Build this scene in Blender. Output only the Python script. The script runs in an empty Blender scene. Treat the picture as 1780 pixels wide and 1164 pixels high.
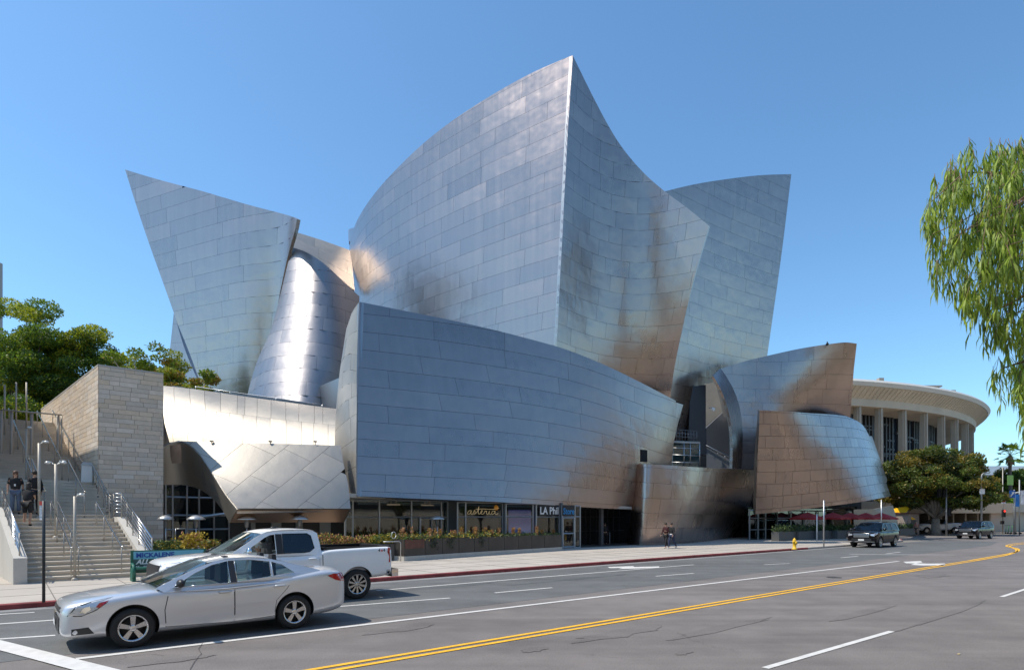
import bpy, bmesh, math, random
import numpy as np
from mathutils import Vector, Matrix
R = math.radians
SC = bpy.context.scene
COL = SC.collection
rng = random.Random(7)

# ------------------------------------------------------------ camera, sky, sun, exposure
F, U0, V0, CH = 1040.0, 890.0, 900.0, 2.2
cam = bpy.data.cameras.new('camera')
cam.sensor_width = 36.0
cam.lens = F / 1780.0 * 36.0
cam.shift_y = (V0 - 582.0) / 1780.0
cam.clip_start = 0.1
cam.clip_end = 6000
camo = bpy.data.objects.new('camera', cam)
COL.objects.link(camo)
camo.location = (0, 0, CH)
camo.rotation_euler = (R(90), 0, 0)
SC.camera = camo

SUN_EL, SUN_AZ = 59.0, 262.0          # azimuth clockwise from +Y
world = bpy.data.worlds.new('World')
SC.world = world
world.use_nodes = True
nt = world.node_tree
sky = nt.nodes.new('ShaderNodeTexSky')
sky.sky_type = 'NISHITA'
sky.sun_disc = False
sky.sun_elevation = R(SUN_EL)
sky.sun_rotation = R(SUN_AZ)
sky.altitude = 0
sky.air_density = 1.0
sky.dust_density = 0.45
sky.ozone_density = 1.6
wb = nt.nodes.new('ShaderNodeMix')          # the photograph's white balance: one even factor for the whole sky
wb.data_type = 'RGBA'; wb.blend_type = 'MULTIPLY'; wb.inputs[0].default_value = 1.0
wb.inputs[7].default_value = (0.72, 0.99, 1.10, 1)
nt.links.new(sky.outputs[0], wb.inputs[6])
nt.links.new(wb.outputs[2], nt.nodes['Background'].inputs[0])
nt.nodes['Background'].inputs[1].default_value = 0.15
sl = bpy.data.lights.new('sun', 'SUN')
sl.energy = 3.7
sl.angle = R(0.53)
sl.color = (1.0, 0.93, 0.82)
so = bpy.data.objects.new('sun', sl)
COL.objects.link(so)
sd = Vector((math.sin(R(SUN_AZ)) * math.cos(R(SUN_EL)), math.cos(R(SUN_AZ)) * math.cos(R(SUN_EL)), math.sin(R(SUN_EL))))
so.rotation_euler = sd.to_track_quat('Z', 'Y').to_euler()
so.location = (0, 0, 80)
SC.view_settings.view_transform = 'Standard'
SC.view_settings.look = 'None'
SC.view_settings.exposure = 0.36
SC.view_settings.gamma = 1.0

# ------------------------------------------------------------ frames of reference
DX, DY = 0.7655, 0.6435               # direction of the street; the other axis runs into the site
TH = math.atan2(DY, DX)
def SF(a, b, z=0.0):
    return Vector((DX * a - DY * b, DY * a + DX * b, z))
def ray(u, v, Y):
    return Vector(((u - U0) / F * Y, Y, CH + (V0 - v) / F * Y))
def rz(u, Y, z):
    return Vector(((u - U0) / F * Y, Y, z))
def rb(u, v, b):
    return ray(u, v, b / (DX - DY * (u - U0) / F))
def gnd(u, v, z=0.0):
    return ray(u, v, (CH - z) * F / (v - V0))
def ab(p):
    return (DX * p[0] + DY * p[1], -DY * p[0] + DX * p[1])

# ------------------------------------------------------------ object helpers
def link(o, parent=None):
    COL.objects.link(o)
    if parent is not None:
        o.parent = parent
    return o
def tag(o, label=None, cat=None, group=None, kind=None):
    if label: o['label'] = label
    if cat: o['category'] = cat
    if group: o['group'] = group
    if kind: o['kind'] = kind
    return o
def thing(name, label, cat, loc=(0, 0, 0), rot=0.0, group=None):
    o = bpy.data.objects.new(name, None)
    o.empty_display_size = 0.3
    o.location = loc
    o.rotation_euler = (0, 0, rot)
    COL.objects.link(o)
    return tag(o, label, cat, group)
def copy_tree(o, loc=None, rot=None, label=None, parent=None):
    c = o.copy()
    COL.objects.link(c)
    c.parent = parent
    if loc is not None: c.location = loc
    if rot is not None: c.rotation_euler = (0, 0, rot)
    if label: c['label'] = label
    for ch in KIDS.get(o.name, []) or [x for x in o.children]:
        copy_tree(ch, parent=c)
    return c
KIDS = {}

class MB:
    """collects vertices and faces, several shapes joined into one mesh"""
    def __init__(s):
        s.v, s.f, s.sm = [], [], []
    def add(s, vs, fs, smooth=False):
        n = len(s.v)
        s.v += [tuple(p) for p in vs]
        s.f += [tuple(i + n for i in q) for q in fs]
        s.sm += [smooth] * len(fs)
        return s
    def box(s, c, d, rot=0.0, taper=1.0, tilt=None):
        hx, hy, hz = d[0] / 2, d[1] / 2, d[2] / 2
        pts = []
        for z, k in ((-hz, 1.0), (hz, taper)):
            for x, y in ((-hx, -hy), (hx, -hy), (hx, hy), (-hx, hy)):
                pts.append(Vector((x * k, y * k, z)))
        m = Matrix.Rotation(rot, 4, 'Z')
        if tilt is not None: m = tilt.to_4x4()
        pts = [m @ p + Vector(c) for p in pts]
        return s.add(pts, [(0, 3, 2, 1), (4, 5, 6, 7), (0, 1, 5, 4), (1, 2, 6, 5), (2, 3, 7, 6), (3, 0, 4, 7)])
    def boxz(s, x0, x1, y0, y1, z0, z1):
        return s.box(((x0 + x1) / 2, (y0 + y1) / 2, (z0 + z1) / 2), (abs(x1 - x0), abs(y1 - y0), abs(z1 - z0)))
    def quad(s, a, b, c, d):
        return s.add([a, b, c, d], [(0, 1, 2, 3)])
    def slab(s, pts, thick):
        """flat polygon with thickness; thick is a vector"""
        n = len(pts); t = Vector(thick)
        vs = [Vector(p) for p in pts] + [Vector(p) + t for p in pts]
        fs = [tuple(range(n)), tuple(range(2 * n - 1, n - 1, -1))]
        fs += [(i, i + n, (i + 1) % n + n, (i + 1) % n) for i in range(n)]
        return s.add(vs, fs)
    def tube(s, pts, r, n=8, caps=True, smooth=True):
        pts = [Vector(p) for p in pts]
        rs = r if isinstance(r, (list, tuple)) else [r] * len(pts)
        vs, fs = [], []
        prev = None
        for i, p in enumerate(pts):
            t = (pts[min(i + 1, len(pts) - 1)] - pts[max(i - 1, 0)]).normalized()
            if prev is None:
                a = Vector((0, 0, 1)) if abs(t.z) < 0.9 else Vector((1, 0, 0))
                x = t.cross(a).normalized()
            else:
                x = (prev - t * prev.dot(t)).normalized()
            prev = x
            y = t.cross(x)
            for k in range(n):
                an = 2 * math.pi * k / n
                vs.append(p + (x * math.cos(an) + y * math.sin(an)) * rs[i])
        for i in range(len(pts) - 1):
            for k in range(n):
                fs.append((i * n + k, i * n + (k + 1) % n, (i + 1) * n + (k + 1) % n, (i + 1) * n + k))
        s.add(vs, fs, smooth)
        if caps:
            m = len(pts) - 1
            base = len(s.v) - len(vs)
            s.f.append(tuple(base + k for k in range(n - 1, -1, -1))); s.sm.append(False)
            s.f.append(tuple(base + m * n + k for k in range(n))); s.sm.append(False)
        return s
    def lathe(s, prof, c=(0, 0, 0), n=16, axis='Z', smooth=True):
        vs, fs = [], []
        for r_, h in prof:
            for k in range(n):
                an = 2 * math.pi * k / n
                x, y = r_ * math.cos(an), r_ * math.sin(an)
                p = (x, y, h) if axis == 'Z' else ((x, h, y) if axis == 'Y' else (h, x, y))
                vs.append(Vector(p) + Vector(c))
        for i in range(len(prof) - 1):
            for k in range(n):
                q = (i * n + k, i * n + (k + 1) % n, (i + 1) * n + (k + 1) % n, (i + 1) * n + k)
                fs.append(q if axis != 'Y' else q[::-1])
        return s.add(vs, fs, smooth)
    def blob(s, c, r, seg=8, rings=6, jitter=0.0, rnd=None):
        vs, fs = [], []
        rx, ry, rz_ = r if isinstance(r, (tuple, list)) else (r, r, r)
        for i in range(rings + 1):
            ph = math.pi * i / rings
            for k in range(seg):
                an = 2 * math.pi * k / seg
                j = 1 + (rnd.uniform(-jitter, jitter) if rnd else 0)
                vs.append((c[0] + rx * j * math.sin(ph) * math.cos(an), c[1] + ry * j * math.sin(ph) * math.sin(an), c[2] + rz_ * j * math.cos(ph)))
        for i in range(rings):
            for k in range(seg):
                fs.append((i * seg + k, (i + 1) * seg + k, (i + 1) * seg + (k + 1) % seg, i * seg + (k + 1) % seg))
        return s.add(vs, fs, True)
    def mesh(s, name, m=None):
        me = bpy.data.meshes.new(name)
        me.from_pydata(s.v, [], s.f)
        me.polygons.foreach_set('use_smooth', s.sm)
        if m: me.materials.append(m)
        me.update()
        return me
    def build(s, name, m=None, parent=None, kind=None, label=None):
        o = bpy.data.objects.new(name, s.mesh(name, m))
        link(o, parent)
        if kind: o['kind'] = kind
        if label: o['label'] = label
        return o
def fix_normals(me):
    bm = bmesh.new(); bm.from_mesh(me)
    bmesh.ops.remove_doubles(bm, verts=bm.verts, dist=1e-5)
    bmesh.ops.recalc_face_normals(bm, faces=bm.faces)
    bm.to_mesh(me); bm.free()

# ------------------------------------------------------------ materials
MATS = {}
def mat(name, col, rough=0.6, metal=0.0, var=0.0, scale=3.0, bump=0.0, bscale=40.0, spec=0.5, coat=0.0,
        alpha=None, stretch=None, col2=None, trans=0.0, emit=None, detail=5.0, coords='Object', rvar=0.0):
    if name in MATS: return MATS[name]
    m = bpy.data.materials.new(name)
    m.use_nodes = True
    n = m.node_tree.nodes; l = m.node_tree.links
    b = n['Principled BSDF']
    b.inputs['Base Color'].default_value = (*col, 1)
    b.inputs['Roughness'].default_value = rough
    b.inputs['Metallic'].default_value = metal
    b.inputs['Specular IOR Level'].default_value = spec
    b.inputs['Coat Weight'].default_value = coat
    b.inputs['Coat Roughness'].default_value = 0.04
    b.inputs['Transmission Weight'].default_value = trans
    if emit:
        b.inputs['Emission Color'].default_value = (*emit[0], 1)
        b.inputs['Emission Strength'].default_value = emit[1]
    if var or bump or col2 or rvar:
        tc = n.new('ShaderNodeTexCoord')
        mp = n.new('ShaderNodeMapping')
        if stretch: mp.inputs['Scale'].default_value = stretch
        l.new(tc.outputs[coords], mp.inputs[0])
        if var or col2 or rvar:
            no = n.new('ShaderNodeTexNoise'); no.inputs['Scale'].default_value = scale
            no.inputs['Detail'].default_value = detail; no.inputs['Roughness'].default_value = 0.62
            l.new(mp.outputs[0], no.inputs['Vector'])
            if var or col2:
                cr = n.new('ShaderNodeValToRGB')
                cr.color_ramp.elements[0].position = 0.32; cr.color_ramp.elements[1].position = 0.68
                c2 = col2 or col
                cr.color_ramp.elements[0].color = (*[max(0, x * (1 - var)) for x in col], 1)
                cr.color_ramp.elements[1].color = (*[min(1, x * (1 + var)) for x in c2], 1)
                l.new(no.outputs[0], cr.inputs[0]); l.new(cr.outputs[0], b.inputs['Base Color'])
            if rvar:
                mr = n.new('ShaderNodeMapRange'); mr.inputs['To Min'].default_value = rough - rvar; mr.inputs['To Max'].default_value = rough + rvar
                l.new(no.outputs[0], mr.inputs[0]); l.new(mr.outputs[0], b.inputs['Roughness'])
        if bump:
            nb = n.new('ShaderNodeTexNoise'); nb.inputs['Scale'].default_value = bscale; nb.inputs['Detail'].default_value = 4
            l.new(mp.outputs[0], nb.inputs['Vector'])
            bp = n.new('ShaderNodeBump'); bp.inputs['Strength'].default_value = bump; bp.inputs['Distance'].default_value = 0.02
            l.new(nb.outputs[0], bp.inputs['Height']); l.new(bp.outputs[0], b.inputs['Normal'])
    MATS[name] = m
    return m

def glass_mat(name, tint, rough=0.02, dark=0.55, k=0.85):
    """architectural and car glazing: clear coat over a tinted, partly see-through sheet"""
    if name in MATS: return MATS[name]
    m = bpy.data.materials.new(name); m.use_nodes = True
    n = m.node_tree.nodes; l = m.node_tree.links
    n.remove(n['Principled BSDF'])
    out = n['Material Output']
    tr = n.new('ShaderNodeBsdfTransparent'); tr.inputs[0].default_value = (*tint, 1)
    gl = n.new('ShaderNodeBsdfGlossy'); gl.inputs['Roughness'].default_value = rough; gl.inputs['Color'].default_value = (0.95, 0.97, 1, 1)
    lw = n.new('ShaderNodeLayerWeight'); lw.inputs[0].default_value = 0.5
    fr = n.new('ShaderNodeMath'); fr.operation = 'POWER'; fr.inputs[1].default_value = 5.0
    l.new(lw.outputs['Facing'], fr.inputs[0])
    mp = n.new('ShaderNodeMath'); mp.operation = 'MULTIPLY_ADD'; mp.inputs[1].default_value = k; mp.inputs[2].default_value = 0.06; mp.use_clamp = True
    mx = n.new('ShaderNodeMixShader')
    l.new(fr.outputs[0], mp.inputs[0]); l.new(mp.outputs[0], mx.inputs[0])
    l.new(tr.outputs[0], mx.inputs[1]); l.new(gl.outputs[0], mx.inputs[2]); l.new(mx.outputs[0], out.inputs[0])
    MATS[name] = m
    return m

def steel_mat(name, col, rough, warm=0.0, tonev=0.18, rv=0.10, wav=0.05):
    """brushed stainless cladding; every panel carries its own finish in the 'tone' attribute"""
    if name in MATS: return MATS[name]
    m = bpy.data.materials.new(name); m.use_nodes = True
    n = m.node_tree.nodes; l = m.node_tree.links
    b = n['Principled BSDF']; b.inputs['Metallic'].default_value = 1.0
    at = n.new('ShaderNodeAttribute'); at.attribute_name = 'tone'
    tc = n.new('ShaderNodeTexCoord'); mp = n.new('ShaderNodeMapping'); mp.inputs['Scale'].default_value = (1.3, 1.3, 0.10)
    l.new(tc.outputs['Object'], mp.inputs[0])
    n1 = n.new('ShaderNodeTexNoise'); n1.inputs['Scale'].default_value = 1.6; n1.inputs['Detail'].default_value = 6
    l.new(mp.outputs[0], n1.inputs['Vector'])
    # colour = col * (1 + (tone-.5)*tonev + (noise-.5)*.12)
    a1 = n.new('ShaderNodeMath'); a1.operation = 'MULTIPLY_ADD'; a1.inputs[1].default_value = tonev; a1.inputs[2].default_value = 1 - tonev / 2
    l.new(at.outputs['Fac'], a1.inputs[0])
    a2 = n.new('ShaderNodeMath'); a2.operation = 'MULTIPLY_ADD'; a2.inputs[1].default_value = 0.16; a2.inputs[2].default_value = -0.08
    l.new(n1.outputs[0], a2.inputs[0])
    a3 = n.new('ShaderNodeMath'); a3.operation = 'ADD'; l.new(a1.outputs[0], a3.inputs[0]); l.new(a2.outputs[0], a3.inputs[1])
    vm = n.new('ShaderNodeVectorMath'); vm.operation = 'SCALE'; vm.inputs[0].default_value = col
    l.new(a3.outputs[0], vm.inputs['Scale']); l.new(vm.outputs[0], b.inputs['Base Color'])
    r1 = n.new('ShaderNodeMath'); r1.operation = 'MULTIPLY_ADD'; r1.inputs[1].default_value = rv; r1.inputs[2].default_value = rough - rv / 2
    l.new(at.outputs['Fac'], r1.inputs[0])
    r2 = n.new('ShaderNodeMath'); r2.operation = 'MULTIPLY_ADD'; r2.inputs[1].default_value = 0.10; 
    l.new(n1.outputs[0], r2.inputs[0]); l.new(r1.outputs[0], r2.inputs[2]); l.new(r2.outputs[0], b.inputs['Roughness'])
    # oil canning: very shallow large waves, and a faint vertical grain
    n2 = n.new('ShaderNodeTexNoise'); n2.inputs['Scale'].default_value = 0.55; n2.inputs['Detail'].default_value = 2
    l.new(tc.outputs['Object'], n2.inputs['Vector'])
    bp = n.new('ShaderNodeBump'); bp.inputs['Strength'].default_value = wav * 6; bp.inputs['Distance'].default_value = 0.12
    l.new(n2.outputs[0], bp.inputs['Height'])
    mp2 = n.new('ShaderNodeMapping'); mp2.inputs['Scale'].default_value = (7, 7, 0.25)
    l.new(tc.outputs['Object'], mp2.inputs[0])
    n3 = n.new('ShaderNodeTexNoise'); n3.inputs['Scale'].default_value = 1.2; n3.inputs['Detail'].default_value = 3
    l.new(mp2.outputs[0], n3.inputs['Vector'])
    bp2 = n.new('ShaderNodeBump'); bp2.inputs['Strength'].default_value = 0.10; bp2.inputs['Distance'].default_value = 0.03
    l.new(n3.outputs[0], bp2.inputs['Height']); l.new(bp.outputs[0], bp2.inputs['Normal'])
    l.new(bp2.outputs[0], b.inputs['Normal'])
    MATS[name] = m
    return m

# ------------------------------------------------------------ trimmed spline surfaces
def spline_basis(kn):
    """natural cubic spline through knots: returns f(x)->weights (len(x), n)"""
    kn = np.asarray(kn, float); n = len(kn)
    if n == 2:
        def f2(x):
            x = np.atleast_1d(x); w = (x - kn[0]) / (kn[1] - kn[0])
            return np.stack([1 - w, w], -1)
        return f2
    h = np.diff(kn)
    A = np.zeros((n, n)); B = np.zeros((n, n)); A[0, 0] = A[-1, -1] = 1
    for i in range(1, n - 1):
        A[i, i - 1] = h[i - 1]; A[i, i] = 2 * (h[i - 1] + h[i]); A[i, i + 1] = h[i]
        B[i, i - 1] = 6 / h[i - 1]; B[i, i] = -6 / h[i - 1] - 6 / h[i]; B[i, i + 1] = 6 / h[i]
    M = np.linalg.solve(A, B)
    I = np.eye(n)
    def f(x):
        x = np.atleast_1d(np.asarray(x, float))
        i = np.clip(np.searchsorted(kn, x, 'right') - 1, 0, n - 2)
        hi = h[i]; xc = np.clip(x, kn[0], kn[-1])
        a = ((kn[i + 1] - xc) / hi)[:, None]; b = ((xc - kn[i]) / hi)[:, None]; hh = (hi ** 2)[:, None]
        W = a * I[i] + b * I[i + 1] + ((a ** 3 - a) * M[i] + (b ** 3 - b) * M[i + 1]) * hh / 6
        ex = (x - xc)[:, None]
        if np.any(ex != 0):
            d = (I[i + 1] - I[i]) / hi[:, None] + ((-(3 * a ** 2 - 1)) * M[i] + (3 * b ** 2 - 1) * M[i + 1]) * hi[:, None] / 6
            W = W + ex * d
        return W
    return f

class Surf:
    def __init__(s, rows, sk=None, tk=None):
        s.C = np.array([[tuple(p) for p in r] for r in rows], float)
        s.nt, s.ns = s.C.shape[:2]
        if sk is None:
            mid = s.C[s.nt // 2]
            sk = np.concatenate([[0], np.cumsum(np.linalg.norm(np.diff(mid, axis=0), axis=1))])
        if tk is None:
            mid = s.C[:, s.ns // 2]
            tk = np.concatenate([[0], np.cumsum(np.linalg.norm(np.diff(mid, axis=0), axis=1))])
        s.sk, s.tk = list(sk), list(tk)
        s.bs, s.bt = spline_basis(sk), spline_basis(tk)
        s.S, s.T = float(sk[-1]), float(tk[-1])
    def ev(s, p):
        p = np.atleast_2d(p)
        ws, wt = s.bs(p[:, 0]), s.bt(p[:, 1])
        return np.einsum('ni,nj,ijk->nk', wt, ws, s.C)
    def nrm(s, p, e=0.02):
        p = np.atleast_2d(p)
        du = s.ev(p + [e, 0]) - s.ev(p - [e, 0]); dv = s.ev(p + [0, e]) - s.ev(p - [0, e])
        n = np.cross(du, dv)
        n /= np.linalg.norm(n, axis=1)[:, None] + 1e-12
        return n
    def facing(s):
        c = np.array([[s.S / 2, s.T / 2]])
        n = s.nrm(c)[0]; p = s.ev(c)[0]
        return 1.0 if np.dot(n, np.array([0, 0, CH]) - p) > 0 else -1.0
    def invert(s, uv):
        """photo directions -> surface parameters"""
        gs, gt = np.meshgrid(np.linspace(-0.1 * s.S, s.S * 1.1, 40), np.linspace(-0.1 * s.T, s.T * 1.1, 40))
        g = np.stack([gs.ravel(), gt.ravel()], 1)
        def px(p):
            q = s.ev(p)
            return np.stack([U0 + F * q[:, 0] / q[:, 1], V0 - F * (q[:, 2] - CH) / q[:, 1]], 1)
        pg = px(g); out = []
        for w in uv:
            w = np.array(w, float)
            x = g[np.argmin(((pg - w) ** 2).sum(1))].copy()
            for _ in range(12):
                r = px(x[None])[0] - w
                if np.abs(r).max() < 0.01: break
                e = 0.01
                J = np.stack([(px((x + [e, 0])[None])[0] - px(x[None])[0]) / e, (px((x + [0, e])[None])[0] - px(x[None])[0]) / e], 1)
                try: dx = np.linalg.solve(J.T @ J + 1e-6 * np.eye(2), J.T @ r)
                except Exception: break
                m = np.abs(dx).max()
                if m > 3: dx *= 3 / m
                x = x - dx
            out.append(tuple(x))
        return out

def clip_rect(poly, x0, x1, y0, y1):
    def cl(pts, ax, lim, sgn):
        out = []
        n = len(pts)
        for i in range(n):
            a, b = pts[i], pts[(i + 1) % n]
            ia, ib = (a[ax] - lim) * sgn >= 0, (b[ax] - lim) * sgn >= 0
            if ia: out.append(a)
            if ia != ib:
                t = (lim - a[ax]) / (b[ax] - a[ax])
                q = [a[0] + (b[0] - a[0]) * t, a[1] + (b[1] - a[1]) * t]; q[ax] = lim
                out.append(tuple(q))
        return out
    for ax, lim, sgn in ((0, x0, 1), (0, x1, -1), (1, y0, 1), (1, y1, -1)):
        poly = cl(poly, ax, lim, sgn)
        if len(poly) < 3: return []
    # drop repeated points
    out = []
    for p in poly:
        if not out or abs(p[0] - out[-1][0]) + abs(p[1] - out[-1][1]) > 1e-5: out.append(p)
    if len(out) > 2 and abs(out[0][0] - out[-1][0]) + abs(out[0][1] - out[-1][1]) < 1e-5: out.pop()
    return out if len(out) > 2 else []
def area2(p):
    return 0.5 * sum(p[i][0] * p[(i + 1) % len(p)][1] - p[(i + 1) % len(p)][0] * p[i][1] for i in range(len(p)))
def densify(poly, step):
    out = []
    for i in range(len(poly)):
        a, b = poly[i], poly[(i + 1) % len(poly)]
        k = max(1, int(math.hypot(b[0] - a[0], b[1] - a[1]) / step))
        out += [(a[0] + (b[0] - a[0]) * j / k, a[1] + (b[1] - a[1]) * j / k) for j in range(k)]
    return out
def smooth_line(pts, k=4):
    """catmull-rom through pixel points (open)"""
    out = []
    P_ = [np.array(p, float) for p in pts]
    for i in range(len(P_) - 1):
        p0 = P_[max(i - 1, 0)]; p1 = P_[i]; p2 = P_[i + 1]; p3 = P_[min(i + 2, len(P_) - 1)]
        for j in range(k):
            t = j / k
            out.append(tuple(0.5 * ((2 * p1) + (-p0 + p2) * t + (2 * p0 - 5 * p1 + 4 * p2 - p3) * t * t + (-p0 + 3 * p1 - 3 * p2 + p3) * t ** 3)))
    out.append(tuple(P_[-1]))
    return out
# ------------------------------------------------------------ concert hall
STEEL = steel_mat('brushed_steel', (0.43, 0.352, 0.320), 0.25, tonev=0.09, rv=0.07, wav=0.09)
STEEL_M = steel_mat('matte_steel', (0.42, 0.385, 0.335), 0.48, tonev=0.10)
SATIN = steel_mat('satin_steel', (0.36, 0.335, 0.33), 0.38, tonev=0.09)
SEAM = mat('seam_steel', (0.30, 0.25, 0.23), 0.35, 1.0)
RIM = mat('edge_steel', (0.42, 0.41, 0.40), 0.4, 1.0)
STONE = mat('sandstone', (0.44, 0.385, 0.315), 0.85, var=0.13, scale=1.3, bump=0.25, bscale=9)
CONC = mat('concrete', (0.42, 0.40, 0.365), 0.85, var=0.10, scale=0.8, bump=0.15, bscale=14)
CONC_P = mat('pale_concrete', (0.50, 0.475, 0.43), 0.85, var=0.08, scale=0.6, bump=0.15, bscale=20)
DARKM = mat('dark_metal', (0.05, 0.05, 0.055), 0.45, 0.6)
BLACK = mat('black_interior', (0.012, 0.012, 0.013), 0.9)
ALU = mat('aluminium', (0.52, 0.53, 0.54), 0.35, 0.9)
GLASS = glass_mat('store_glass', (0.55, 0.60, 0.60))
GLASS_T = glass_mat('teal_glass', (0.35, 0.45, 0.47))

hall = thing('concert_hall', 'concert hall of curving brushed stainless steel sails above a glazed street level', 'building', SF(20, 40, 0))
HALL_PANELS = []

def put(me, name, parent, base, kind=None, label=None):
    """link a mesh whose coordinates are world ones under a parent without moving it"""
    o = bpy.data.objects.new(name, me)
    COL.objects.link(o); o.parent = parent
    if parent is hall: o.matrix_parent_inverse = Matrix.Translation(-Vector(base))
    if kind: o['kind'] = kind
    if label: o['label'] = label
    return o
HB = SF(20, 40, 0)

def cells(poly, ds, dt):
    xs = [p[0] for p in poly]; ys = [p[1] for p in poly]
    x0, x1, y0, y1 = min(xs), max(xs), min(ys), max(ys)
    nx = max(1, math.ceil((x1 - x0) / ds)); ny = max(1, math.ceil((y1 - y0) / dt))
    out = []
    for i in range(nx):
        for j in range(ny):
            q = clip_rect(poly, x0 + (x1 - x0) * i / nx, x0 + (x1 - x0) * (i + 1) / nx, y0 + (y1 - y0) * j / ny, y0 + (y1 - y0) * (j + 1) / ny)
            if q and abs(area2(q)) > 1e-4: out.append(q)
    return out

def shell(sf, poly, name, thick=0.45, front=0.0, m_front=None, m_back=None, label=None, cell=1.4, parent=None):
    sg = sf.facing()
    vs, fs, mi = [], [], []
    cl = cells(poly, cell, cell)
    pts = np.array([p for q in cl for p in q])
    P3 = sf.ev(pts); N3 = sf.nrm(pts) * sg
    off = 0
    A = P3 + N3 * (front - 0.17); B = P3 - N3 * thick
    vs = [tuple(p) for p in A] + [tuple(p) for p in B]
    n = len(pts)
    for q in cl:
        idx = list(range(off, off + len(q))); off += len(q)
        ccw = area2(q) > 0
        # param orientation: cross(ds,dt) = nrm ; want outward = sg*nrm
        f = idx if (ccw == (sg > 0)) else idx[::-1]
        fs.append(tuple(f)); mi.append(0)
        fs.append(tuple(i + n for i in f[::-1])); mi.append(1)
    dp = np.array(densify(poly, 0.7))
    E = sf.ev(dp); N = sf.nrm(dp) * sg
    b0 = len(vs); k = len(dp)
    vs += [tuple(p) for p in E + N * (front + 0.02)] + [tuple(p) for p in E - N * thick]
    for i in range(k):
        j = (i + 1) % k
        fs.append((b0 + i, b0 + j, b0 + k + j, b0 + k + i)); mi.append(1)
    me = bpy.data.meshes.new(name)
    me.from_pydata(vs, [], fs)
    me.materials.append(m_front or SEAM); me.materials.append(m_back or RIM)
    me.polygons.foreach_set('material_index', mi)
    me.update()
    return put(me, name, parent or hall, HB, label=label)

def panel_mesh(sf, quads, sg, tone, off=0.035, tilt=(0, 0, 0), depth=0.20):
    """quads: convex cells (param polygons) that make up one panel"""
    key = {}; pts = []; fl = []
    for q in quads:
        f = []
        for p in q:
            kk = (round(p[0], 4), round(p[1], 4))
            if kk not in key: key[kk] = len(pts); pts.append(p)
            if key[kk] not in f: f.append(key[kk])
        if len(f) > 2 and f[0] == f[-1]: f.pop()
        if len(set(f)) > 2: fl.append((f, area2([pts[i] for i in f]) > 0))
    if not fl: return None
    A = np.array(pts)
    P3 = sf.ev(A); N3 = sf.nrm(A) * sg
    V = P3 + N3 * off
    n = len(pts)
    faces = []; norms = []
    cen = P3.mean(axis=0); Nt = N3 + np.array(tilt) + (P3 - cen) * (0.004 + 0.010 * tone); Nt /= np.linalg.norm(Nt, axis=1)[:, None]
    edges = {}
    for f, ccw in fl:
        g = f if (ccw == (sg > 0)) else f[::-1]
        faces.append(tuple(g)); norms += [tuple(Nt[i]) for i in g]
        for i in range(len(g)):
            e = (g[i], g[(i + 1) % len(g)])
            if (e[1], e[0]) in edges: del edges[(e[1], e[0])]
            else: edges[e] = 1
    Bk = P3 + N3 * (off - depth)
    V = np.concatenate([V, Bk])
    for (i, j) in edges:
        faces.append((j, i, i + n, j + n))
        a, b, c = V[j], V[i], V[i + n]
        nn = np.cross(b - a, c - a); nn /= np.linalg.norm(nn) + 1e-9
        norms += [tuple(nn)] * 4
    return [tuple(p) for p in V], faces, norms, tone

def mesh_from(plist, name, mats):
    """plist: (verts, faces, norms, tone, material index)"""
    vs, fs, nn, tn, mi = [], [], [], [], []
    for (v, f, n, t, k) in plist:
        b = len(vs); vs += v
        fs += [tuple(i + b for i in q) for q in f]
        nn += n; tn += [t] * len(v); mi += [k] * len(f)
    me = bpy.data.meshes.new(name)
    me.from_pydata(vs, [], fs)
    for m in mats: me.materials.append(m)
    me.polygons.foreach_set('material_index', mi)
    me.polygons.foreach_set('use_smooth', [True] * len(fs))
    a = me.attributes.new('tone', 'FLOAT', 'POINT'); a.data.foreach_set('value', tn)
    me.update()
    if me.validate(): print('mesh repaired', name)
    if len(nn) == len(me.loops): me.normals_split_custom_set(nn)
    else: print('normals skipped', name)
    return me

def clad(name, sf, outline, courses, width, m=0, label=None, thick=0.45, gap=0.016, jit=0.006, seedv=1, sub=1.3, toned=0.5, par=None, stag=0.5, back=None, slant=0.0, front=0.0):
    """shell + courses of separate panels, trimmed by the outline seen in the photo"""
    rn = random.Random(seedv)
    poly = sf.invert(outline) if outline else [(0, 0), (sf.S, 0), (sf.S, sf.T), (0, sf.T)]
    sg = sf.facing()
    sh = shell(sf, poly, name, thick, label=label, m_back=back)
    xs = [p[0] for p in poly]; ys = [p[1] for p in poly]
    t0, t1 = min(ys), max(ys)
    tl = courses if isinstance(courses, (list, tuple)) else [sf.T * k / courses for k in range(-3, courses + 4)]
    for j in range(len(tl) - 1):
        a, b = tl[j], tl[j + 1]
        if b < t0 or a > t1: continue
        x = min(xs) - width * (((j % 2) * stag) + rn.uniform(0, 0.25)) - 0.01
        while x < max(xs):
            w = width * rn.uniform(0.85, 1.15)
            if rn.random() < 0.15: w *= 0.55
            q = clip_rect(poly, x + gap / 2, x + w - gap / 2, a + gap / 2, b - gap / 2)
            x += w
            if not q or abs(area2(q)) < 0.05: continue
            tone = min(1, max(0, rn.gauss(toned, 0.25)))
            tilt = (rn.gauss(0, jit), rn.gauss(0, jit), rn.gauss(0, jit))
            pm = panel_mesh(sf, cells(q, sub, min(1.1 * (b - a), sub * 0.8)), sg, tone, tilt=tilt)
            if pm is None: continue
            # screen size
            c = np.array(pm[0][:max(3, len(pm[0]) // 2)]); px = U0 + F * c[:, 0] / c[:, 1]; py = V0 - F * (c[:, 2] - CH) / c[:, 1]
            HALL_PANELS.append(((px.max() - px.min()) * (py.max() - py.min()), sh, pm, m))
    return sh, poly

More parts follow.
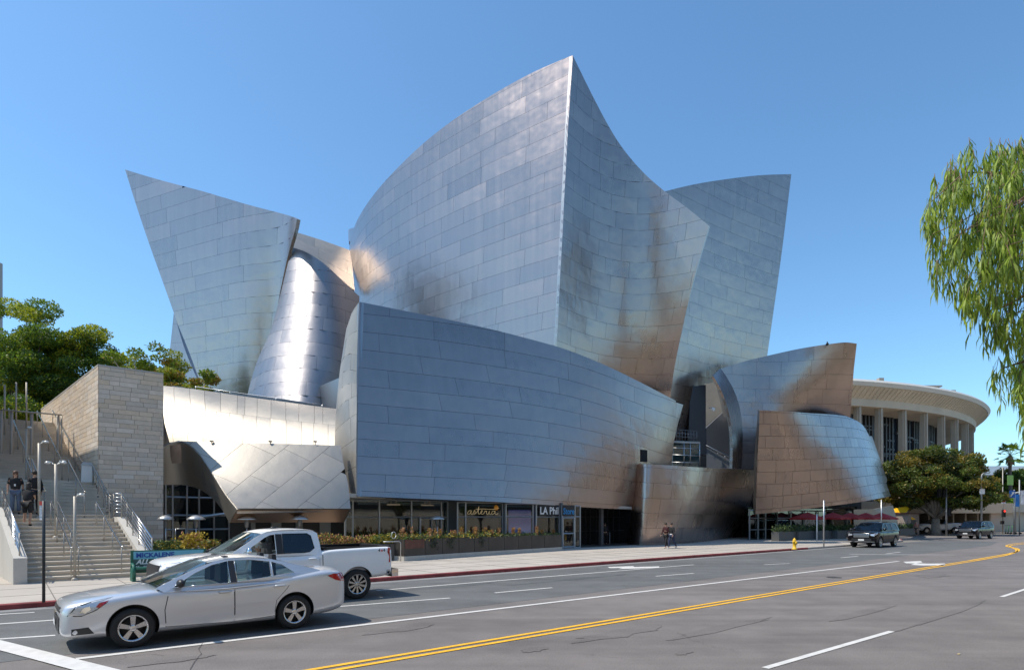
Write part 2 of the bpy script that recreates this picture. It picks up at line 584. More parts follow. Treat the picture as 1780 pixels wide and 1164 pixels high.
# --- B: the big blue wall along the street
def rowB(uv, bs): return [rb(u, v, b) for (u, v), b in zip(uv, bs)]
b3 = [28.4, 28.6, 28.9, 29.2, 29.3, 29.6, 31.2]
SB = Surf([
    rowB([(623, 514), (738, 526), (875, 546), (992, 572), (1061, 596), (1115, 620), (1195, 650)], [31.4, 31.6, 31.4, 30.5, 29.5, 29.1, 29.6]),
    rowB([(622, 576), (738, 589), (875, 609), (992, 633), (1061, 656), (1112, 676), (1190, 704)], [30.9, 31.0, 30.9, 30.2, 29.3, 29.0, 29.6]),
    rowB([(621, 732), (765, 743), (899, 754), (1001, 769), (1072, 784), (1112, 797), (1172, 815)], [29.5, 29.8, 29.9, 29.5, 29.0, 29.1, 30.2]),
    rowB([(620, 862), (760, 868), (880, 873), (985, 879), (1050, 882), (1100, 884), (1155, 887)], b3)], tk=[0, 2, 7, 11.3])
outB = smooth_line([(625, 525), (700, 540), (780, 556), (860, 574), (930, 592), (985, 608), (1050, 634), (1110, 663), (1160, 689), (1187, 703)]) + \
    [(1178, 735), (1170, 770), (1166, 815), (1150, 886), (1098, 885), (985, 879), (860, 872), (740, 867), (620, 862), (621, 732)]
clad('street_wall', SB, outB, list(range(-1, 13)), 5.6, seedv=3, thick=.24, label='large gently curving steel wall along the street, reflecting blue sky at its left and tan at its right')

# --- J: narrow pale strip turning the corner left of the big wall
cB = lambda v: 30.45
def cor(u, v):                       # on the corner edge of the big wall
    s, t = SB.invert([(u, v)])[0]; return Vector(SB.ev([(s, t)])[0])
SJ = Surf([
    [cor(625, 525), ray(612, 548, 36.5), ray(600, 575, 38)],
    [cor(622, 610), ray(602, 612, 35.8), ray(590, 640, 36)],
    [cor(621, 700), ray(598, 715, 32.8), ray(582, 735, 33.7)],
    [cor(620, 790), ray(603, 800, 31.8), ray(584, 812, 32.8)],
    [cor(620, 862), ray(612, 862, 31.4), ray(604, 862, 32.4)]])
outJ = [(625, 525), (612, 545), (603, 572), (597, 610), (590, 660), (585, 715), (583, 770), (583, 805), (588, 835), (594, 861), (620, 862), (620, 790), (621, 700), (622, 610)]
clad('return_wall', SJ, outJ, 9, 1.9, m=1, thick=.24, seedv=4, toned=0.6, sub=0.8, label='narrow pale sunlit return of the street wall')

# --- L and R: the two faces of the tallest sail, sharing its sharp fold
Lu = [(997, 46.0), (862, 50.5), (782, 54), (702, 58.5), (645, 63.5), (616, 69), (606, 76), (614, 84)]
def Lrow(z, du, dy=0.0):
    return [rz(u + du * k, Y + dy, z) for (u, Y), k in zip(Lu, [1, .75, .6, .5, .35, .1, -.1, -.1])]
SL = Surf([Lrow(40.0, 3), Lrow(32.0, -6, 0.2), Lrow(22.5, -16, 0.5), Lrow(13.0, -33, 1.0)])
outL = smooth_line([(995, 97), (930, 125), (860, 163), (790, 208), (735, 251), (684, 300), (646, 344), (620, 386), (609, 420)]) + \
    [(600, 470), (603, 540), (612, 640), (967, 640)] + [(967, 598), (973, 480), (980, 350), (987, 220)]
clad('tall_sail_left_face', SL, outL, [ -2.0 + 1.38 * k for k in range(24)], 4.6, seedv=5, toned=0.6, thick=.24, label='convex silver face of the tallest sail, rising to the peak')
def Lpt(u, v):
    s, t = SL.invert([(u, v)])[0]; return Vector(SL.ev([(s, t)])[0])
SRR = Surf([
    [Lrow(40.0, 3)[0], rz(1058, 49.2, 40), rz(1130, 50.0, 40), rz(1200, 48.8, 40), rz(1275, 46.8, 40)],
    [Lrow(32.0, -6, 0.2)[0], rz(1052, 49.4, 32), rz(1122, 50.3, 32), rz(1190, 49.2, 32), rz(1256, 47.6, 32)],
    [Lrow(22.5, -16, 0.5)[0], rz(1045, 49.8, 22.5), rz(1108, 51.0, 22.5), rz(1166, 50.4, 22.5), rz(1222, 49.2, 22.5)],
    [Lrow(13.0, -33, 1.0)[0], rz(1030, 50.8, 13), rz(1080, 52.4, 13), rz(1130, 53.0, 13), rz(1172, 53.0, 13)],
    [rz(950, 48, 8), rz(1018, 52.6, 8), rz(1066, 54.8, 8), rz(1112, 56.0, 8), rz(1150, 57.0, 8)]])
outR = smooth_line([(995, 97), (1030, 168), (1060, 224), (1085, 262), (1118, 300), (1152, 330), (1195, 362), (1233, 393)]) + \
    [(1222, 430), (1208, 478), (1194, 535), (1181, 595), (1172, 640), (1165, 690), (1158, 740), (960, 740), (966, 620), (967, 598), (973, 480), (980, 350), (987, 220)]
clad('tall_sail_right_face', SRR, outR, [-1.0 + 1.32 * k for k in range(27)], 2.55, seedv=6, jit=0.010, thick=.24, toned=0.5, label='hollow blue face of the tallest sail right of the fold')

# --- T: the right-hand sail behind
ST = Surf([
    [rz(1120, 51.5, 41), rz(1187, 54, 41), rz(1262, 57.5, 41), rz(1325, 60.5, 41), rz(1385, 63.5, 41)],
    [rz(1118, 52, 29), rz(1178, 54.5, 29), rz(1250, 58.2, 29), rz(1308, 61, 29), rz(1366, 63.8, 29)],
    [rz(1112, 53, 17), rz(1168, 55.5, 17), rz(1236, 59.5, 17), rz(1292, 62, 17), rz(1340, 64, 17)],
    [rz(1108, 54, 10), rz(1160, 56.5, 10), rz(1228, 60.5, 10), rz(1282, 63, 10), rz(1326, 64.5, 10)]])
outT = smooth_line([(1130, 340), (1155, 333), (1205, 321), (1260, 312), (1320, 305), (1375, 303)]) + \
    [(1367, 370), (1357, 450), (1345, 535), (1333, 620), (1328, 725), (1264, 725), (1250, 662), (1227, 667), (1203, 674), (1200, 770), (1150, 780), (1150, 700), (1165, 560), (1150, 420)]
clad('right_sail', ST, outT, [-1.0 + 1.3 * k for k in range(27)], 4.2, seedv=7, toned=0.45, label='steel sail behind, right of the tallest one')

# --- A: the pointed sail at the left, with a fold along its right edge
SA = Surf([
    [rz(190, 64, 40), rz(290, 60.5, 40), rz(390, 57.2, 40), rz(455, 55.6, 40), rz(484, 55.2, 40), rz(525, 51.0, 40)],
    [rz(205, 63.6, 30), rz(300, 60.2, 30), rz(390, 57.2, 30), rz(452, 55.8, 30), rz(480, 55.3, 30), rz(516, 51.6, 30)],
    [rz(240, 63, 20), rz(320, 60, 20), rz(395, 57.6, 20), rz(448, 56.6, 20), rz(470, 56.6, 20), rz(496, 53.2, 20)],
    [rz(290, 62, 9), rz(345, 60, 9), rz(395, 58.4, 9), rz(425, 57.6, 9), rz(436, 57.2, 9), rz(450, 56.0, 9)]])
outA = [(218, 295), (300, 319), (380, 341), (450, 361), (517, 381)] + \
    smooth_line([(514, 398), (505, 430), (497, 462), (487, 510), (478, 560), (462, 605), (444, 640), (430, 690), (427, 730)]) + [(380, 730), (352, 675), (310, 565), (262, 430)]
clad('pointed_sail', SA, outA, [-1.0 + 1.5 * k for k in range(26)], 5.2, thick=.24, seedv=8, toned=0.5, label='pointed sail at the far left of the hall')

# --- C: bright cone between the pointed sail and the tallest one
SCn = Surf([
    [ray(500, 415, 56.6), ray(508, 415, 55.6), ray(530, 414, 54.8), ray(562, 416, 55), ray(590, 420, 56.4), ray(622, 430, 59)],
    [ray(476, 545, 54.4), ray(488, 538, 53.0), ray(518, 533, 51.8), ray(556, 534, 51.6), ray(590, 541, 52.8), ray(620, 552, 55.5)],
    [ray(445, 650, 52.4), ray(462, 640, 51), ray(500, 634, 49.7), ray(548, 635, 49.5), ray(588, 644, 50.8), ray(616, 660, 53.5)],
    [ray(425, 725, 52.5), ray(444, 712, 50), ray(492, 705, 48), ray(545, 707, 48), ray(586, 716, 50.5), ray(612, 730, 54)]])
outC = smooth_line([(508, 430), (535, 440), (565, 460), (590, 483), (613, 505)]) + [(624, 515), (624, 560), (608, 640), (600, 740)] + \
    smooth_line([(422, 740), (430, 690), (446, 632), (468, 582), (481, 540), (494, 487), (508, 430)])[:-1]
clad('bright_cone', SCn, outC, [0.0 + 1.32 * k for k in range(16)], 4.2, m=2, seedv=9, toned=0.55, label='bright convex cone beside the pointed sail')
# --- D: pale slab between them, E: dark sliver behind the pointed sail
SD = Surf([[ray(500, 398, 69), ray(560, 418, 71), ray(625, 440, 73)], [ray(500, 440, 62), ray(560, 470, 64), ray(625, 515, 66)]])
clad('upper_slab', SD, [(512, 403), (560, 418), (610, 436), (616, 505), (590, 486), (565, 464), (535, 444), (508, 434)], 3, 7.0, m=1, seedv=10, toned=0.8)
SE = Surf([[ray(300, 530, 70), ray(350, 530, 68)], [ray(280, 760, 70), ray(380, 760, 66)]])
clad('rear_sail', SE, [(303, 538), (360, 690), (365, 755), (283, 755), (292, 640)], 7, 5.0, seedv=11, toned=0.3)

# --- F: sunlit barrel roof, G: canopy below it, H: arch fascia
SFb = Surf([
    [ray(270, 664, 39.3), ray(330, 672, 39.3), ray(400, 684, 39.2), ray(480, 696, 39.1), ray(600, 712, 39)],
    [ray(270, 692, 36.4), ray(330, 694, 36.3), ray(400, 703, 36.2), ray(480, 714, 36.1), ray(600, 728, 36)],
    [ray(275, 732, 34.5), ray(335, 732, 34.5), ray(400, 736, 34.4), ray(480, 745, 34.4), ray(600, 755, 34.4)],
    [ray(285, 784, 33.5), ray(340, 782, 33.5), ray(400, 782, 33.4), ray(480, 786, 33.4), ray(600, 792, 33.4)]])
outF = [(282, 671), (330, 676), (400, 686), (480, 697), (590, 712), (592, 786), (500, 784), (400, 779), (318, 776), (296, 772), (287, 738), (283, 705)]
clad('barrel_roof', SFb, outF, [-2, SFb.T * 0.62, SFb.T * 1.3], .82, m=1, seedv=12, toned=0.7, jit=0.012, sub=0.9, stag=0.3, label='sunlit barrel roof beside the stone wing')
SG = Surf([
    [ray(240, 758, 29.6), ray(420, 762, 30.2), ray(620, 770, 31.9)],
    [ray(280, 822, 27.9), ray(430, 824, 28.6), ray(630, 828, 30.9)],
    [rb(300, 887, 27.8), rb(440, 887, 27.8), rb(640, 887, 27.8)]])
outG = smooth_line([(314, 767), (332, 775), (348, 790), (372, 826), (392, 858), (413, 884)]) + [(500, 884), (609, 884), (605, 842), (597, 806), (592, 775), (500, 772), (400, 770)]
# slanted joints: rotate the parameter frame
class Rot:
    def __init__(s, sf, an):
        s.sf, s.c, s.s_ = sf, math.cos(an), math.sin(an); s.S, s.T = sf.S, sf.T
    def m(s, p):
        p = np.atleast_2d(p); return np.stack([p[:, 0] * s.c - p[:, 1] * s.s_, p[:, 0] * s.s_ + p[:, 1] * s.c], 1)
    def ev(s, p): return s.sf.ev(s.m(p))
    def nrm(s, p, e=0.02): return s.sf.nrm(s.m(p))
    def facing(s): return s.sf.facing()
    def invert(s, uv):
        return [(x * s.c + y * s.s_, -x * s.s_ + y * s.c) for x, y in s.sf.invert(uv)]
clad('entrance_canopy', Rot(SG, R(-52)), outG, [-20 + 1.55 * k for k in range(40)], 3.0, m=1, thick=.24, seedv=13, toned=0.5, label='pale sloping canopy of slanting panels over the restaurant terrace')
outer = smooth_line([(283, 777), (297, 769), (314, 767), (332, 775), (348, 790), (372, 826), (392, 858), (413, 885)], 3)
inner = smooth_line([(284, 842), (302, 842), (320, 842), (338, 846), (353, 852), (373, 868), (388, 886), (400, 908)], 3)
nO = len(outer)
oP = [Vector(SG.ev([p])[0]) for p in SG.invert(outer)]
SHf = Surf([oP, [ray(u, v, oP[i].y + .45 + .75 * i / nO) for i, (u, v) in enumerate(inner)]])
clad('arch_fascia', SHf, None, [-0.1, 9], 2.2, m=1, seedv=14, toned=0.1, sub=0.5, thick=0.25, label='shaded arch edge of the canopy')
mb = MB()
lipA = [rb(413, 885, 27.85), rb(607, 885, 27.85)]; lipB = [rb(400, 908, 29.0), rb(597, 907, 29.1)]
mb.slab([lipA[0], lipA[1], lipB[1], lipB[0]], (0, 0.18, 0.01))
put(mb.mesh('canopy_underside', mat('bronze_soffit', (0.30, 0.20, 0.14), 0.35, 0.9)), 'canopy_underside', hall, HB)

# --- K: leaning block on the pavement, bronze in reflection
SK = Surf([
    [rb(1107, 795, 29.2), rb(1125, 796, 28.2), rb(1175, 800, 27.6), rb(1230, 804, 28.2), rb(1285, 807, 29.6), rb(1322, 810, 32)],
    [rb(1100, 870, 29.6), rb(1118, 872, 28.3), rb(1165, 874, 27.6), rb(1220, 876, 28.3), rb(1270, 878, 30.2), rb(1312, 880, 33.5)],
    [rb(1088, 957, 30.2), rb(1108, 956, 28.8), rb(1145, 955, 28.0), rb(1195, 953, 28.6), rb(1232, 950, 30.8), rb(1262, 944, 34.5)]])
outK = [(1108, 806), (1160, 808), (1240, 813), (1319, 816), (1318, 860), (1300, 900), (1262, 946), (1232, 951), (1195, 954), (1145, 956), (1088, 958), (1092, 925), (1099, 884), (1100, 845)]
clad('leaning_block', SK, outK, [-0.5 + 1.25 * k for k in range(9)], 2.6, seedv=15, toned=0.35, sub=0.8, label='leaning steel block standing on the pavement behind the two walkers')

# --- M: flared skirt over the cafe; N: folded sheet above it; P: its dark edge
SM = Surf([
    [rb(1318, 704, 26.6), rb(1350, 704, 25.6), rb(1400, 708, 25.0), rb(1452, 714, 24.6), rb(1488, 722, 24.8), rb(1508, 738, 26.0), rb(1513, 760, 28.6)],
    [rb(1317, 800, 27.3), rb(1360, 800, 26.1), rb(1415, 798, 24.8), rb(1470, 796, 23.8), rb(1508, 795, 23.7), rb(1530, 802, 25.2), rb(1533, 815, 28.0)],
    [rb(1312, 900, 28.0), rb(1356, 896, 26.6), rb(1420, 888, 25.0), rb(1485, 878, 23.2), rb(1528, 868, 22.5), rb(1550, 862, 23.9), rb(1552, 864, 27)]])
outM = [(1320, 713), (1365, 715), (1410, 718), (1445, 720)] + smooth_line([(1470, 723), (1492, 733), (1505, 747), (1516, 772), (1530, 812), (1548, 862)]) + \
    [(1500, 871), (1440, 879), (1380, 886), (1313, 893), (1316, 800)]
clad('flared_skirt', SM, outM, [-0.4 + 1.02 * k for k in range(13)], 1.9, seedv=16, jit=0.012, toned=0.45, sub=0.9, gap=0.026, label='flared steel skirt hanging over the cafe terrace')
SN = Surf([
    [rz(1235, 58.3, 21.5), rz(1290, 59.4, 21.5), rz(1345, 60, 21.5), rz(1400, 59.3, 21.5), rz(1455, 57.5, 21.5), rz(1496, 56.8, 21.5)],
    [rz(1240, 58.1, 15.5), rz(1295, 59.0, 15.5), rz(1345, 59.4, 15.5), rz(1395, 59.2, 15.5), rz(1446, 59.0, 15.5), rz(1485, 59.4, 15.5)],
    [rz(1250, 57.8, 8.0), rz(1300, 58.5, 8.0), rz(1345, 59.4, 8.0), rz(1390, 62.4, 8.0), rz(1434, 63.4, 8.0), rz(1470, 64.4, 8.0)]])
outN = smooth_line([(1252, 641), (1290, 629), (1335, 618), (1390, 606), (1440, 598), (1470, 595), (1489, 597)]) + [(1484, 640), (1480, 690), (1477, 736), (1335, 740), (1330, 815), (1288, 815), (1290, 745), (1281, 693), (1268, 664)]
clad('folded_sheet', SN, outN, [-0.5 + 1.42 * k for k in range(13)], 2.6, seedv=17, toned=0.5, jit=0.01, label='curling steel sheet above the flared skirt')
pe = [((1239, 653), (1252, 640)), ((1250, 672), (1268, 664)), ((1260, 695), (1281, 693)), ((1271, 745), (1290, 745)), ((1272, 816), (1288, 816))]
SP = Surf([[ray(a[0], a[1], 56.0), ray(b[0], b[1], 58.3)] for a, b in pe])
clad('sheet_edge', SP, None, [-1, 30], 3, seedv=18, toned=0.0, thick=0.22)
# dark steel wall between the edge and the skirt
mb = MB()
mb.slab([ray(1286, 735, 66), ray(1326, 690, 66), ray(1326, 860, 66), ray(1286, 860, 66)], (0, 0.4, 0))
put(mb.mesh('gap_wall', mat('bronze_wall', (0.23, 0.19, 0.155), 0.35, 1.0)), 'gap_wall', hall, HB)
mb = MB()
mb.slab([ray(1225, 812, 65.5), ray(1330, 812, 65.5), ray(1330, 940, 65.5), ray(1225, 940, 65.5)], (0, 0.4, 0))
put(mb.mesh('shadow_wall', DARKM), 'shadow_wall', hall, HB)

# dark walls in the cleft between the street wall and the folded sheet
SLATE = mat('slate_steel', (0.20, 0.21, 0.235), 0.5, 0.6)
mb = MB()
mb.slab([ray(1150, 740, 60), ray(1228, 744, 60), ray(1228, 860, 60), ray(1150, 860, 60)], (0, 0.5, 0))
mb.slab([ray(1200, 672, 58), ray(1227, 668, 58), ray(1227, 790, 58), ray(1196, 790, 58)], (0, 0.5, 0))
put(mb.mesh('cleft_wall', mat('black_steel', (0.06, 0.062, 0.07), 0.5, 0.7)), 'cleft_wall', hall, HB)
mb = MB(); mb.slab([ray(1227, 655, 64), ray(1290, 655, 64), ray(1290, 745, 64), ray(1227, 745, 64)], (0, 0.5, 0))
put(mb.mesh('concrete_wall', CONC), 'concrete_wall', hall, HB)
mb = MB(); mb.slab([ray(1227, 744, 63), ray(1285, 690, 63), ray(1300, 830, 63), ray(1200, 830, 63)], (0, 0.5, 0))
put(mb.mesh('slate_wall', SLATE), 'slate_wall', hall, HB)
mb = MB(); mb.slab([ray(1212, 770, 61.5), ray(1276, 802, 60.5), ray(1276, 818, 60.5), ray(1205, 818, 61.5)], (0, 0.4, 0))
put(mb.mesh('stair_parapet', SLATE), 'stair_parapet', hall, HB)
mb = MB(); mb.tube([ray(1210, 765, 61.4), ray(1273, 797, 60.3)], 0.07, 6)
for k in range(6): 
    p = ray(1212 + 60 * k / 5, 766 + 31 * k / 5, 61.4 - 1.1 * k / 5); mb.tube([p, p + Vector((0, 0, -0.5))], 0.025, 5)
put(mb.mesh('stair_rail', ALU), 'stair_rail', hall, HB)
# glazed box with a railing on its roof
gb = put(MB().slab([ray(1172, 767, 56), ray(1216, 769, 56), ray(1216, 815, 56), ray(1168, 815, 56)], (0, 0.05, 0)).mesh('glass_box', GLASS_T), 'glass_box', hall, HB)
put(MB().slab([ray(1168, 765, 57.5), ray(1217, 767, 57.5), ray(1217, 820, 57.5), ray(1162, 820, 57.5)], (0, 0.2, 0)).mesh('blind', mat('blind_cloth', (0.30, 0.38, 0.40), 0.8)), 'blind', gb, HB)
mb = MB()
for a, b in (((1170, 767), (1217, 769)), ((1170, 778), (1216, 780)), ((1169, 790), (1216, 792)), ((1168, 803), (1216, 804))):
    mb.tube([ray(*a, 55.95), ray(*b, 55.95)], 0.06, 4)
for u in (1189, 1200, 1216): mb.tube([ray(u, 768, 55.95), ray(u, 815, 55.95)], 0.06, 4)
put(mb.mesh('mullion', ALU), 'mullion', gb, HB)
mb = MB()
for v in (746, 752, 758): mb.tube([ray(1176, v, 56), ray(1211, v + 3, 56)], 0.03, 4)
for k in range(8): mb.tube([ray(1176 + 5 * k, 746 + .4 * k, 56), ray(1176 + 5 * k, 768, 56)], 0.03, 4)
mb.tube([ray(1211, 749, 56), ray(1213, 766, 57)], 0.03, 4)
put(mb.mesh('balcony_railing', mat('grey_rail', (0.25, 0.25, 0.26), 0.5, 0.8)), 'balcony_railing', hall, HB)
mb = MB().slab([ray(1168, 766, 55.9), ray(1217, 768, 55.9), ray(1217, 771, 55.9), ray(1168, 769, 55.9)], (0, 1.2, 0))
put(mb.mesh('balcony_slab', CONC), 'balcony_slab', hall, HB)
# small square window in the street wall
mb = MB().slab([cor(1113, 781), cor(1124, 782), cor(1124, 803), cor(1113, 802)], (0.05, -0.06, 0))
put(mb.mesh('small_window', BLACK), 'small_window', hall, HB)

# ---- hand the panels out: the 300 that show largest are objects, the rest one mesh
HALL_PANELS.sort(key=lambda t: -t[0])
PM = [STEEL, STEEL_M, SATIN]
for a_, sh, pm, k in HALL_PANELS[:300]:
    me = mesh_from([(pm[0], pm[1], pm[2], pm[3], 0)], 'panel', [PM[k]])
    o = bpy.data.objects.new('panel', me); COL.objects.link(o); o.parent = sh
me = mesh_from([(pm[0], pm[1], pm[2], pm[3], k) for a_, sh, pm, k in HALL_PANELS[300:]], 'small_panels', PM)
put(me, 'small_panels', hall, HB, kind='stuff')
print('panels', len(HALL_PANELS))
# ------------------------------------------------------------ ground, road, pavements, markings
ASPH = mat('asphalt', (0.105, 0.098, 0.096), 0.88, var=0.16, scale=0.35, bump=0.5, bscale=60, detail=12)
def asphalt(name, col, a, b_):
    if name in MATS: return MATS[name]
    m = bpy.data.materials.new(name); m.use_nodes = True
    n = m.node_tree.nodes; l = m.node_tree.links; b = n['Principled BSDF']
    b.inputs['Roughness'].default_value = 0.85; b.inputs['Specular IOR Level'].default_value = 0.35
    tc = n.new('ShaderNodeTexCoord')
    def noise(sc, det, stretch=None, rough=0.6):
        mp = n.new('ShaderNodeMapping'); mp.inputs['Rotation'].default_value = (0, 0, -TH)
        if stretch: mp.inputs['Scale'].default_value = stretch
        mp.vector_type = 'POINT'
        l.new(tc.outputs['Object'], mp.inputs[0])
        x = n.new('ShaderNodeTexNoise'); x.inputs['Scale'].default_value = sc; x.inputs['Detail'].default_value = det; x.inputs['Roughness'].default_value = rough
        l.new(mp.outputs[0], x.inputs['Vector']); return x
    big = noise(0.16, 4); mid = noise(1.1, 6); fine = noise(38, 3, rough=0.8); streak = noise(0.9, 5, (0.08, 1.2, 1)); agg = noise(110, 1)
    def mul(a_, k, c):
        x = n.new('ShaderNodeMath'); x.operation = 'MULTIPLY_ADD'; x.inputs[1].default_value = k; x.inputs[2].default_value = c
        l.new(a_.outputs[0], x.inputs[0]); return x
    def addn(x, y):
        z = n.new('ShaderNodeMath'); z.operation = 'ADD'; l.new(x.outputs[0], z.inputs[0]); l.new(y.outputs[0], z.inputs[1]); return z
    t = addn(addn(mul(big, 0.7, 0.65), mul(mid, 0.6, -0.3)), addn(mul(streak, 0.8, -0.4), addn(mul(fine, 1.3, -0.65), mul(agg, 0.9, -0.45))))
    vm = n.new('ShaderNodeVectorMath'); vm.operation = 'SCALE'; vm.inputs[0].default_value = col
    l.new(t.outputs[0], vm.inputs['Scale'])
    # dark sealed cracks
    vo = n.new('ShaderNodeTexVoronoi'); vo.feature = 'DISTANCE_TO_EDGE'; vo.inputs['Scale'].default_value = 0.28
    w = noise(1.5, 4); ad = n.new('ShaderNodeVectorMath'); ad.operation = 'MULTIPLY_ADD'; ad.inputs[1].default_value = (0.9, 0.9, 0.9)
    l.new(w.outputs['Color'], ad.inputs[0]); l.new(tc.outputs['Object'], ad.inputs[2]); l.new(ad.outputs[0], vo.inputs['Vector'])
    st = n.new('ShaderNodeMapRange'); st.inputs['From Min'].default_value = 0.0; st.inputs['From Max'].default_value = 0.006; st.inputs['To Min'].default_value = 0.72; st.inputs['To Max'].default_value = 1.0
    l.new(vo.outputs['Distance'], st.inputs[0])
    msk = n.new('ShaderNodeMapRange'); msk.inputs['From Min'].default_value = 0.52; msk.inputs['From Max'].default_value = 0.6; l.new(noise(0.12, 2).outputs[0], msk.inputs[0])
    mixv = n.new('ShaderNodeMix'); mixv.data_type = 'FLOAT'; mixv.inputs[2].default_value = 1.0
    l.new(msk.outputs[0], mixv.inputs[0]); l.new(st.outputs[0], mixv.inputs[3])
    v2 = n.new('ShaderNodeVectorMath'); v2.operation = 'SCALE'; l.new(vm.outputs[0], v2.inputs[0]); l.new(mixv.outputs[0], v2.inputs['Scale'])
    l.new(v2.outputs[0], b.inputs['Base Color'])
    bp = n.new('ShaderNodeBump'); bp.inputs['Strength'].default_value = 0.5; bp.inputs['Distance'].default_value = 0.01
    l.new(fine.outputs[0], bp.inputs['Height']); l.new(bp.outputs[0], b.inputs['Normal'])
    MATS[name] = m; return m
A1 = asphalt('asphalt_warm', (0.172, 0.153, 0.143), 0, 0)
A2 = asphalt('asphalt_grey', (0.120, 0.122, 0.121), 0, 0)
SIDEW = mat('pavement_concrete', (0.42, 0.375, 0.325), 0.9, var=0.10, scale=0.5, bump=0.2, bscale=30)
KERB_RED = mat('red_kerb_paint', (0.24, 0.045, 0.045), 0.7, var=0.3, scale=2.0)
KERB = mat('kerb_concrete', (0.36, 0.34, 0.32), 0.9, var=0.15, scale=2)
PAINT = mat('white_road_paint', (0.60, 0.58, 0.55), 0.7, var=0.10, scale=5, detail=10)
YEL = mat('yellow_road_paint', (0.80, 0.42, 0.02), 0.7, var=0.12, scale=3)
GROUND = mat('far_ground', (0.20, 0.18, 0.155), 0.95, var=0.2, scale=0.05)

def flat(name, pts, z, m, kind='structure', thick=0.0, parent=None, dz=None):
    mb = MB()
    pts = [Vector((p[0], p[1], z)) for p in pts]
    if thick: mb.slab([p for p in pts], (0, 0, -thick))
    else: mb.add(pts, [tuple(range(len(pts)))])
    o = mb.build(name, m, parent, kind=kind)
    fix_up(o.data)
    return o
def fix_up(me):
    bm = bmesh.new(); bm.from_mesh(me)
    bmesh.ops.triangulate(bm, faces=[f for f in bm.faces if len(f.verts) > 4])
    bmesh.ops.recalc_face_normals(bm, faces=bm.faces)
    if len([f for f in bm.faces]) and abs(max(v.co.z for v in bm.verts) - min(v.co.z for v in bm.verts)) < 1e-6:
        for f in bm.faces:
            if f.normal.z < 0: f.normal_flip()
    bm.to_mesh(me); bm.free()
flat('ground', [(-2500, -2500), (2500, -2500), (2500, 2500), (-2500, 2500)], -0.02, GROUND)
flat('road', [SF(-200, -4), SF(260, -4), SF(260, 18.6), SF(-200, 18.6)], 0.0, A1)
flat('cross_street', [SF(74, 18.6), SF(100, 18.6), SF(100, 300), SF(74, 300)], 0.0, A1)
flat('kerb_lane', [SF(-200, 12.0), SF(60, 12.0), SF(70, 13.4), SF(70, 18.6), SF(-200, 18.6)], 0.004, A2)
# pavement outline: straight kerb then turning away at the corner
kerb_ab = [(-60, 18.8), (-6, 18.75), (0, 18.75), (14, 18.8), (30, 18.9), (46, 18.8), (58, 18.8), (64, 19.3), (69, 21), (72, 24.5), (73.5, 30), (74, 40), (74, 120)]
CURBH = 0.14
pv = [SF(a, b + 0.16) if a < 66 else SF(a - 0.16, b) for a, b in kerb_ab] + [SF(-60, 120)]
flat('pavement', pv, CURBH, SIDEW)
def kerb_run(ks, name, m):
    mb = MB()
    for i in range(len(ks) - 1):
        p, q = Vector(SF(*ks[i])), Vector(SF(*ks[i + 1])); n_ = Vector((-(q - p).y, (q - p).x, 0)).normalized() * 0.16
        z = Vector((0, 0, CURBH + 0.003))
        mb.add([p + Vector((0, 0, -0.02)), q + Vector((0, 0, -0.02)), q + z * 0.85, p + z * 0.85, q + n_ * 0.15 + z, p + n_ * 0.15 + z, q + n_ + z, p + n_ + z],
               [(0, 1, 2, 3), (3, 2, 4, 5), (5, 4, 6, 7)])
    o = mb.build(name, m, kind='structure'); return o
ks = [(a, b) for a, b in kerb_ab]
kerb_run([(-60, 18.8), (-6, 18.75), (0, 18.75), (14, 18.8), (30, 18.9), (43, 18.8)], 'red_kerb', KERB_RED)
kerb_run([(43, 18.8), (46, 18.8), (58, 18.8), (64, 19.3)], 'kerb', KERB)
kerb_run([(64, 19.3), (69, 21), (72, 24.5), (73.5, 30), (74, 40), (74, 120)], 'corner_kerb', KERB_RED)
# gutter and pavement joints
gut = mat('gutter_concrete', (0.22, 0.215, 0.21), 0.85, var=0.12, scale=1.5)
flat('gutter', [SF(-60, 18.3), SF(60, 18.3), SF(60, 18.79), SF(-60, 18.75)], 0.008, gut)
# pavement scored into slabs: each joint is a shallow dark groove strip
mb = MB(); J = mat('joint_dark', (0.17, 0.155, 0.14), 0.95)
for b in (20.6, 22.6, 24.4):
    mb.box(SF(20, b, CURBH + 0.002), (110, 0.025, 0.006), TH)
for a in np.arange(-20, 72, 1.9):
    mb.box(SF(a, 22.0, CURBH + 0.003), (0.022, 6.0, 0.006), TH)
mb.build('pavement_joints', J, kind='structure')
# opposite pavement, behind the camera
flat('opposite_pavement', [SF(-200, -14), SF(260, -14), SF(260, -4), SF(-200, -4)], 0.13, SIDEW)

# markings (each a thin sheet above the asphalt)
def strip(name, a0, a1, b0, b1, w, m=None, z=0.009):
    return flat(name, [SF(a0, b0 - w / 2), SF(a1, b1 - w / 2), SF(a1, b1 + w / 2), SF(a0, b0 + w / 2)], z, m or PAINT)
g = lambda u, v: ab(gnd(u, v))
def strip_px(name, p, q, w, m=None):
    a0, b0 = g(*p); a1, b1 = g(*q); return strip(name, a0, a1, b0, b1, w, m)
strip_px('lane_line', (132, 1145), (1562, 975), 0.15)
for p, q in (((1330, 1161), (1550, 1097)), ((1741, 1037), (1800, 1018)), ((860, 1030), (960, 1021)), ((1140, 1001), (1206, 996)), ((1328, 981), (1373, 979)), ((1462, 969), (1492, 966)), ((1540, 962), (1565, 959)), ((560, 1056), (782, 1039))):
    strip_px('lane_dash', p, q, 0.11)
a0, b0 = g(1330, 1161); a1, b1 = g(1550, 1097)
strip_px('lane_line', (-40, 1087), (100, 1077), 0.12)
strip_px('lane_line', (-40, 1113), (96, 1104), 0.12)
strip_px('lane_line', (-40, 1054 + 16), (60, 1050 + 14), 0.10)
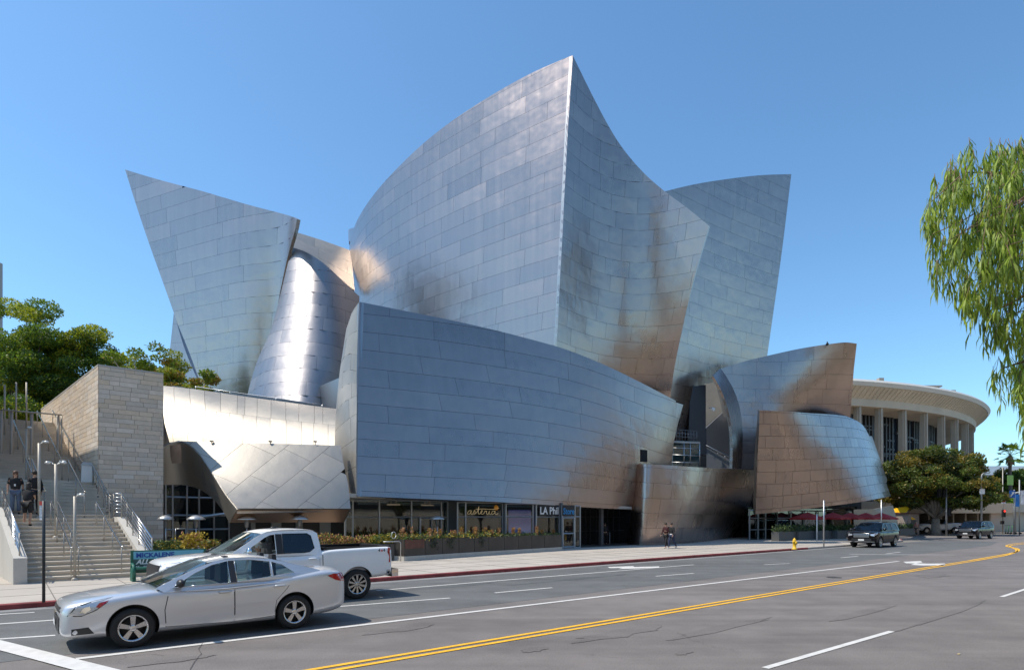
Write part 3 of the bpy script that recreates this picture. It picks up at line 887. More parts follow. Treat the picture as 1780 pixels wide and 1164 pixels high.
strip_px('lane_line', (655, 1026), (1206, 981), 0.12)
strip_px('stop_line', (1477, 963), (1660, 964), 0.25)
# crosswalk bar lower left
flat('crosswalk_line', [gnd(-60, 1112), gnd(0, 1113), gnd(212, 1166), gnd(380, 1215), gnd(250, 1215), gnd(130, 1166), gnd(0, 1131), gnd(-60, 1118)], 0.018, PAINT)
# double yellow line and its curl at the junction
def ribbon(name, pts, w, m, z=0.010):
    pts = [Vector(p) for p in pts]; L_, R_ = [], []
    for i, p in enumerate(pts):
        t = (pts[min(i + 1, len(pts) - 1)] - pts[max(i - 1, 0)]); t.z = 0; t.normalize()
        n_ = Vector((-t.y, t.x, 0)) * w / 2
        L_.append(p + n_ + Vector((0, 0, z))); R_.append(p - n_ + Vector((0, 0, z)))
    mb = MB(); k = len(pts)
    mb.add(L_ + R_, [(i + k, i + 1 + k, i + 1, i) for i in range(k - 1)])
    o = mb.build(name, m, kind='structure'); return o
y1 = [gnd(490, 1176), gnd(900, 1100), gnd(1300, 1033), gnd(1560, 991), gnd(1700, 970)]
ctr = [(-40, 8.4), (0, 8.4), (10, 8.38), (20, 8.4), (30, 8.4), (40, 8.4)]
for s in (-0.12, 0.12):
    pts = [SF(a, b + s) for a, b in ctr[:5]]
    tail = [gnd(1716, 969 - s * 8), gnd(1750, 963.5 - s * 8), gnd(1768 + 10 * s, 958 - s * 2), gnd(1766 + 22 * s, 953), gnd(1752 + 24 * s, 949 + 6 * s), gnd(1765, 945.5 + 9 * s), gnd(1800, 942 + 9 * s), gnd(1850, 938 + 9 * s)]
    ribbon('yellow_line', pts[:4] + [SF(30, 8.4 + s), SF(38, 8.35 + s)], 0.11, YEL)
    sm = smooth_line([tuple(p)[:2] for p in [SF(38, 8.35 + s), gnd(1722, 968.6 - s * 9)] + tail[1:]], 4)
    ribbon('yellow_line', [Vector((x, y, 0)) for x, y in sm], 0.14, YEL, z=0.013)
# turn arrows
def arrow(name, pts):
    flat(name, [gnd(*p) for p in pts], 0.010, PAINT)
arrow('turn_arrow', [(1570, 976), (1600, 974.5), (1604, 977), (1593, 978.5), (1612, 979.2), (1643, 979), (1643, 982), (1604, 982.5), (1583, 981.5), (1590, 979), (1575, 978.5)])
arrow('turn_arrow', [(1056, 985), (1100, 983.5), (1103, 985), (1146, 984), (1146, 986), (1095, 988), (1075, 988.5), (1082, 986.5), (1060, 987)])
# oil stains and patched asphalt
st = mat('tar_stain', (0.045, 0.042, 0.04), 0.8, var=0.3, scale=3)
def smear(c, r, n=14, seed=0):
    rn = random.Random(seed); a, b = g(*c)
    return [SF(a + r[0] * math.cos(6.283 * k / n) * rn.uniform(0.6, 1.1), b + r[1] * math.sin(6.283 * k / n) * rn.uniform(0.5, 1.1)) for k in range(n)]
stn = asphalt('asphalt_stained', (0.157, 0.140, 0.131), 0, 0); stg = asphalt('asphalt_patch', (0.100, 0.105, 0.107), 0, 0)
for i, (c, r_, m_) in enumerate((((1075, 1100), (1.5, .35), stn), ((1260, 1090), (2.0, .22), stn), ((700, 1093), (.9, .25), stn), ((1500, 1064), (2.4, .2), stn), ((930, 1128), (.35, .2), stn), ((1190, 1134), (.25, .12), stn), ((1650, 1066), (3.5, .12), stn), ((1620, 1000), (1.6, .5), stn), ((790, 1018), (2.2, .3), stg), ((1000, 1006), (3.5, .25), stg), ((300, 1148), (.6, .15), stn))):
    flat('road_stain', smear(c, r_, 18, i + 5), 0.0065 + i * 0.00015, m_)
flat('manhole_cover', smear((1450, 1003), (0.36, 0.36), 16, 1), 0.006, st)
ribbon('road_crack', [gnd(352, 1118), gnd(345, 1128), gnd(350, 1136), gnd(338, 1150), gnd(330, 1164)], 0.009, st, z=0.011)
ribbon('road_crack', [gnd(230, 1140), gnd(262, 1136), gnd(285, 1139)], 0.008, st, z=0.005)
leaf = flat('fallen_leaf', smear((1667, 1137), (0.05, 0.03), 7, 4), 0.014, mat('dry_leaf', (0.6, 0.45, 0.2), 0.8), kind=None)
tag(leaf, 'small dry leaf lying alone on the asphalt at the lower right', 'leaf')
# ------------------------------------------------------------ writing
def text_mesh(body, size, name, m, extrude=0.004, shear=0.0, spacing=1.0, align='LEFT', bold=0.0):
    cu = bpy.data.curves.new(name, 'FONT'); cu.body = body; cu.size = size; cu.extrude = extrude
    cu.shear = shear; cu.space_character = spacing; cu.align_x = align; cu.offset = bold; cu.resolution_u = 2
    o = bpy.data.objects.new(name, cu); COL.objects.link(o)
    bpy.context.view_layer.update()
    dg = bpy.context.evaluated_depsgraph_get()
    me = bpy.data.meshes.new_from_object(o.evaluated_get(dg))
    bpy.data.objects.remove(o); me.name = name
    me.materials.clear(); me.materials.append(m)
    return me
def stand_text(me, name, loc, rot, parent=None):
    """upright text facing the street"""
    o = bpy.data.objects.new(name, me); COL.objects.link(o); o.parent = parent
    o.location = loc; o.rotation_euler = (R(90), 0, rot)
    return o
def eval_mesh(me, mods, name='tmp'):
    o = bpy.data.objects.new(name, me); COL.objects.link(o)
    for f in mods: f(o)
    bpy.context.view_layer.update()
    dg = bpy.context.evaluated_depsgraph_get()
    r = bpy.data.meshes.new_from_object(o.evaluated_get(dg)); bpy.data.objects.remove(o)
    return r
ZP = CURBH
def on_b(u, b, z):     # plan position where the direction u of the photo meets a line parallel to the street
    k = (u - U0) / F; Y = b / (DX - DY * k); return Vector((k * Y, Y, z))

# ------------------------------------------------------------ street level of the hall: glazing, frames, soffit
FR = mat('window_frame', (0.42, 0.44, 0.45), 0.4, 0.6)
GOLD = mat('gold_lettering', (0.75, 0.55, 0.28), 0.4, emit=((0.8, 0.6, 0.3), 0.15))
ORANGE = mat('orange_paint', (0.9, 0.35, 0.03), 0.6)
WHITE = mat('white_paint', (0.78, 0.78, 0.77), 0.5)
BLUEL = mat('blue_lettering', (0.03, 0.28, 0.62), 0.5)
CREAM = mat('cream_wall', (0.42, 0.34, 0.25), 0.8, var=0.1)
# soffit under the street wall
mb = MB()
so1 = [on_b(604, 28.3, 3.25), on_b(625, 28.5, 3.25), on_b(880, 29.1, 3.2), on_b(1098, 29.4, 2.88), on_b(1098, 36, 2.88), on_b(880, 36, 3.2), on_b(604, 34, 3.25)]
mb.slab([so1[0], so1[1], so1[2], so1[5], so1[6]], (0, 0, 0.2)); mb.slab([so1[2], so1[3], so1[4], so1[5]], (0, 0, 0.2))
put(mb.mesh('soffit', CONC), 'soffit', hall, HB)
def bar(mb, p, q, w=0.07): 
    d = (Vector(q) - Vector(p)); mb.tube([p, q], w / 2 * 1.25, 4, smooth=False)
def store(b, us, z0, z1, zm, name):
    """posts at us; glass panes below and above the transom"""
    for i in range(len(us) - 1):
        p, q = on_b(us[i], b, 0), on_b(us[i + 1], b, 0)
        for a, c in ((z0, zm - .03), (zm + .03, z1)):
            e = (q - p).normalized() * 0.04
            g_ = MB().slab([(p + e) + Vector((0, 0, a)), (q - e) + Vector((0, 0, a)), (q - e) + Vector((0, 0, c)), (p + e) + Vector((0, 0, c))], (0.01, 0.02, 0)).mesh('glass_pane', GLASS)
            put(g_, 'glass_pane', hall, HB)
    mb = MB()
    for u in us: bar(mb, on_b(u, b, z0), on_b(u, b, z1), 0.09)
    for z in (z0 + .02, zm, z1): bar(mb, on_b(us[0], b, z), on_b(us[-1], b, z), 0.07)
    put(mb.mesh('storefront_frame', FR), 'storefront_frame', hall, HB)
store(30.2, [600, 613, 659, 715, 767, 778], ZP, 3.2, 2.25, 'a')
store(29.5, [795, 809, 873], ZP, 3.15, 2.27, 'b')
store(29.3, [879, 926], ZP, 3.12, 2.28, 'c')
store(29.2, [932, 972], ZP, 3.10, 2.28, 'd')
store(28.9, [977, 999, 1008], ZP, 3.05, 2.30, 'e')
for u, b, w in ((784, 30.6, 1.2), (876, 29.5, .2), (929, 29.4, .2), (974.5, 29.2, .15)):
    p = on_b(u, b, 1.7); put(MB().box(p, (w, 0.3, 3.1), TH).mesh('pier', mat('grey_pier', (0.16, 0.17, 0.18), 0.5, 0.5)), 'pier', hall, HB)
# door leaves
for u0, u1, b in ((730, 750, 30.15), (750, 767, 30.15), (978, 998, 28.86)):
    mb = MB()
    for u in (u0, u1): bar(mb, on_b(u, b, ZP), on_b(u, b, 2.25), 0.10)
    bar(mb, on_b(u0, b, 2.22), on_b(u1, b, 2.22), .1); bar(mb, on_b(u0, b, 1.15), on_b(u1, b, 1.15), .08); bar(mb, on_b(u0, b, .22), on_b(u1, b, .22), .1)
    put(mb.mesh('door', FR), 'door', hall, HB)
# back of house: floor, back wall, side walls, ceiling so the interior reads as a room
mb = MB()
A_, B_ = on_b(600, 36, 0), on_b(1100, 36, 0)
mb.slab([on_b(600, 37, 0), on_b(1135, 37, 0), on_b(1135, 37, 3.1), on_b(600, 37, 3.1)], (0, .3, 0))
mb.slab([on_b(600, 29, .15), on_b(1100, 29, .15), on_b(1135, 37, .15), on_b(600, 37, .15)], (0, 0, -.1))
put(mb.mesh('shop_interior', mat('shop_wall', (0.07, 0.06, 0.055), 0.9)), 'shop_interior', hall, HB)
mb = MB()
for u0, u1, b, z0, z1 in ((663, 700, 33, 0.2, 3.0), (812, 832, 31.5, .2, 3.0), (838, 868, 32, .2, 2.2)):
    mb.slab([on_b(u0, b, z0), on_b(u1, b, z0), on_b(u1, b, z1), on_b(u0, b, z1)], (0, .15, 0))
put(mb.mesh('inner_wall', CREAM), 'inner_wall', hall, HB)
mb = MB()   # dark curtain wall in the recess beside the shop
for u in (1010, 1018, 1026, 1036, 1056, 1066, 1076): bar(mb, on_b(u, 31.6, ZP), on_b(u, 31.6, 3.0), .07)
bar(mb, on_b(1010, 31.6, 1.2), on_b(1085, 31.6, 1.2), .05); bar(mb, on_b(1010, 31.6, 2.3), on_b(1085, 31.6, 2.3), .05)
put(mb.mesh('recess_frame', DARKM), 'recess_frame', hall, HB)
mb = MB(); mb.slab([on_b(1010, 32.4, 0), on_b(1120, 32.4, 0), on_b(1120, 32.4, 2.95), on_b(1010, 32.4, 2.95)], (0, .2, 0))
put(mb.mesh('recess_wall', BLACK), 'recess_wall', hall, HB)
mb = MB(); p = on_b(1045, 30.3, 0); mb.box((p.x, p.y, 1.55), (.25, .25, 2.85), TH)
put(mb.mesh('column', mat('grey_column', (0.10, 0.10, 0.105), 0.6)), 'column', hall, HB)
# linear lamps hanging under the soffit
for u in (684, 743):
    p, q = on_b(u - 11, 29.6, 2.95), on_b(u + 11, 29.6, 2.95)
    mb = MB(); mb.tube([p, q], .05, 6); mb.tube([p.lerp(q, .3), p.lerp(q, .3) + Vector((0, 0, .3))], .01, 4); mb.tube([p.lerp(q, .7), p.lerp(q, .7) + Vector((0, 0, .3))], .01, 4)
    put(mb.mesh('soffit_lamp', mat('lamp_tube', (0.62, 0.5, 0.36), 0.5)), 'soffit_lamp', hall, HB)
# shop signs
def sign_at(body, u0, u1, b, z, size, m, name, bg=None, h=0.62, **k):
    p, q = on_b(u0, b, z), on_b(u1, b, z)
    if bg:
        e = (q - p).normalized()
        put(MB().slab([p - e * .06 + Vector((0, 0, -.1)), q + e * .06 + Vector((0, 0, -.1)), q + e * .06 + Vector((0, 0, h)), p - e * .06 + Vector((0, 0, h))], (0.02, 0.03, 0)).mesh('sign_board', bg), 'sign_board', hall, HB)
    if body:
        me = text_mesh(body, size, 'lettering', m, **k)
        w = max(v.co.x for v in me.vertices) - min(v.co.x for v in me.vertices)
        s = (q - p).length / w
        me.transform(Matrix.Diagonal((s, 1, 1, 1)))
        me.transform(Matrix.Translation(p + Vector((DY, -DX, 0)) * .03) @ Matrix.Rotation(TH, 4, 'Z') @ Matrix.Rotation(R(90), 4, 'X'))
        put(me, 'lettering', hall, HB)
SIGNBG = mat('sign_black', (0.02, 0.02, 0.02), 0.6)
sign_at('LA Phil', 938, 969.5, 29.12, 2.47, 0.68, WHITE, 'x', bg=SIGNBG, bold=0.012)
sign_at('Store', 978.5, 997.5, 28.8, 2.47, 0.60, BLUEL, 'x', bg=SIGNBG, bold=0.006)
# flowing script "asteria": one pen line per letter, with an orange sun
def pen(strokes, u0, u1, b, z0, h, r, m, name):
    p, q = on_b(u0, b, 0), on_b(u1, b, 0); mb = MB()
    off = Vector((DY, -DX, 0)) * .03
    for st_ in strokes:
        pts = [p + (q - p) * x + off + Vector((0, 0, z0 + y * h)) for x, y in smooth_line(st_, 3)]
        mb.tube(pts, r, 5)
    put(mb.mesh(name, m), name, hall, HB)
pen([[(.10, .45), (.05, .40), (.0, .15), (.03, .0), (.09, .12), (.12, .45), (.11, .1), (.15, .0), (.20, .3), (.22, .5), (.24, .25), (.22, .02), (.18, .05)],
     [(.24, .05), (.32, .4), (.36, .95), (.34, .3), (.36, .02), (.42, .15)], [(.26, .62), (.5, .66), (.8, .62), (1.02, .78)],
     [(.42, .15), (.47, .4), (.45, .48), (.42, .25), (.45, .02), (.52, .12), (.56, .42), (.58, .36), (.62, .42)], [(.60, .42), (.61, .08), (.66, .02), (.70, .42), (.69, .1), (.74, .02)],
     [(.88, .42), (.80, .38), (.77, .12), (.80, .0), (.86, .14), (.89, .42), (.88, .12), (.93, .0), (.99, .12)]], 812, 866, 29.4, 2.44, .50, .016, GOLD, 'script_lettering')
p = on_b(862, 29.4, 2.86)
mb = MB(); mb.lathe([(0, 0), (.17, 0), (.17, .02), (0, .02)], (0, 0, 0), 20, axis='Y')
me = mb.mesh('orange_sun', ORANGE); me.transform(Matrix.Translation(p + Vector((DY, -DX, 0)) * .04) @ Matrix.Rotation(TH, 4, 'Z')); put(me, 'orange_sun', hall, HB)
# lit purple picture and dark figures in the shop windows
me = MB()
p0, p1 = on_b(884, 30.2, 0), on_b(923, 30.2, 0)
z = Vector((0, 0, 1))
me.slab([p0 + z * .5, p1 + z * .5, p1 + z * 2.75, p0 + z * 2.75], (0, .05, 0))
def mural():
    m = bpy.data.materials.new('window_picture'); m.use_nodes = True
    n = m.node_tree.nodes; l = m.node_tree.links; b = n['Principled BSDF']
    tc = n.new('ShaderNodeTexCoord'); sp = n.new('ShaderNodeSeparateXYZ'); l.new(tc.outputs['Object'], sp.inputs[0])
    cr = n.new('ShaderNodeValToRGB'); mr = n.new('ShaderNodeMapRange'); mr.inputs['From Min'].default_value = .5; mr.inputs['From Max'].default_value = 2.75
    no = n.new('ShaderNodeTexNoise'); no.inputs['Scale'].default_value = 2.2
    ma = n.new('ShaderNodeMath'); ma.operation = 'MULTIPLY_ADD'; ma.inputs[1].default_value = .35; l.new(no.outputs[0], ma.inputs[0]); l.new(sp.outputs[2], ma.inputs[2])
    l.new(tc.outputs['Object'], no.inputs['Vector']); l.new(ma.outputs[0], mr.inputs[0]); l.new(mr.outputs[0], cr.inputs[0])
    e = cr.color_ramp.elements; e[0].color = (.16, .15, .40, 1); e[1].color = (.10, .10, .28, 1); e[0].position = .25
    for ps, c in ((.36, (.35, .22, .12)), (.43, (.08, .16, .42)), (.52, (.22, .22, .50)), (.7, (.12, .10, .32))):
        x = e.new(ps); x.color = (*c, 1)
    l.new(cr.outputs[0], b.inputs['Base Color']); l.new(cr.outputs[0], b.inputs['Emission Color']); b.inputs['Emission Strength'].default_value = 0.5
    return m
put(me.mesh('window_picture', mural()), 'window_picture', hall, HB)
mb = MB()
for u in (838, 846):
    p = on_b(u, 30.4, 0); mb.tube([p + z * .2, p + z * 1.0, p + z * 1.25, p + z * 1.5, p + z * 1.62], [.10, .14, .24, .22, .06], 8)
put(mb.mesh('display_dummy', BLACK), 'display_dummy', hall, HB)
mb = MB()
for u in (620, 700, 862): 
    p = on_b(u, 31.5, 0); mb.tube([p + z * .2, p + z * .8, p + z * 1.2], [.2, .22, .1], 8)
put(mb.mesh('white_drape', WHITE), 'white_drape', hall, HB)

# restaurant glazing behind the arch
mb = MB(); bb = 35.4
for u in (288, 300, 325, 346, 372, 398): bar(mb, on_b(u, bb, ZP), on_b(u, bb, 4.6 - max(0, u - 340) * .028), .08)
for zz, u1 in ((1.6, 398), (2.35, 397), (3.3, 372)): bar(mb, on_b(287, bb, zz), on_b(u1, bb, zz), .07)
bar(mb, on_b(350, bb - .3, 2.25), on_b(395, bb - .6, 2.45), .12)
put(mb.mesh('restaurant_frame', FR), 'restaurant_frame', hall, HB)
put(MB().slab([on_b(285, bb + .06, .1), on_b(405, bb + .06, .1), on_b(402, bb + .06, 2.2), on_b(372, bb + .06, 3.6), on_b(345, bb + .06, 4.6), on_b(285, bb + .06, 4.6)], (0, .03, 0)).mesh('restaurant_glass', GLASS_T), 'restaurant_glass', hall, HB)
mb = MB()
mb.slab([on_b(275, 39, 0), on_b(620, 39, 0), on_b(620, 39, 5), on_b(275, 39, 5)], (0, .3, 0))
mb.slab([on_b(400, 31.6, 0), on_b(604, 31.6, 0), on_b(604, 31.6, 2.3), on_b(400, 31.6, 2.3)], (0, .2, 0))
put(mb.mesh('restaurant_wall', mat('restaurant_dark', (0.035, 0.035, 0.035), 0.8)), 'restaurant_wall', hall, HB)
for u, w in ((305, .3), (333, .35), (358, .5), (382, .6), (440, .2), (480, .5), (520, .35), (565, .6)):
    p = on_b(u, 31.55 if u > 400 else 36.6, 1.35); put(MB().box(p, (w, .1, 2.3), TH).mesh('pale_curtain', mat('curtain_cloth', (0.22, 0.23, 0.22), 0.9)), 'pale_curtain', hall, HB)

# cafe glazing under the flared skirt
mb = MB()
cz = 3.0
for u in (1303, 1318, 1331, 1352, 1375, 1398, 1422, 1447, 1472, 1490): bar(mb, on_b(u, 28.8 if u < 1355 else 27.6, ZP), on_b(u, 28.8 if u < 1355 else 27.6, cz), .12)
for zz in (1.1, 2.2, 2.95): bar(mb, on_b(1303, 28.8, zz), on_b(1352, 28.8, zz), .08); bar(mb, on_b(1352, 27.6, zz), on_b(1490, 27.6, zz), .08)
put(mb.mesh('cafe_frame', FR), 'cafe_frame', hall, HB)
put(MB().slab([on_b(1300, 28.9, .1), on_b(1352, 28.9, .1), on_b(1352, 28.9, 3.2), on_b(1300, 28.9, 3.2)], (0, .03, 0)).mesh('cafe_glass', GLASS), 'cafe_glass', hall, HB)
put(MB().slab([on_b(1352, 27.7, .1), on_b(1490, 27.7, .1), on_b(1490, 27.7, 3.6), on_b(1352, 27.7, 3.6)], (0, .03, 0)).mesh('cafe_glass', GLASS), 'cafe_glass', hall, HB)
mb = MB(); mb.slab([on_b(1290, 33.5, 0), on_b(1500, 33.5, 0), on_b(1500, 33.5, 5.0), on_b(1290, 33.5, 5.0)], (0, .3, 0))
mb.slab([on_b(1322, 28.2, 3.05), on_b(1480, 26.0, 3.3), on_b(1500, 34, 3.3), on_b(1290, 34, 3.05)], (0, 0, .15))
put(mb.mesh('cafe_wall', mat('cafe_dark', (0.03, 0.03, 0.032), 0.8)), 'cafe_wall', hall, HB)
# pale metal wedge at the right foot of the skirt
mb = MB(); mb.slab([ray(1484, 885, 66), ray(1520, 884, 68), ray(1552, 878, 70), ray(1566, 925, 70), ray(1484, 930, 66)], (0, .4, 0))
put(mb.mesh('pale_wedge', STEEL_M), 'pale_wedge', hall, HB)
# dark mass filling the hall behind its sails (plain roofs and walls no opening shows)
mb = MB()
for u0, b0, u1, b1, h in ((640, 39, 1040, 41, 13), (1180, 38, 1330, 38, 14), (300, 45, 560, 45, 11)):
    p, q = on_b(u0, b0, 0), on_b(u1, b1, 0); n_ = Vector((-DY, DX, 0)) * 9
    mb.slab([p, q, q + n_, p + n_], (0, 0, h))
put(mb.mesh('core_block', RIM), 'core_block', hall, HB)
# dome camera, lights on the ledge, ledge rail
mb = MB()
for u in (368, 470, 548):
    p = Vector(SG.ev(SG.invert([(u, 773)]))[0]); mb.tube([p, p + z * .16], .02, 5); mb.box(p + z * .18, (.16, .08, .06), TH); 
put(mb.mesh('ledge_lamp', mat('black_fitting', (.03, .03, .03), .5)), 'ledge_lamp', hall, HB)
mb = MB(); pr = [Vector(q_) for q_ in SFb.ev(SFb.invert([(340, 675), (400, 684), (480, 695), (560, 707)]))]
mb.tube([p + z * .12 for p in pr], .03, 5)
for p in pr: mb.tube([p - z * .1, p + z * .14], .03, 5)
put(mb.mesh('ledge_rail', ALU), 'ledge_rail', hall, HB)
mb = MB(); p = ray(1240, 712, 56.5); mb.blob(p, .16, 10, 6); mb.tube([p, p + Vector((0, 0, .2)), p + Vector((-.2, .6, .3))], .05, 6); mb.lathe([(.17, 0), (.17, .12), (.06, .2)], p, 10)
put(mb.mesh('dome_camera', WHITE), 'dome_camera', hall, HB)
mb = MB(); p = ray(1438, 598, 57.6); mb.blob(p, (.12, .2, .13), 8, 5); mb.tube([p + z * .1, p + z * .25], [.06, .04], 6)
bird = mb.build('bird', BLACK); tag(bird, 'tiny dark bird perched on the rim of the curling steel sheet', 'bird')

# ------------------------------------------------------------ stone wing and stairs
def stone_mat():
    m = mat('stone_face', (0.60, 0.50, 0.395), 0.9, bump=0.35, bscale=7, var=0.06)
    n = m.node_tree.nodes; l = m.node_tree.links; b = n['Principled BSDF']
    src = b.inputs['Base Color'].links[0].from_socket
    at = n.new('ShaderNodeAttribute'); at.attribute_name = 'tone'
    mr = n.new('ShaderNodeMapRange'); mr.inputs['To Min'].default_value = .90; mr.inputs['To Max'].default_value = 1.12; l.new(at.outputs['Fac'], mr.inputs[0])
    hs = n.new('ShaderNodeHueSaturation'); l.new(src, hs.inputs['Color']); l.new(mr.outputs[0], hs.inputs['Value'])
    m2 = n.new('ShaderNodeMapRange'); m2.inputs['To Min'].default_value = .75; m2.inputs['To Max'].default_value = 1.2
    ps = n.new('ShaderNodeMath'); ps.operation = 'PINGPONG'; ps.inputs[1].default_value = .25; l.new(at.outputs['Fac'], ps.inputs[0])
    ms = n.new('ShaderNodeMath'); ms.operation = 'MULTIPLY'; ms.inputs[1].default_value = 4; l.new(ps.outputs[0], ms.inputs[0]); l.new(ms.outputs[0], m2.inputs[0]); l.new(m2.outputs[0], hs.inputs['Saturation'])
    l.new(hs.outputs[0], b.inputs['Base Color'])
    return m
STM = stone_mat()
JOINT = mat('stone_joint', (0.34, 0.28, 0.225), 0.95)
P1 = on_b(171.5, 32.3, 0); P2 = on_b(284, 32.3, 0); P0 = Vector((ray(72, 712, 37.6).x, 37.6, 0))
ZT = 9.0
wing = thing('stone_wing', 'beige sandstone block of coursed slabs at the head of the stairs', 'building', (P1.x, P1.y, 0))
core = MB(); bk = Vector((-DY, DX, 0)) * 14
core.slab([P1, P2, P2 + bk, P0 + Vector((4, 6, 0)), P0], (0, 0, ZT))
put_base = P1.copy()
def putw(me, name, kind=None, parent=None):
    o = bpy.data.objects.new(name, me); COL.objects.link(o); o.parent = parent or wing
    if parent is None: o.matrix_parent_inverse = Matrix.Translation(-Vector((P1.x, P1.y, 0)))
    if kind: o['kind'] = kind
    return o
cm = core.mesh('wall', JOINT); fix_up(cm); wallo = putw(cm, 'wall')
def course(p, q, z0, z1, h, L, rn, out, zt=None, base=None):
    """slabs laid in courses on the wall from p to q; yields stone meshes' data"""
    d = (q - p); W = d.length; d.normalize(); n_ = Vector((d.y, -d.x, 0))
    if n_.dot(-p) < 0: n_ = -n_
    zz = z0; res = []; j = 0
    while zz < z1 - .01:
        hh = min(h, z1 - zz); x = -L * rn.uniform(0, 1)
        while x < W:
            w = L * rn.choice([.55, .8, 1, 1, 1.15]); x0, x1 = max(x, 0), min(x + w, W); x += w
            if x1 - x0 < .04: continue
            if base and zz + hh < base(x0): continue
            g_ = .007; o_ = out + rn.uniform(0, .008)
            a_ = p + d * (x0 + g_); b_ = p + d * (x1 - g_)
            v = []
            for zq in (zz + g_, zz + hh - g_):
                for pt in (a_, b_): v.append(tuple(pt + n_ * o_ + Vector((0, 0, zq))))
                for pt in (b_, a_): v.append(tuple(pt - n_ * .01 + Vector((0, 0, zq))))
            # v: 0 a_out 1 b_out 2 b_in 3 a_in, then upper
            f = [(0, 1, 5, 4), (1, 2, 6, 5), (3, 0, 4, 7), (4, 5, 6, 7), (0, 3, 2, 1)]
            res.append((v, f, rn.random()))
        zz += hh; j += 1
    return res
def stone_mesh(lst, name):
    vs, fs, tn = [], [], []
    for v, f, t in lst:
        b = len(vs); vs += v; fs += [tuple(i + b for i in q) for q in f]; tn += [t] * len(v)
    me = bpy.data.meshes.new(name); me.from_pydata(vs, [], fs); me.materials.append(STM)
    a = me.attributes.new('tone', 'FLOAT', 'POINT'); a.data.foreach_set('value', tn); me.update(); fix_up(me)
    return me
rn = random.Random(11)
front = course(P1, P2, 0.2, ZT - .02, .21, .70, rn, .02)
for s_ in front[:300]:
    o = bpy.data.objects.new('stone', stone_mesh([s_], 'stone')); COL.objects.link(o); o.parent = wallo
side = course(P1, P0, 0.2, ZT - .02, .21, .78, rn, .02)
putw(stone_mesh(side + front[300:], 'side_stones'), 'side_stones', kind='stuff')
mb = MB()
for p, q in ((P1, P2), (P1, P0)):
    d = (q - p).normalized(); n_ = Vector((d.y, -d.x, 0)); n_ = n_ if n_.dot(-p) > 0 else -n_
    mb.slab([p + n_ * .035 + z * (ZT - .02), q + n_ * .035 + z * (ZT - .02), q - n_ * .4 + z * (ZT - .02), p - n_ * .4 + z * (ZT - .02)], (0, 0, .07))
putw(mb.mesh('coping', CONC), 'coping')

# flights: (first b, number of risers, start z)
STEP = mat('stair_concrete', (0.54, 0.48, 0.40), 0.9, var=0.10, scale=1.2, bump=0.2, bscale=20)
stairs = thing('staircase', 'broad grey concrete staircase climbing between parapets beside the stone wing', 'staircase', SF(2, 24.6, ZP))
def puts(me, name, kind=None):
    o = bpy.data.objects.new(name, me); COL.objects.link(o); o.parent = stairs; o.matrix_parent_inverse = Matrix.Translation(-SF(2, 24.6, ZP)); return o
def sk(a, b): return a - .097 * (b - 24.6)      # the flights run parallel to the stone wing
def rbound(b): return sk(3.75, b)
def lbound(b): return sk(.42, b) if b < 29 else -3
zc, bc = ZP, 24.6
flights = [(13, .34), (0, .35), (12, .31), (0, 1.6), (26, .33)]
LV = {}
for nrs, tr in flights:
    if nrs == 0:
        mb = MB(); mb.slab([SF(lbound(bc), bc, 0), SF(rbound(bc), bc, 0), SF(rbound(bc + tr), bc + tr, 0), SF(lbound(bc + tr), bc + tr, 0)], (0, 0, zc)); me = mb.mesh('landing', STEP); fix_up(me); puts(me, 'landing')
        bc += tr; continue
    for k in range(nrs):
        zc += .147
        mb = MB(); lf = lbound(bc)
        q = [SF(lf, bc, zc), SF(rbound(bc), bc, zc), SF(rbound(bc + tr), bc + tr + .02, zc), SF(lf, bc + tr + .02, zc)]
        mb.slab(q, (0, 0, -.055))                       # tread with a nosing
        q2 = [SF(lf, bc + .035, 0), SF(rbound(bc), bc + .035, 0), SF(rbound(bc + tr), bc + tr + .02, 0), SF(lf, bc + tr + .02, 0)]
        mb.slab([p + Vector((0, 0, zc - .055)) for p in q2], (0, 0, -.16))
        puts(mb.mesh('step', STEP), 'step'); LV[round(bc, 2)] = zc
        bc += tr
mb = MB(); mb.slab([SF(-12, bc, 0), SF(3, bc, 0), SF(3, bc + 30, 0), SF(-12, bc + 30, 0)], (0, 0, zc)); me = mb.mesh('upper_landing', STEP); fix_up(me); puts(me, 'upper_landing')
ZTOPST, BTOPST = zc, bc
def stair_z(b):
    c = [k for k in LV if k <= b + 1e-6]
    return LV[max(c)] if c else ZP
# solid below the flights
# cheek walls of the bottom flight
mb = MB()
def cheek(a0, a1, b0, b1, z0, z1, bend):
    P = [SF(sk(a0, b0), b0, 0), SF(sk(a0, bend), bend, 0), SF(sk(a0, bend), bend, z1), SF(sk(a0, b1), b1, z1), SF(sk(a0, b0), b0, z0)]
    mb.slab(P, SF(a1 - a0, 0) )
cheek(3.77, 4.09, 24.5, 29.0, .45, 2.25, 32.2)
me = mb.mesh('parapet', CONC_P); fix_up(me); puts(me, 'parapet')
mb = MB()
cheek(.06, .40, 24.2, 29.0, .95, 2.6, 31)
me = mb.mesh('parapet', CONC_P); fix_up(me); puts(me, 'parapet')
# unseen block added left of the stairs, placed and sized to shade them
lw = MB(); lw.slab([SF(-1.35, 33.4, 0), SF(-3.1, 51, 0), SF(-30, 51, 0), SF(-30, 33.4, 0)], (0, 0, 14.3))
o = lw.build('stone_building', STONE); fix_up(o.data)
tag(o, 'unseen sandstone block added left of the stairs to shade them, beyond the picture edge', 'building')

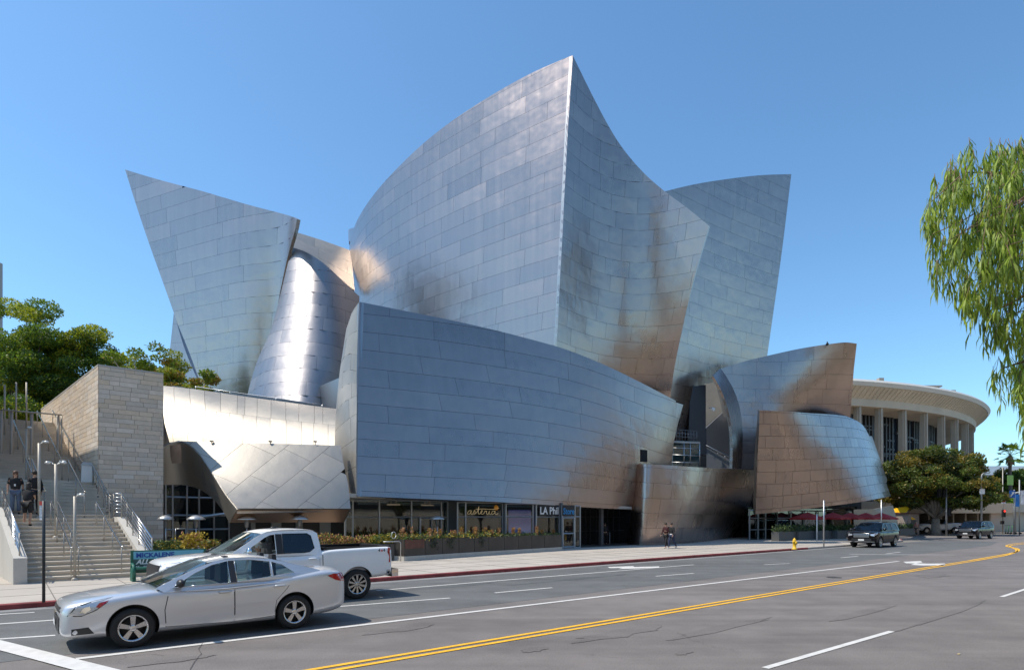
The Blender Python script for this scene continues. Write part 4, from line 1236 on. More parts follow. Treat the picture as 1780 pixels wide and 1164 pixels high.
# handrails
RAILM = mat('stainless_rail', (0.62, 0.62, 0.62), 0.22, 1.0)
POSTM = mat('rail_post', (0.36, 0.34, 0.31), 0.4, 0.7)
def handrail(a, b0, b1, label, lines=1, posts=4, h=.92, a1=None, zf=None, w=.03, ext=True, zoff=0.0):
    a1 = sk(a if a1 is None else a1, b1); a = sk(a, b0)
    zf = zf or stair_z
    base = SF(a, b0, zf(b0))
    t = thing('handrail', label, 'handrail', base, group='steel handrails of the staircase')
    P = lambda x, b, z: SF(x, b, z) - base
    z0, z1 = zf(b0) + zoff, zf(b1) + zoff
    for k in range(lines):
        hh = h - k * .15
        mb = MB(); pts = [P(a, b0, z0 + hh), P(a1, b1, z1 + hh)]
        if ext: pts = [P(a, b0 - .28, z0 + hh)] + pts + [P(a1, b1 + .3, z1 + hh)]
        mb.tube(pts, w if k == 0 else w * .55, 7); mb.build('rail', RAILM, t)
    for k in range(posts):
        f = k / (posts - 1); b = b0 + (b1 - b0) * f; aa = a + (a1 - a) * f; zz = z0 + (z1 - z0) * f
        mb = MB(); mb.tube([P(aa, b, zz - .12), P(aa, b, zz + h)], .02, 6); mb.build('post', POSTM, t)
    return t
handrail(1.60, 24.75, 28.6, 'left rail of the double handrail in the middle of the bottom flight')
handrail(1.80, 24.75, 28.6, 'right rail of the double handrail in the middle of the bottom flight')
handrail(3.02, 24.75, 28.6, 'single handrail on the bottom flight nearest the stone wing')
lin = lambda b: 2.15 * (b - 24.5) / 4.5 + .2 if b < 29 else 2.3
handrail(3.93, 24.7, 28.9, 'cable railing on the right parapet of the bottom flight', lines=6, posts=6, h=.95, zf=lambda b: .45 + 1.8 * (b - 24.5) / 4.5, ext=False)
handrail(3.93, 28.95, 29.9, 'short level railing at the landing beside the stone wing', lines=6, posts=3, h=.95, zf=lambda b: 2.25, ext=False, a1=3.62)
handrail(0.23, 24.4, 28.9, 'cable railing on the left parapet of the bottom flight', lines=6, posts=6, h=.95, zf=lambda b: .7 + 1.65 * (b - 24.2) / 4.8, ext=False)
handrail(3.64, 29.5, 32.6, 'two-line railing on the middle flight along the stone wing', lines=3, posts=4)
handrail(2.83, 29.7, 33.0, 'handrail in the middle of the second flight', posts=3)
handrail(1.38, 29.7, 33.0, 'left handrail of the second flight beside the visitors', posts=3)
handrail(1.56, 29.7, 33.0, 'handrail of the second flight just behind the visitors', posts=3)
handrail(2.9, 35.0, 42.2, 'long handrail on the top flight nearest the stone wing', posts=5)
handrail(1.7, 35.0, 42.2, 'long handrail in the middle of the top flight', posts=5)
handrail(.6, 35.0, 42.2, 'long handrail at the left of the top flight', posts=5)
for a, label in ((3.62, 'wall rail climbing along the lit stone face'),):
    handrail(a, 34.8, 42.5, label, posts=6)

# lamp posts
LP = mat('lamp_post_paint', (0.40, 0.37, 0.32), 0.5, 0.3)
def lamp(u, b, vtop, label, arms, r=.05, zbase=None):
    base = on_b(u, b, 0); base.z = stair_z(b) if zbase is None else zbase
    ztop = CH + (V0 - vtop) / F * base.y
    t = thing('lamp_post', label, 'lamp post', base, group='slim lamp posts on the stairs')
    h = ztop - base.z
    MB().tube([(0, 0, 0), (0, 0, h)], r, 10).build('pole', LP, t)
    MB().lathe([(.10, 0), (.10, .05), (.06, .09)], (0, 0, 0), 12).build('base_plate', LP, t)
    for an, L_, up in arms:
        dx, dy = math.cos(an) * L_, math.sin(an) * L_
        hd = MB(); hd.tube([(0, 0, h - .05), (dx * .6, dy * .6, h + up)], .018, 6)
        hd.lathe([(0, .05), (.05, .05), (.09, 0), (.085, -.035), (0, -.05)], (dx, dy, h + up), 10)
        hd.box((dx * .8, dy * .8, h + up + .02), (.16, .08, .05), an)
        hd.build('lamp_head', mat('lamp_head_paint', (0.55, 0.55, 0.53), 0.4, 0.3), t)
    return t
lamp(97, 27.6, 806, 'lamp post with two spotlight heads rising from the lower steps', [(0, .3, .05), (R(180), .3, .05), (R(60), .25, .1)])
lamp(130, 24.55, 862, 'short lamp post with one curved head at the foot of the stairs', [(0, .22, .05)], r=.045, zbase=ZP)
lamp(68, 29.6, 770, 'lamp post with one head beside the visitors', [(0, .28, .05)])
lamp(46, 34.2, 745, 'thin lamp post on the upper landing', [(R(-20), .2, .05)], r=.045)
# frame of posts and a beam across the top flight
t = thing('post_frame', 'row of pale posts joined by a thin beam across the upper stairs', 'frame', on_b(60, 38, stair_z(38)))
bs = on_b(60, 38, stair_z(38))
for u in (2, 20, 55, 101, 107):
    p = on_b(u, 38, 0); MB().tube([Vector((p.x, p.y, 3.5)) - bs, Vector((p.x, p.y, 7.4)) - bs], .07 if u != 107 else .04, 6).build('post', LP, t)
p, q = on_b(2, 37.9, 7.42), on_b(108, 37.9, 7.42)
MB().tube([p - bs, q - bs], .04, 6).build('beam', LP, t)
for u, b in ((8, 40.5), (28, 41), (46, 41.5)):
    p = on_b(u, b, 0); o = MB().tube([(0, 0, 0), (0, 0, 2.6)], .04, 6).build('slim_post', LP); o.location = (p.x, p.y, stair_z(b))
    tag(o, 'slim pale post standing on the top flight, %s' % {8: 'nearest the left edge', 28: 'middle one of three', 46: 'right one of three'}[u], 'post', 'slim posts on the top flight')

# litter bin on the landing
p = on_b(151, 33.3, 0); p.z = stair_z(33.2)
t = thing('litter_bin', 'small white litter bin on the landing against the stone wall', 'litter bin', p, TH)
mb = MB(); mb.box((0, 0, .38), (.42, .36, .76), taper=.92); mb.build('bin_body', WHITE, t)
mb = MB(); mb.box((0, 0, .84), (.46, .4, .16), taper=.7); mb.build('bin_lid', mat('bin_lid_grey', (.45, .45, .44), .5), t)

# street sign post with a banner at the left
p = gnd(76, 1046, ZP)
t = thing('banner_post', 'dark street post with a small red, white and blue banner near the left edge', 'sign post', (p.x, p.y, ZP))
h = CH + (900 - 870) / F * p.y - ZP
MB().tube([(0, 0, 0), (0, 0, h)], .034, 8).build('pole', mat('post_dark', (.05, .055, .06), .45, .5), t)
mb = MB(); mb.box((-.055, 0, h - .24), (.085, .02, .46)); mb.build('banner', mat('banner_print', (.35, .55, .75), .7, var=.5, scale=9, col2=(.8, .8, .8)), t)
mb = MB(); mb.box((-.055, -.012, h - .06), (.08, .004, .10)); mb.build('red_band', mat('red_print', (.6, .08, .06), .7), t)

# bus bench with an advertisement
BG = mat('bench_green', (0.01, 0.11, 0.075), 0.5)
p = gnd(229, 1009, ZP)
t = thing('bus_bench', 'dark green bench with a printed poster back half hidden by the cars', 'bench', (p.x, p.y, ZP), TH)
def bx(name, m, *a, **k): return MB().box(*a, **k).build(name, m, t)
bx('backrest', BG, (1.1, .05, .62), (2.25, .06, .74))
bx('poster', mat('poster_print', (.05, .11, .10), .6, var=.5, scale=3), (1.1, .012, .62), (2.1, .012, .62))
bx('seat', BG, (1.1, -.25, .42), (2.1, .42, .06))
for x in (.02, 2.18): bx('leg', BG, (x, -.12, .22), (.10, .5, .44)); 
for x in (.0, 2.2):
    mb = MB(); mb.tube([(x, 0, .1), (x, -.35, .12), (x, -.46, .3), (x, -.40, .5), (x, -.1, .56)], .05, 6); mb.build('arm', BG, t)
for s_, x, zz, sz, mt, sh in (('MICKALENE', .12, .76, .21, mat('poster_blue', (.01, .05, .30), .6), 0), ('ALL ABOUT', .12, .54, .22, WHITE, .3), ('May 25–Sep', .12, .40, .11, WHITE, 0)):
    me = text_mesh(s_, sz, 'lettering', mt, extrude=.002, shear=sh, bold=.008); o = stand_text(me, 'lettering', (x, 0.0, zz), 0, t)
bx('blue_band', mat('poster_pale', (.15, .42, .55), .6), (1.1, .008, .83), (2.1, .012, .25))

# ------------------------------------------------------------ planters on the terrace
PB = mat('planter_bronze', (0.060, 0.052, 0.046), 0.5, 0.2, var=.2, scale=1.5)
LEAFG = mat('leaf_green', (0.09, 0.14, 0.025), 0.6, var=.5, scale=2.5)
LEAFY = mat('leaf_yellow', (0.42, 0.30, 0.02), 0.6, var=.3, scale=4)
LEAFO = mat('leaf_copper', (0.34, 0.15, 0.07), 0.6, var=.4, scale=4)
LEAFD = mat('leaf_dark', (0.03, 0.055, 0.02), 0.6, var=.4, scale=3)
def leaves(n, sampler, size, rn, name, mts, parent=None, kind=None, aspect=2.2, up=0.3, loc=None):
    """n small bent leaf faces; sampler() -> (position, material index, size factor)"""
    V = np.zeros((n * 4, 3)); MI = np.zeros(n, int)
    for i in range(n):
        p, mi, sf_ = sampler()
        d = np.array([rn.gauss(0, 1), rn.gauss(0, 1), rn.gauss(0, 1) + up]); d /= np.linalg.norm(d) + 1e-9
        e = np.cross(d, [rn.gauss(0, 1), rn.gauss(0, 1), rn.gauss(0, 1)]); e /= np.linalg.norm(e) + 1e-9
        L_ = size * sf_ * rn.uniform(.7, 1.3); W_ = L_ / aspect
        p = np.array(p)
        V[4 * i] = p; V[4 * i + 1] = p + d * L_ * .5 + e * W_ * .5; V[4 * i + 2] = p + d * L_; V[4 * i + 3] = p + d * L_ * .5 - e * W_ * .5
        MI[i] = mi
    me = bpy.data.meshes.new(name)
    me.vertices.add(n * 4); me.loops.add(n * 4); me.polygons.add(n)
    me.vertices.foreach_set('co', V.ravel()); me.loops.foreach_set('vertex_index', np.arange(n * 4))
    me.polygons.foreach_set('loop_start', np.arange(n) * 4)
    me.polygons.foreach_set('material_index', MI)
    for m in mts: me.materials.append(m)
    me.update(calc_edges=True)
    o = bpy.data.objects.new(name, me); COL.objects.link(o); o.parent = parent
    if kind: o['kind'] = kind
    return o
us = [695, 732, 762, 791, 818, 843, 870, 895, 918, 940, 970]
def pb_(u): return 25.6 + (u - 690) / 280 * 1.9
for i in range(len(us) - 1):
    p, q = on_b(us[i], pb_(us[i]), ZP), on_b(us[i + 1], pb_(us[i + 1]), ZP)
    W_ = (q - p).length; an = math.atan2(q.y - p.y, q.x - p.x)
    c = (p + q) / 2
    words = ['leftmost, carrying a rust plate', 'second from the left', 'third from the left, with trailing vines', 'fourth from the left', 'fifth from the left', 'sixth from the left', 'seventh from the left', 'third from the right, under the picture window', 'second from the right', 'rightmost, in front of the shop sign'][i]
    t = thing('planter_box', 'long dark bronze planter of flowers, ' + words, 'planter', (c.x, c.y, ZP), an, 'bronze planters along the pavement')
    MB().box((0, .05, .11), (W_ - .004, .8, .22)).build('plinth', CONC_P, t)
    MB().box((0, .1, .62), (W_ - .03, .8, .80)).build('box', PB, t)
    MB().box((0, .1, 1.0), (W_ - .12, .68, .08)).build('soil', BLACK, t)
    rn = random.Random(40 + i)
    dens = 1.0 if i < 6 else .6
    spikes = [(rn.uniform(-W_ / 2, W_ / 2), rn.uniform(-.2, .3), rn.uniform(.25, .62)) for _ in range(int((5 if i < 6 else 1.5) * W_))]
    def smp():
        r_ = rn.random()
        if r_ < .42 and spikes:
            x, y, h_ = rn.choice(spikes); zz = rn.random() ** .7
            return (x + rn.gauss(0, .05 * (1.2 - zz)), y + rn.gauss(0, .05), 1.02 + h_ * zz), (2 if rn.random() < .75 else 1), .8
        if r_ < .50 and i in (1, 2, 4): return (rn.gauss(.0, W_ * .12), -.32 + rn.uniform(-.03, .03), 1.0 - rn.random() * .5), 3, .9
        return (rn.uniform(-W_ / 2, W_ / 2), rn.uniform(-.35, .45), 1.0 + abs(rn.gauss(0, .12 if i < 6 else .06))), rn.choice([0, 0, 3, 1]) if i < 6 else rn.choice([3, 3, 0]), 1
    leaves(int(900 * W_ * dens), smp, .10, rn, 'plants', [LEAFG, LEAFY, LEAFO, LEAFD], t, kind='stuff')
    if i == 0:
        MB().box((0, -.31, .80), (W_ * .9, .02, .42)).build('rust_plate', mat('rust_plate', (.12, .05, .035), .7, var=.3), t)
# railing loop at the end of the planters
p = on_b(686, 25.4, ZP)
t = thing('guard_rail', 'small looped pale guard rail at the end of the bronze planters', 'railing', p, TH)
MB().tube([(-.6, 0, .95), (.25, 0, .95), (.32, 0, .88), (.32, 0, 0)], .025, 7).build('rail', ALU, t)
mb = MB(); mb.tube([(-.05 + .12 * math.cos(x * .52), 0, 1.25 + .16 * math.sin(x * .52)) for x in range(13)], .018, 6); mb.build('ring', ALU, t)
MB().box((-.7, .1, .4), (.3, .3, .5)).build('end_block', PB, t)
# planters left, behind the cars
for i, (u0, u1, b, m1, lab) in enumerate(((268, 316, 27.0, 0, 'low grey planter with a green hedge next to the stair railing'), (318, 352, 26.2, 1, 'grey planter with bright yellow leaves left of the pickup cab'), (352, 380, 26.8, 2, 'low planter of green and orange flowers left of the pickup windscreen'), (556, 640, 26.6, 3, 'grey planter of copper flowers behind the pickup bed'), (642, 688, 26.4, 4, 'grey planter of yellow-green plants at the end of the pickup bed'))):
    p, q = on_b(u0, b, ZP), on_b(u1, b, ZP); W_ = (q - p).length; c = (p + q) / 2
    t = thing('planter_box', lab, 'planter', (c.x, c.y, ZP), TH, 'grey planters behind the cars')
    MB().box((0, 0, .4), (W_ - .05, .7, .8)).build('box', mat('planter_grey', (.13, .12, .11), .7), t)
    MB().box((0, 0, .8), (W_ - .12, .6, .06)).build('soil', BLACK, t)
    rn = random.Random(70 + i)
    def smp():
        r_ = rn.random(); x = rn.uniform(-W_ / 2, W_ / 2); y = rn.uniform(-.35, .35)
        if m1 == 0: return (x, y, .8 + rn.random() * .35), (0 if r_ < .8 else 1), 1
        if m1 == 1: return (rn.gauss(0, .22), rn.gauss(0, .15), .85 + rn.random() * .6), (1 if r_ < .85 else 2), 1.1
        if m1 == 2: return (x, y, .8 + rn.random() * .35), (0 if r_ < .5 else (1 if r_ < .75 else 2)), 1
        sp_ = round(x / .45) * .45; hv = .35 + .65 * abs(math.sin(sp_ * 7.3 + i))
        return (sp_ + rn.gauss(0, .1), y, .82 + rn.random() * (.85 if m1 == 3 else .5) * hv), (2 if r_ < .5 else (0 if r_ < .8 else 1)) if m1 == 3 else (0 if r_ < .6 else 1), 1
    leaves(int(1300 * W_), smp, .10, rn, 'plants', [LEAFG, LEAFY, LEAFO, LEAFD], t, kind='stuff')
# patio heaters
HC = mat('heater_hood', (0.50, 0.49, 0.47), 0.35, 0.7)
hp = None
for u, b, lab, s in ((288, 30.6, 'patio heater farthest left, close to the stone wing', .85), (341, 29.5, 'patio heater standing before the arch glazing', .95), (429, 28.6, 'patio heater under the left corner of the canopy', 1.0), (521, 28.2, 'patio heater under the middle of the canopy', 1.0), (760, 28.5, 'lone patio heater behind the bronze planters', 1.05)):
    p = on_b(u, b, ZP)
    if hp is None:
        hp = thing('patio_heater', lab, 'patio heater', p, 0, 'mushroom patio heaters on the terrace')
        MB().lathe([(0, 2.2), (.18, 2.17), (.36, 2.09), (.46, 2.0), (.45, 1.985), (.15, 2.04), (0, 2.05)], n=24).build('hood', HC, hp)
        MB().lathe([(.05, 1.62), (.10, 1.66), (.12, 1.95), (.07, 2.03)], n=14).build('burner', mat('burner_mesh', (.2, .2, .2), .5, .8), hp)
        MB().tube([(0, 0, .6), (0, 0, 1.66)], .035, 8).build('pole', ALU, hp)
        MB().lathe([(.24, 0), (.24, .7), (.18, .8), (.05, .85)], n=16).build('tank_cover', HC, hp)
        PROTO_H = hp; c = hp
    else: c = copy_tree(PROTO_H, p, 0, lab)
    c.scale = (s * .9, s * .9, 1.0)
# menu stand
p = on_b(314, 28.5, ZP)
t = thing('menu_board', 'small dark menu board with a pale frame on the terrace', 'sign', p, TH)
MB().box((0, 0, 1.35), (.36, .03, .5)).build('board', BLACK, t); MB().tube([(0, .02, 0), (0, .02, 1.1)], .02, 6).build('leg', POSTM, t)
mb = MB(); [mb.tube([a_, b_], .012, 4) for a_, b_ in (((-.19, -.01, 1.1), (.19, -.01, 1.1)), ((.19, -.01, 1.1), (.19, -.01, 1.61)), ((.19, -.01, 1.61), (-.19, -.01, 1.61)), ((-.19, -.01, 1.61), (-.19, -.01, 1.1)))]; mb.build('board_frame', ALU, t)

# ------------------------------------------------------------ cafe terrace at the right: umbrellas, planters, posts
REDC = mat('red_canvas', (0.42, 0.03, 0.035), 0.8)
ump = None
for i, (u, b, vt, lab) in enumerate(((1404, 26.4, 893, 'red cafe parasol nearest the bus stop pole'), (1448, 25.6, 892, 'second red cafe parasol from the left'), (1478, 25.2, 893, 'middle red cafe parasol behind the dark car'), (1505, 24.4, 891, 'fourth red cafe parasol from the left, above the large black car'), (1532, 23.6, 893, 'rightmost red cafe parasol'))):
    p = on_b(u, b, ZP)
    if ump is None:
        ump = thing('cafe_parasol', lab, 'parasol', p, TH, 'red parasols over the cafe terrace')
        top = 2.65
        n8 = 4; mb = MB(); rr = 1.75
        ring = [(rr * math.cos(R(45 + 90 * k)), rr * math.sin(R(45 + 90 * k)), 2.05) for k in range(4)]
        for k in range(4):
            a_, b2 = ring[k], ring[(k + 1) % 4]; mid = ((a_[0] + b2[0]) / 2, (a_[1] + b2[1]) / 2, 2.1)
            mb.add([(0, 0, top), a_, mid, b2], [(0, 1, 2), (0, 2, 3)])
            mb.add([a_, mid, b2, (b2[0], b2[1], 1.9), (mid[0], mid[1], 1.95), (a_[0], a_[1], 1.9)], [(0, 1, 4, 5), (1, 2, 3, 4)])
        mb.build('canopy', REDC, ump)
        MB().tube([(0, 0, 0), (0, 0, 2.7)], .03, 8).build('pole', WHITE, ump)
        mb = MB(); [mb.tube([(0, 0, 2.5), (r_[0] * .97, r_[1] * .97, 2.06)], .014, 4) for r_ in ring]; mb.build('ribs', ALU, ump)
        PROTO_U = ump
    else: copy_tree(PROTO_U, p, TH, lab)
cp = None
labs = ['grey terrace planter nearest the cafe door', 'second grey terrace planter from the cafe door', 'third grey terrace planter from the cafe door', 'grey terrace planter just left of the large black car', 'grey terrace planter right of the large black car']
for i, (u0, u1, b0) in enumerate(((1347, 1380, 26.0), (1381, 1414, 25.8), (1415, 1448, 25.5), (1449, 1484, 25.0), (1556, 1590, 24.6))):
    p, q = on_b(u0, b0, ZP), on_b(u1, b0, ZP); W_ = min((q - p).length, 6); c = (p + q) / 2
    t = thing('planter_box', labs[i], 'planter', (c.x, c.y, ZP), TH, 'grey planters round the cafe terrace')
    MB().box((0, 0, .42), (W_ - .1, .7, .84)).build('box', mat('planter_slate', (.09, .09, .09), .6), t)
    rn = random.Random(170 + i)
    leaves(int(450 * W_), lambda: ((rn.uniform(-W_ / 2, W_ / 2), rn.uniform(-.4, .4), .85 + abs(rn.gauss(0, .22))), 0 if rn.random() < .7 else 1, 1.2), .13, rn, 'plants', [LEAFD, LEAFG], t, kind='stuff')
tb = thing('kiosk', 'small beige cafe kiosk with a shutter at the right end of the terrace', 'kiosk', on_b(1568, 26.5, ZP), TH)
MB().box((0, 0, 1.3), (4.2, 2.6, 2.6)).build('wall', mat('kiosk_wall', (.30, .25, .21), .8, var=.1), tb)
MB().box((-.2, -1.31, 1.35), (1.6, .05, 1.0)).build('shutter', mat('shutter_dark', (.06, .05, .045), .6), tb)
MB().box((0, 0, 2.65), (4.5, 3.0, .12)).build('roof', mat('kiosk_roof', (.10, .04, .035), .6), tb)
# hydrant
YH = mat('hydrant_yellow', (0.75, 0.45, 0.02), 0.45)
p = gnd(1381, 954, ZP)
t = thing('fire_hydrant', 'yellow fire hydrant on the red kerb before the cafe', 'fire hydrant', (p.x, p.y, ZP), TH)
MB().lathe([(.17, 0), (.17, .05), (.11, .06), (.11, .40), (.13, .42), (.13, .50), (.11, .52), (.11, .60), (.08, .68), (.03, .71), (.03, .76), (0, .76)], n=16).build('barrel', YH, t)
for s_ in (-1, 1):
    MB().lathe([(.06, 0), (.06, .09), (.075, .09), (.075, .13), (.03, .15), (0, .15)], (0, 0, 0), 10, axis='X').build('nozzle', YH, t)
    o = t.children[-1]; o.location = (0, 0, .5); o.rotation_euler = (0, 0, 0 if s_ > 0 else math.pi)
MB().lathe([(.09, 0), (.09, -.1), (.105, -.1), (.105, -.15), (0, -.17)], (0, 0, .42), 12, axis='Y').build('nozzle_cap', YH, t)
# bus stop pole etc.
def pole(u, v, vt, label, r=.04, name='sign_pole', cat='pole', m=None, b=None):
    p = gnd(u, v, ZP) if b is None else on_b(u, b, ZP); h = (v - vt) / F * p.y if b is None else CH + (V0 - vt) / F * p.y - ZP
    o = MB().tube([(0, 0, 0), (0, 0, h)], r, 8).build(name, m or ALU); o.location = (p.x, p.y, ZP)
    return tag(o, label, cat)
pole(1432, 950, 869, 'bare grey pole standing at the kerb right of the hydrant', .05)
pole(1362 + 58, 943, 893, 'thin white pole behind the bus stop pole', .045, m=WHITE)
pole(1532, 938, 868, 'thin grey pole behind the roof of the large black car', .05)
# ------------------------------------------------------------ round pavilion with columns, far right
PAVC = Vector((37.5, 169.0, 0)); PR = 76.0
PALE = mat('pavilion_concrete', (0.55, 0.455, 0.345), 0.85, var=.08, scale=.3)
WHITEC = mat('quartz_column', (0.40, 0.34, 0.27), 0.8, var=.06, scale=.5)
pav = thing('round_pavilion', 'round concert pavilion with tall pale columns under a thin overhanging roof', 'building', PAVC)
A0, A1 = R(-120), R(20)
def arc(prof, name, m, n=110, a0=A0, a1=A1, close=False):
    vs, fs = [], []
    for i in range(n + 1):
        an = a0 + (a1 - a0) * i / n
        for r_, zz in prof: vs.append((r_ * math.cos(an), r_ * math.sin(an), zz))
    k = len(prof)
    for i in range(n):
        for j in range(k - 1):
            fs.append((i * k + j, (i + 1) * k + j, (i + 1) * k + j + 1, i * k + j + 1))
    mb = MB().add(vs, fs, False); o = mb.build(name, m, pav); return o
arc([(76.0, 24.3), (76.3, 23.9), (75.9, 23.3)], 'roof_edge', mat('roof_edge_white', (.62, .58, .52), .7))
arc([(60, 24.6), (75.2, 24.4), (76.0, 24.3)], 'roof', mat('roof_grey', (.42, .42, .42), .8))
arc([(75.8, 23.3), (74.0, 21.7), (73.9, 20.5)], 'roof_soffit', PALE)
arc([(73.9, 20.5), (66, 20.3)], 'ceiling', PALE)
mb = MB()                                             # thin radial ribs of the overhang
for i in range(150):
    an = R(-115) + R(110) * i / 150
    c, s = math.cos(an), math.sin(an)
    mb.add([(75.7 * c, 75.7 * s, 23.25), (74.0 * c, 74.0 * s, 21.65), (74.05 * c, 74.0 * s, 21.57), (75.8 * c, 75.8 * s, 23.17)], [(0, 1, 2, 3)])
mb.build('soffit_ribs', PALE, pav, kind='stuff')
arc([(68.0, 20.5), (68.0, 4.5)], 'dark_glazing', mat('pavilion_glass', (.012, .022, .04), .25, spec=.3))
arc([(60, 4.6), (84, 4.6), (84, 3.2), (83, 3.2), (83, 0)], 'podium', PALE)
MUL = mat('bronze_mullion', (.09, .09, .095), .5, .5)
BLIND = mat('grey_spandrel', (.12, .14, .17), .4)
def hit(u, r):
    k = (u - U0) / F; d = Vector((k, 1, 0)).normalized(); c = PAVC
    b = d.dot(c); q = b * b - (c.length_squared - r * r)
    if q < 0: return None
    return d * (b - math.sqrt(q)) - c
cols = [1490, 1527, 1568, 1605, 1635, 1658, 1676, 1686]
angs = []
for u in cols:
    h_ = hit(u, 73.0)
    if h_ is None: continue
    angs.append(math.atan2(h_.y, h_.x))
print('angs', [round(math.degrees(a), 1) for a in angs])
step = (angs[4] - angs[0]) / 4
alist = [angs[0] - 2 * step, angs[0] - step] + angs + [angs[-1] + step, angs[-1] + 2 * step]
for an in alist:
    x, y = 73 * math.cos(an), 73 * math.sin(an)
    mb = MB(); mb.box((x, y, 12.4), (.9, .95, 16.4), an, taper=.85); 
    mb.box((x + .1 * math.cos(an), y + .1 * math.sin(an), 12.4), (1.3, .45, 16.4), an, taper=.85)
    mb.build('column', WHITEC, pav)
for i in range(len(alist) - 1):
    for j in range(1, 6):
        an = alist[i] + (alist[i + 1] - alist[i]) * j / 6
        if math.degrees(an) < -95 or math.degrees(an) > 5: continue
        mb = MB(); mb.box((68.2 * math.cos(an), 68.2 * math.sin(an), 12.5), (.4, .35, 16), an); mb.build('mullion', MUL, pav)
        rn = random.Random(int(an * 1000))
        for zz in [rn.uniform(6, 19) for _ in range(2)]:
            a2 = an + (alist[i + 1] - alist[i]) / 12
            mb = MB(); mb.box((68.2 * math.cos(a2), 68.2 * math.sin(a2), zz), (.3, 2.1, .3), a2); mb.build('cross_bar', MUL, pav)
for u in (1610, 1655, 1530):
    h_ = hit(u, 74); MB().box((h_.x, h_.y, 24.9), (.8 if u != 1610 else 5, .8, .7 if u != 1610 else .25)).build('roof_vent', WHITEC, pav)

# ------------------------------------------------------------ low buildings behind the fig tree
def bld(name, label, u0, u1, Y, z0, z1, m, depth=10, parts=None):
    p, q = rz(u0, Y, z0), rz(u1, Y, z0)
    t = thing(name, label, 'building', ((p.x + q.x) / 2, Y, 0))
    W_ = q.x - p.x
    MB().box((0, depth / 2, (z0 + z1) / 2), (W_, depth, z1 - z0)).build('wall', m, t)
    for nm, x0, x1, a, b_, mm, dy in (parts or []):
        MB().box(((x0 + x1) / 2 * W_ , -dy / 2, (a + b_) / 2), ((x1 - x0) * W_, dy + .1, b_ - a)).build(nm, mm, t)
    return t
DKW = mat('dark_window', (.02, .025, .03), .15, spec=.7)
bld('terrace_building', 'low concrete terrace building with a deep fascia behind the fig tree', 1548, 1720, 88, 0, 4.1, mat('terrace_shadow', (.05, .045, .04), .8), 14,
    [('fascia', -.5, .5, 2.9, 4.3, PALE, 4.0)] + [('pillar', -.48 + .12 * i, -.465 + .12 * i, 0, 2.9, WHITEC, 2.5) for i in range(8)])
sc_ = thing('yellow_canopy', 'angular yellow canopy on a white frame behind the cafe kiosk', 'canopy', ray(1560, 905, 76))
bs = ray(1560, 905, 76)
MB().slab([ray(1556, 884, 76) - bs, ray(1583, 878, 76) - bs, ray(1576, 890, 75) - bs, ray(1560, 890, 75) - bs], (0, .6, 0)).build('panel', mat('yellow_sheet', (.80, .42, .01), .5), sc_)
MB().slab([ray(1560, 890, 75) - bs, ray(1572, 890, 75) - bs, ray(1592, 902, 75) - bs, ray(1586, 903, 75) - bs], (0, .6, 0)).build('lower_panel', MATS['yellow_sheet'], sc_)
MB().slab([ray(1538, 892, 77) - bs, ray(1556, 884, 77) - bs, ray(1562, 904, 77) - bs, ray(1545, 906, 77) - bs], (0, .5, 0)).build('white_panel', WHITE, sc_)
ws = [('window_band', -.5, .5, 13.2, 15.6, mat('teal_window', (.03, .07, .08), .2), .3), ('white_fascia', -.52, .52, 15.8, 18.6, WHITE, 1.5), ('white_parapet', -.52, .52, 11.6, 12.9, WHITE, 1.5)] + [('window_post', -.5 + .09 * i, -.494 + .09 * i, 13.2, 15.6, WHITE, .5) for i in range(12)]
bld('white_building', 'long low white building with a dark window band at the far right', 1690, 1960, 190, 0, 18.2, mat('offwhite_wall', (.62, .62, .62), .8), 20, ws)
bld('far_office', 'far pale building closing the cross street beyond the traffic lights', 1700, 1850, 240, 0, 9, mat('far_wall', (.36, .33, .30), .8), 20, [('window_band', -.5, .5, 3, 4.5, DKW, .3), ('window_band', -.5, .5, 6, 7.5, DKW, .3)])
# tower at the left edge
t = bld('tower', 'slim grey high-rise sliver at the left picture edge above the trees', -260, -101.5, 150, 0, 73.5, mat('tower_wall', (.36, .35, .34), .7), 18,
        [('window_strip', .5 - .03 * (i + 1), .5 - .03 * i - .015, 30, 71, mat('tower_glass', (.10, .12, .15), .3), .3) for i in range(5)])

# ------------------------------------------------------------ the other side of the street (seen in the steel only)
TAN = mat('tan_facade', (0.78, 0.66, 0.50), 0.85, var=.1, scale=.2)
TANW = mat('facade_window', (.03, .035, .04), .2)
def block(label, a0, a1, b0, depth, h, m, floors):
    c = SF((a0 + a1) / 2, b0 - depth / 2, 0)
    t = thing('office_building', label, 'building', c, TH)
    W_ = a1 - a0
    MB().box((0, 0, h / 2), (W_, depth, h)).build('wall', m, t)
    for k in range(floors):
        zz = 3 + (h - 4) * k / floors
        mb = MB(); mb.box((0, depth / 2 + .05, zz + .9), (W_ * .94, .12, 1.0)); mb.build('window_band', TANW, t)
    MB().box((0, 0, h + .3), (W_ + .6, depth + .6, .6)).build('parapet', CONC_P, t)
block('tan office block across the street behind the camera, its left part', -45, 10, -14, 18, 13, TAN, 3)
block('tan office block across the street behind the camera, its right part', 13, 72, -15, 18, 19, TAN, 5)
block('pale office block across the street near the corner', 74, 130, -14, 20, 17, mat('pale_facade', (.52, .44, .36), .85), 2)

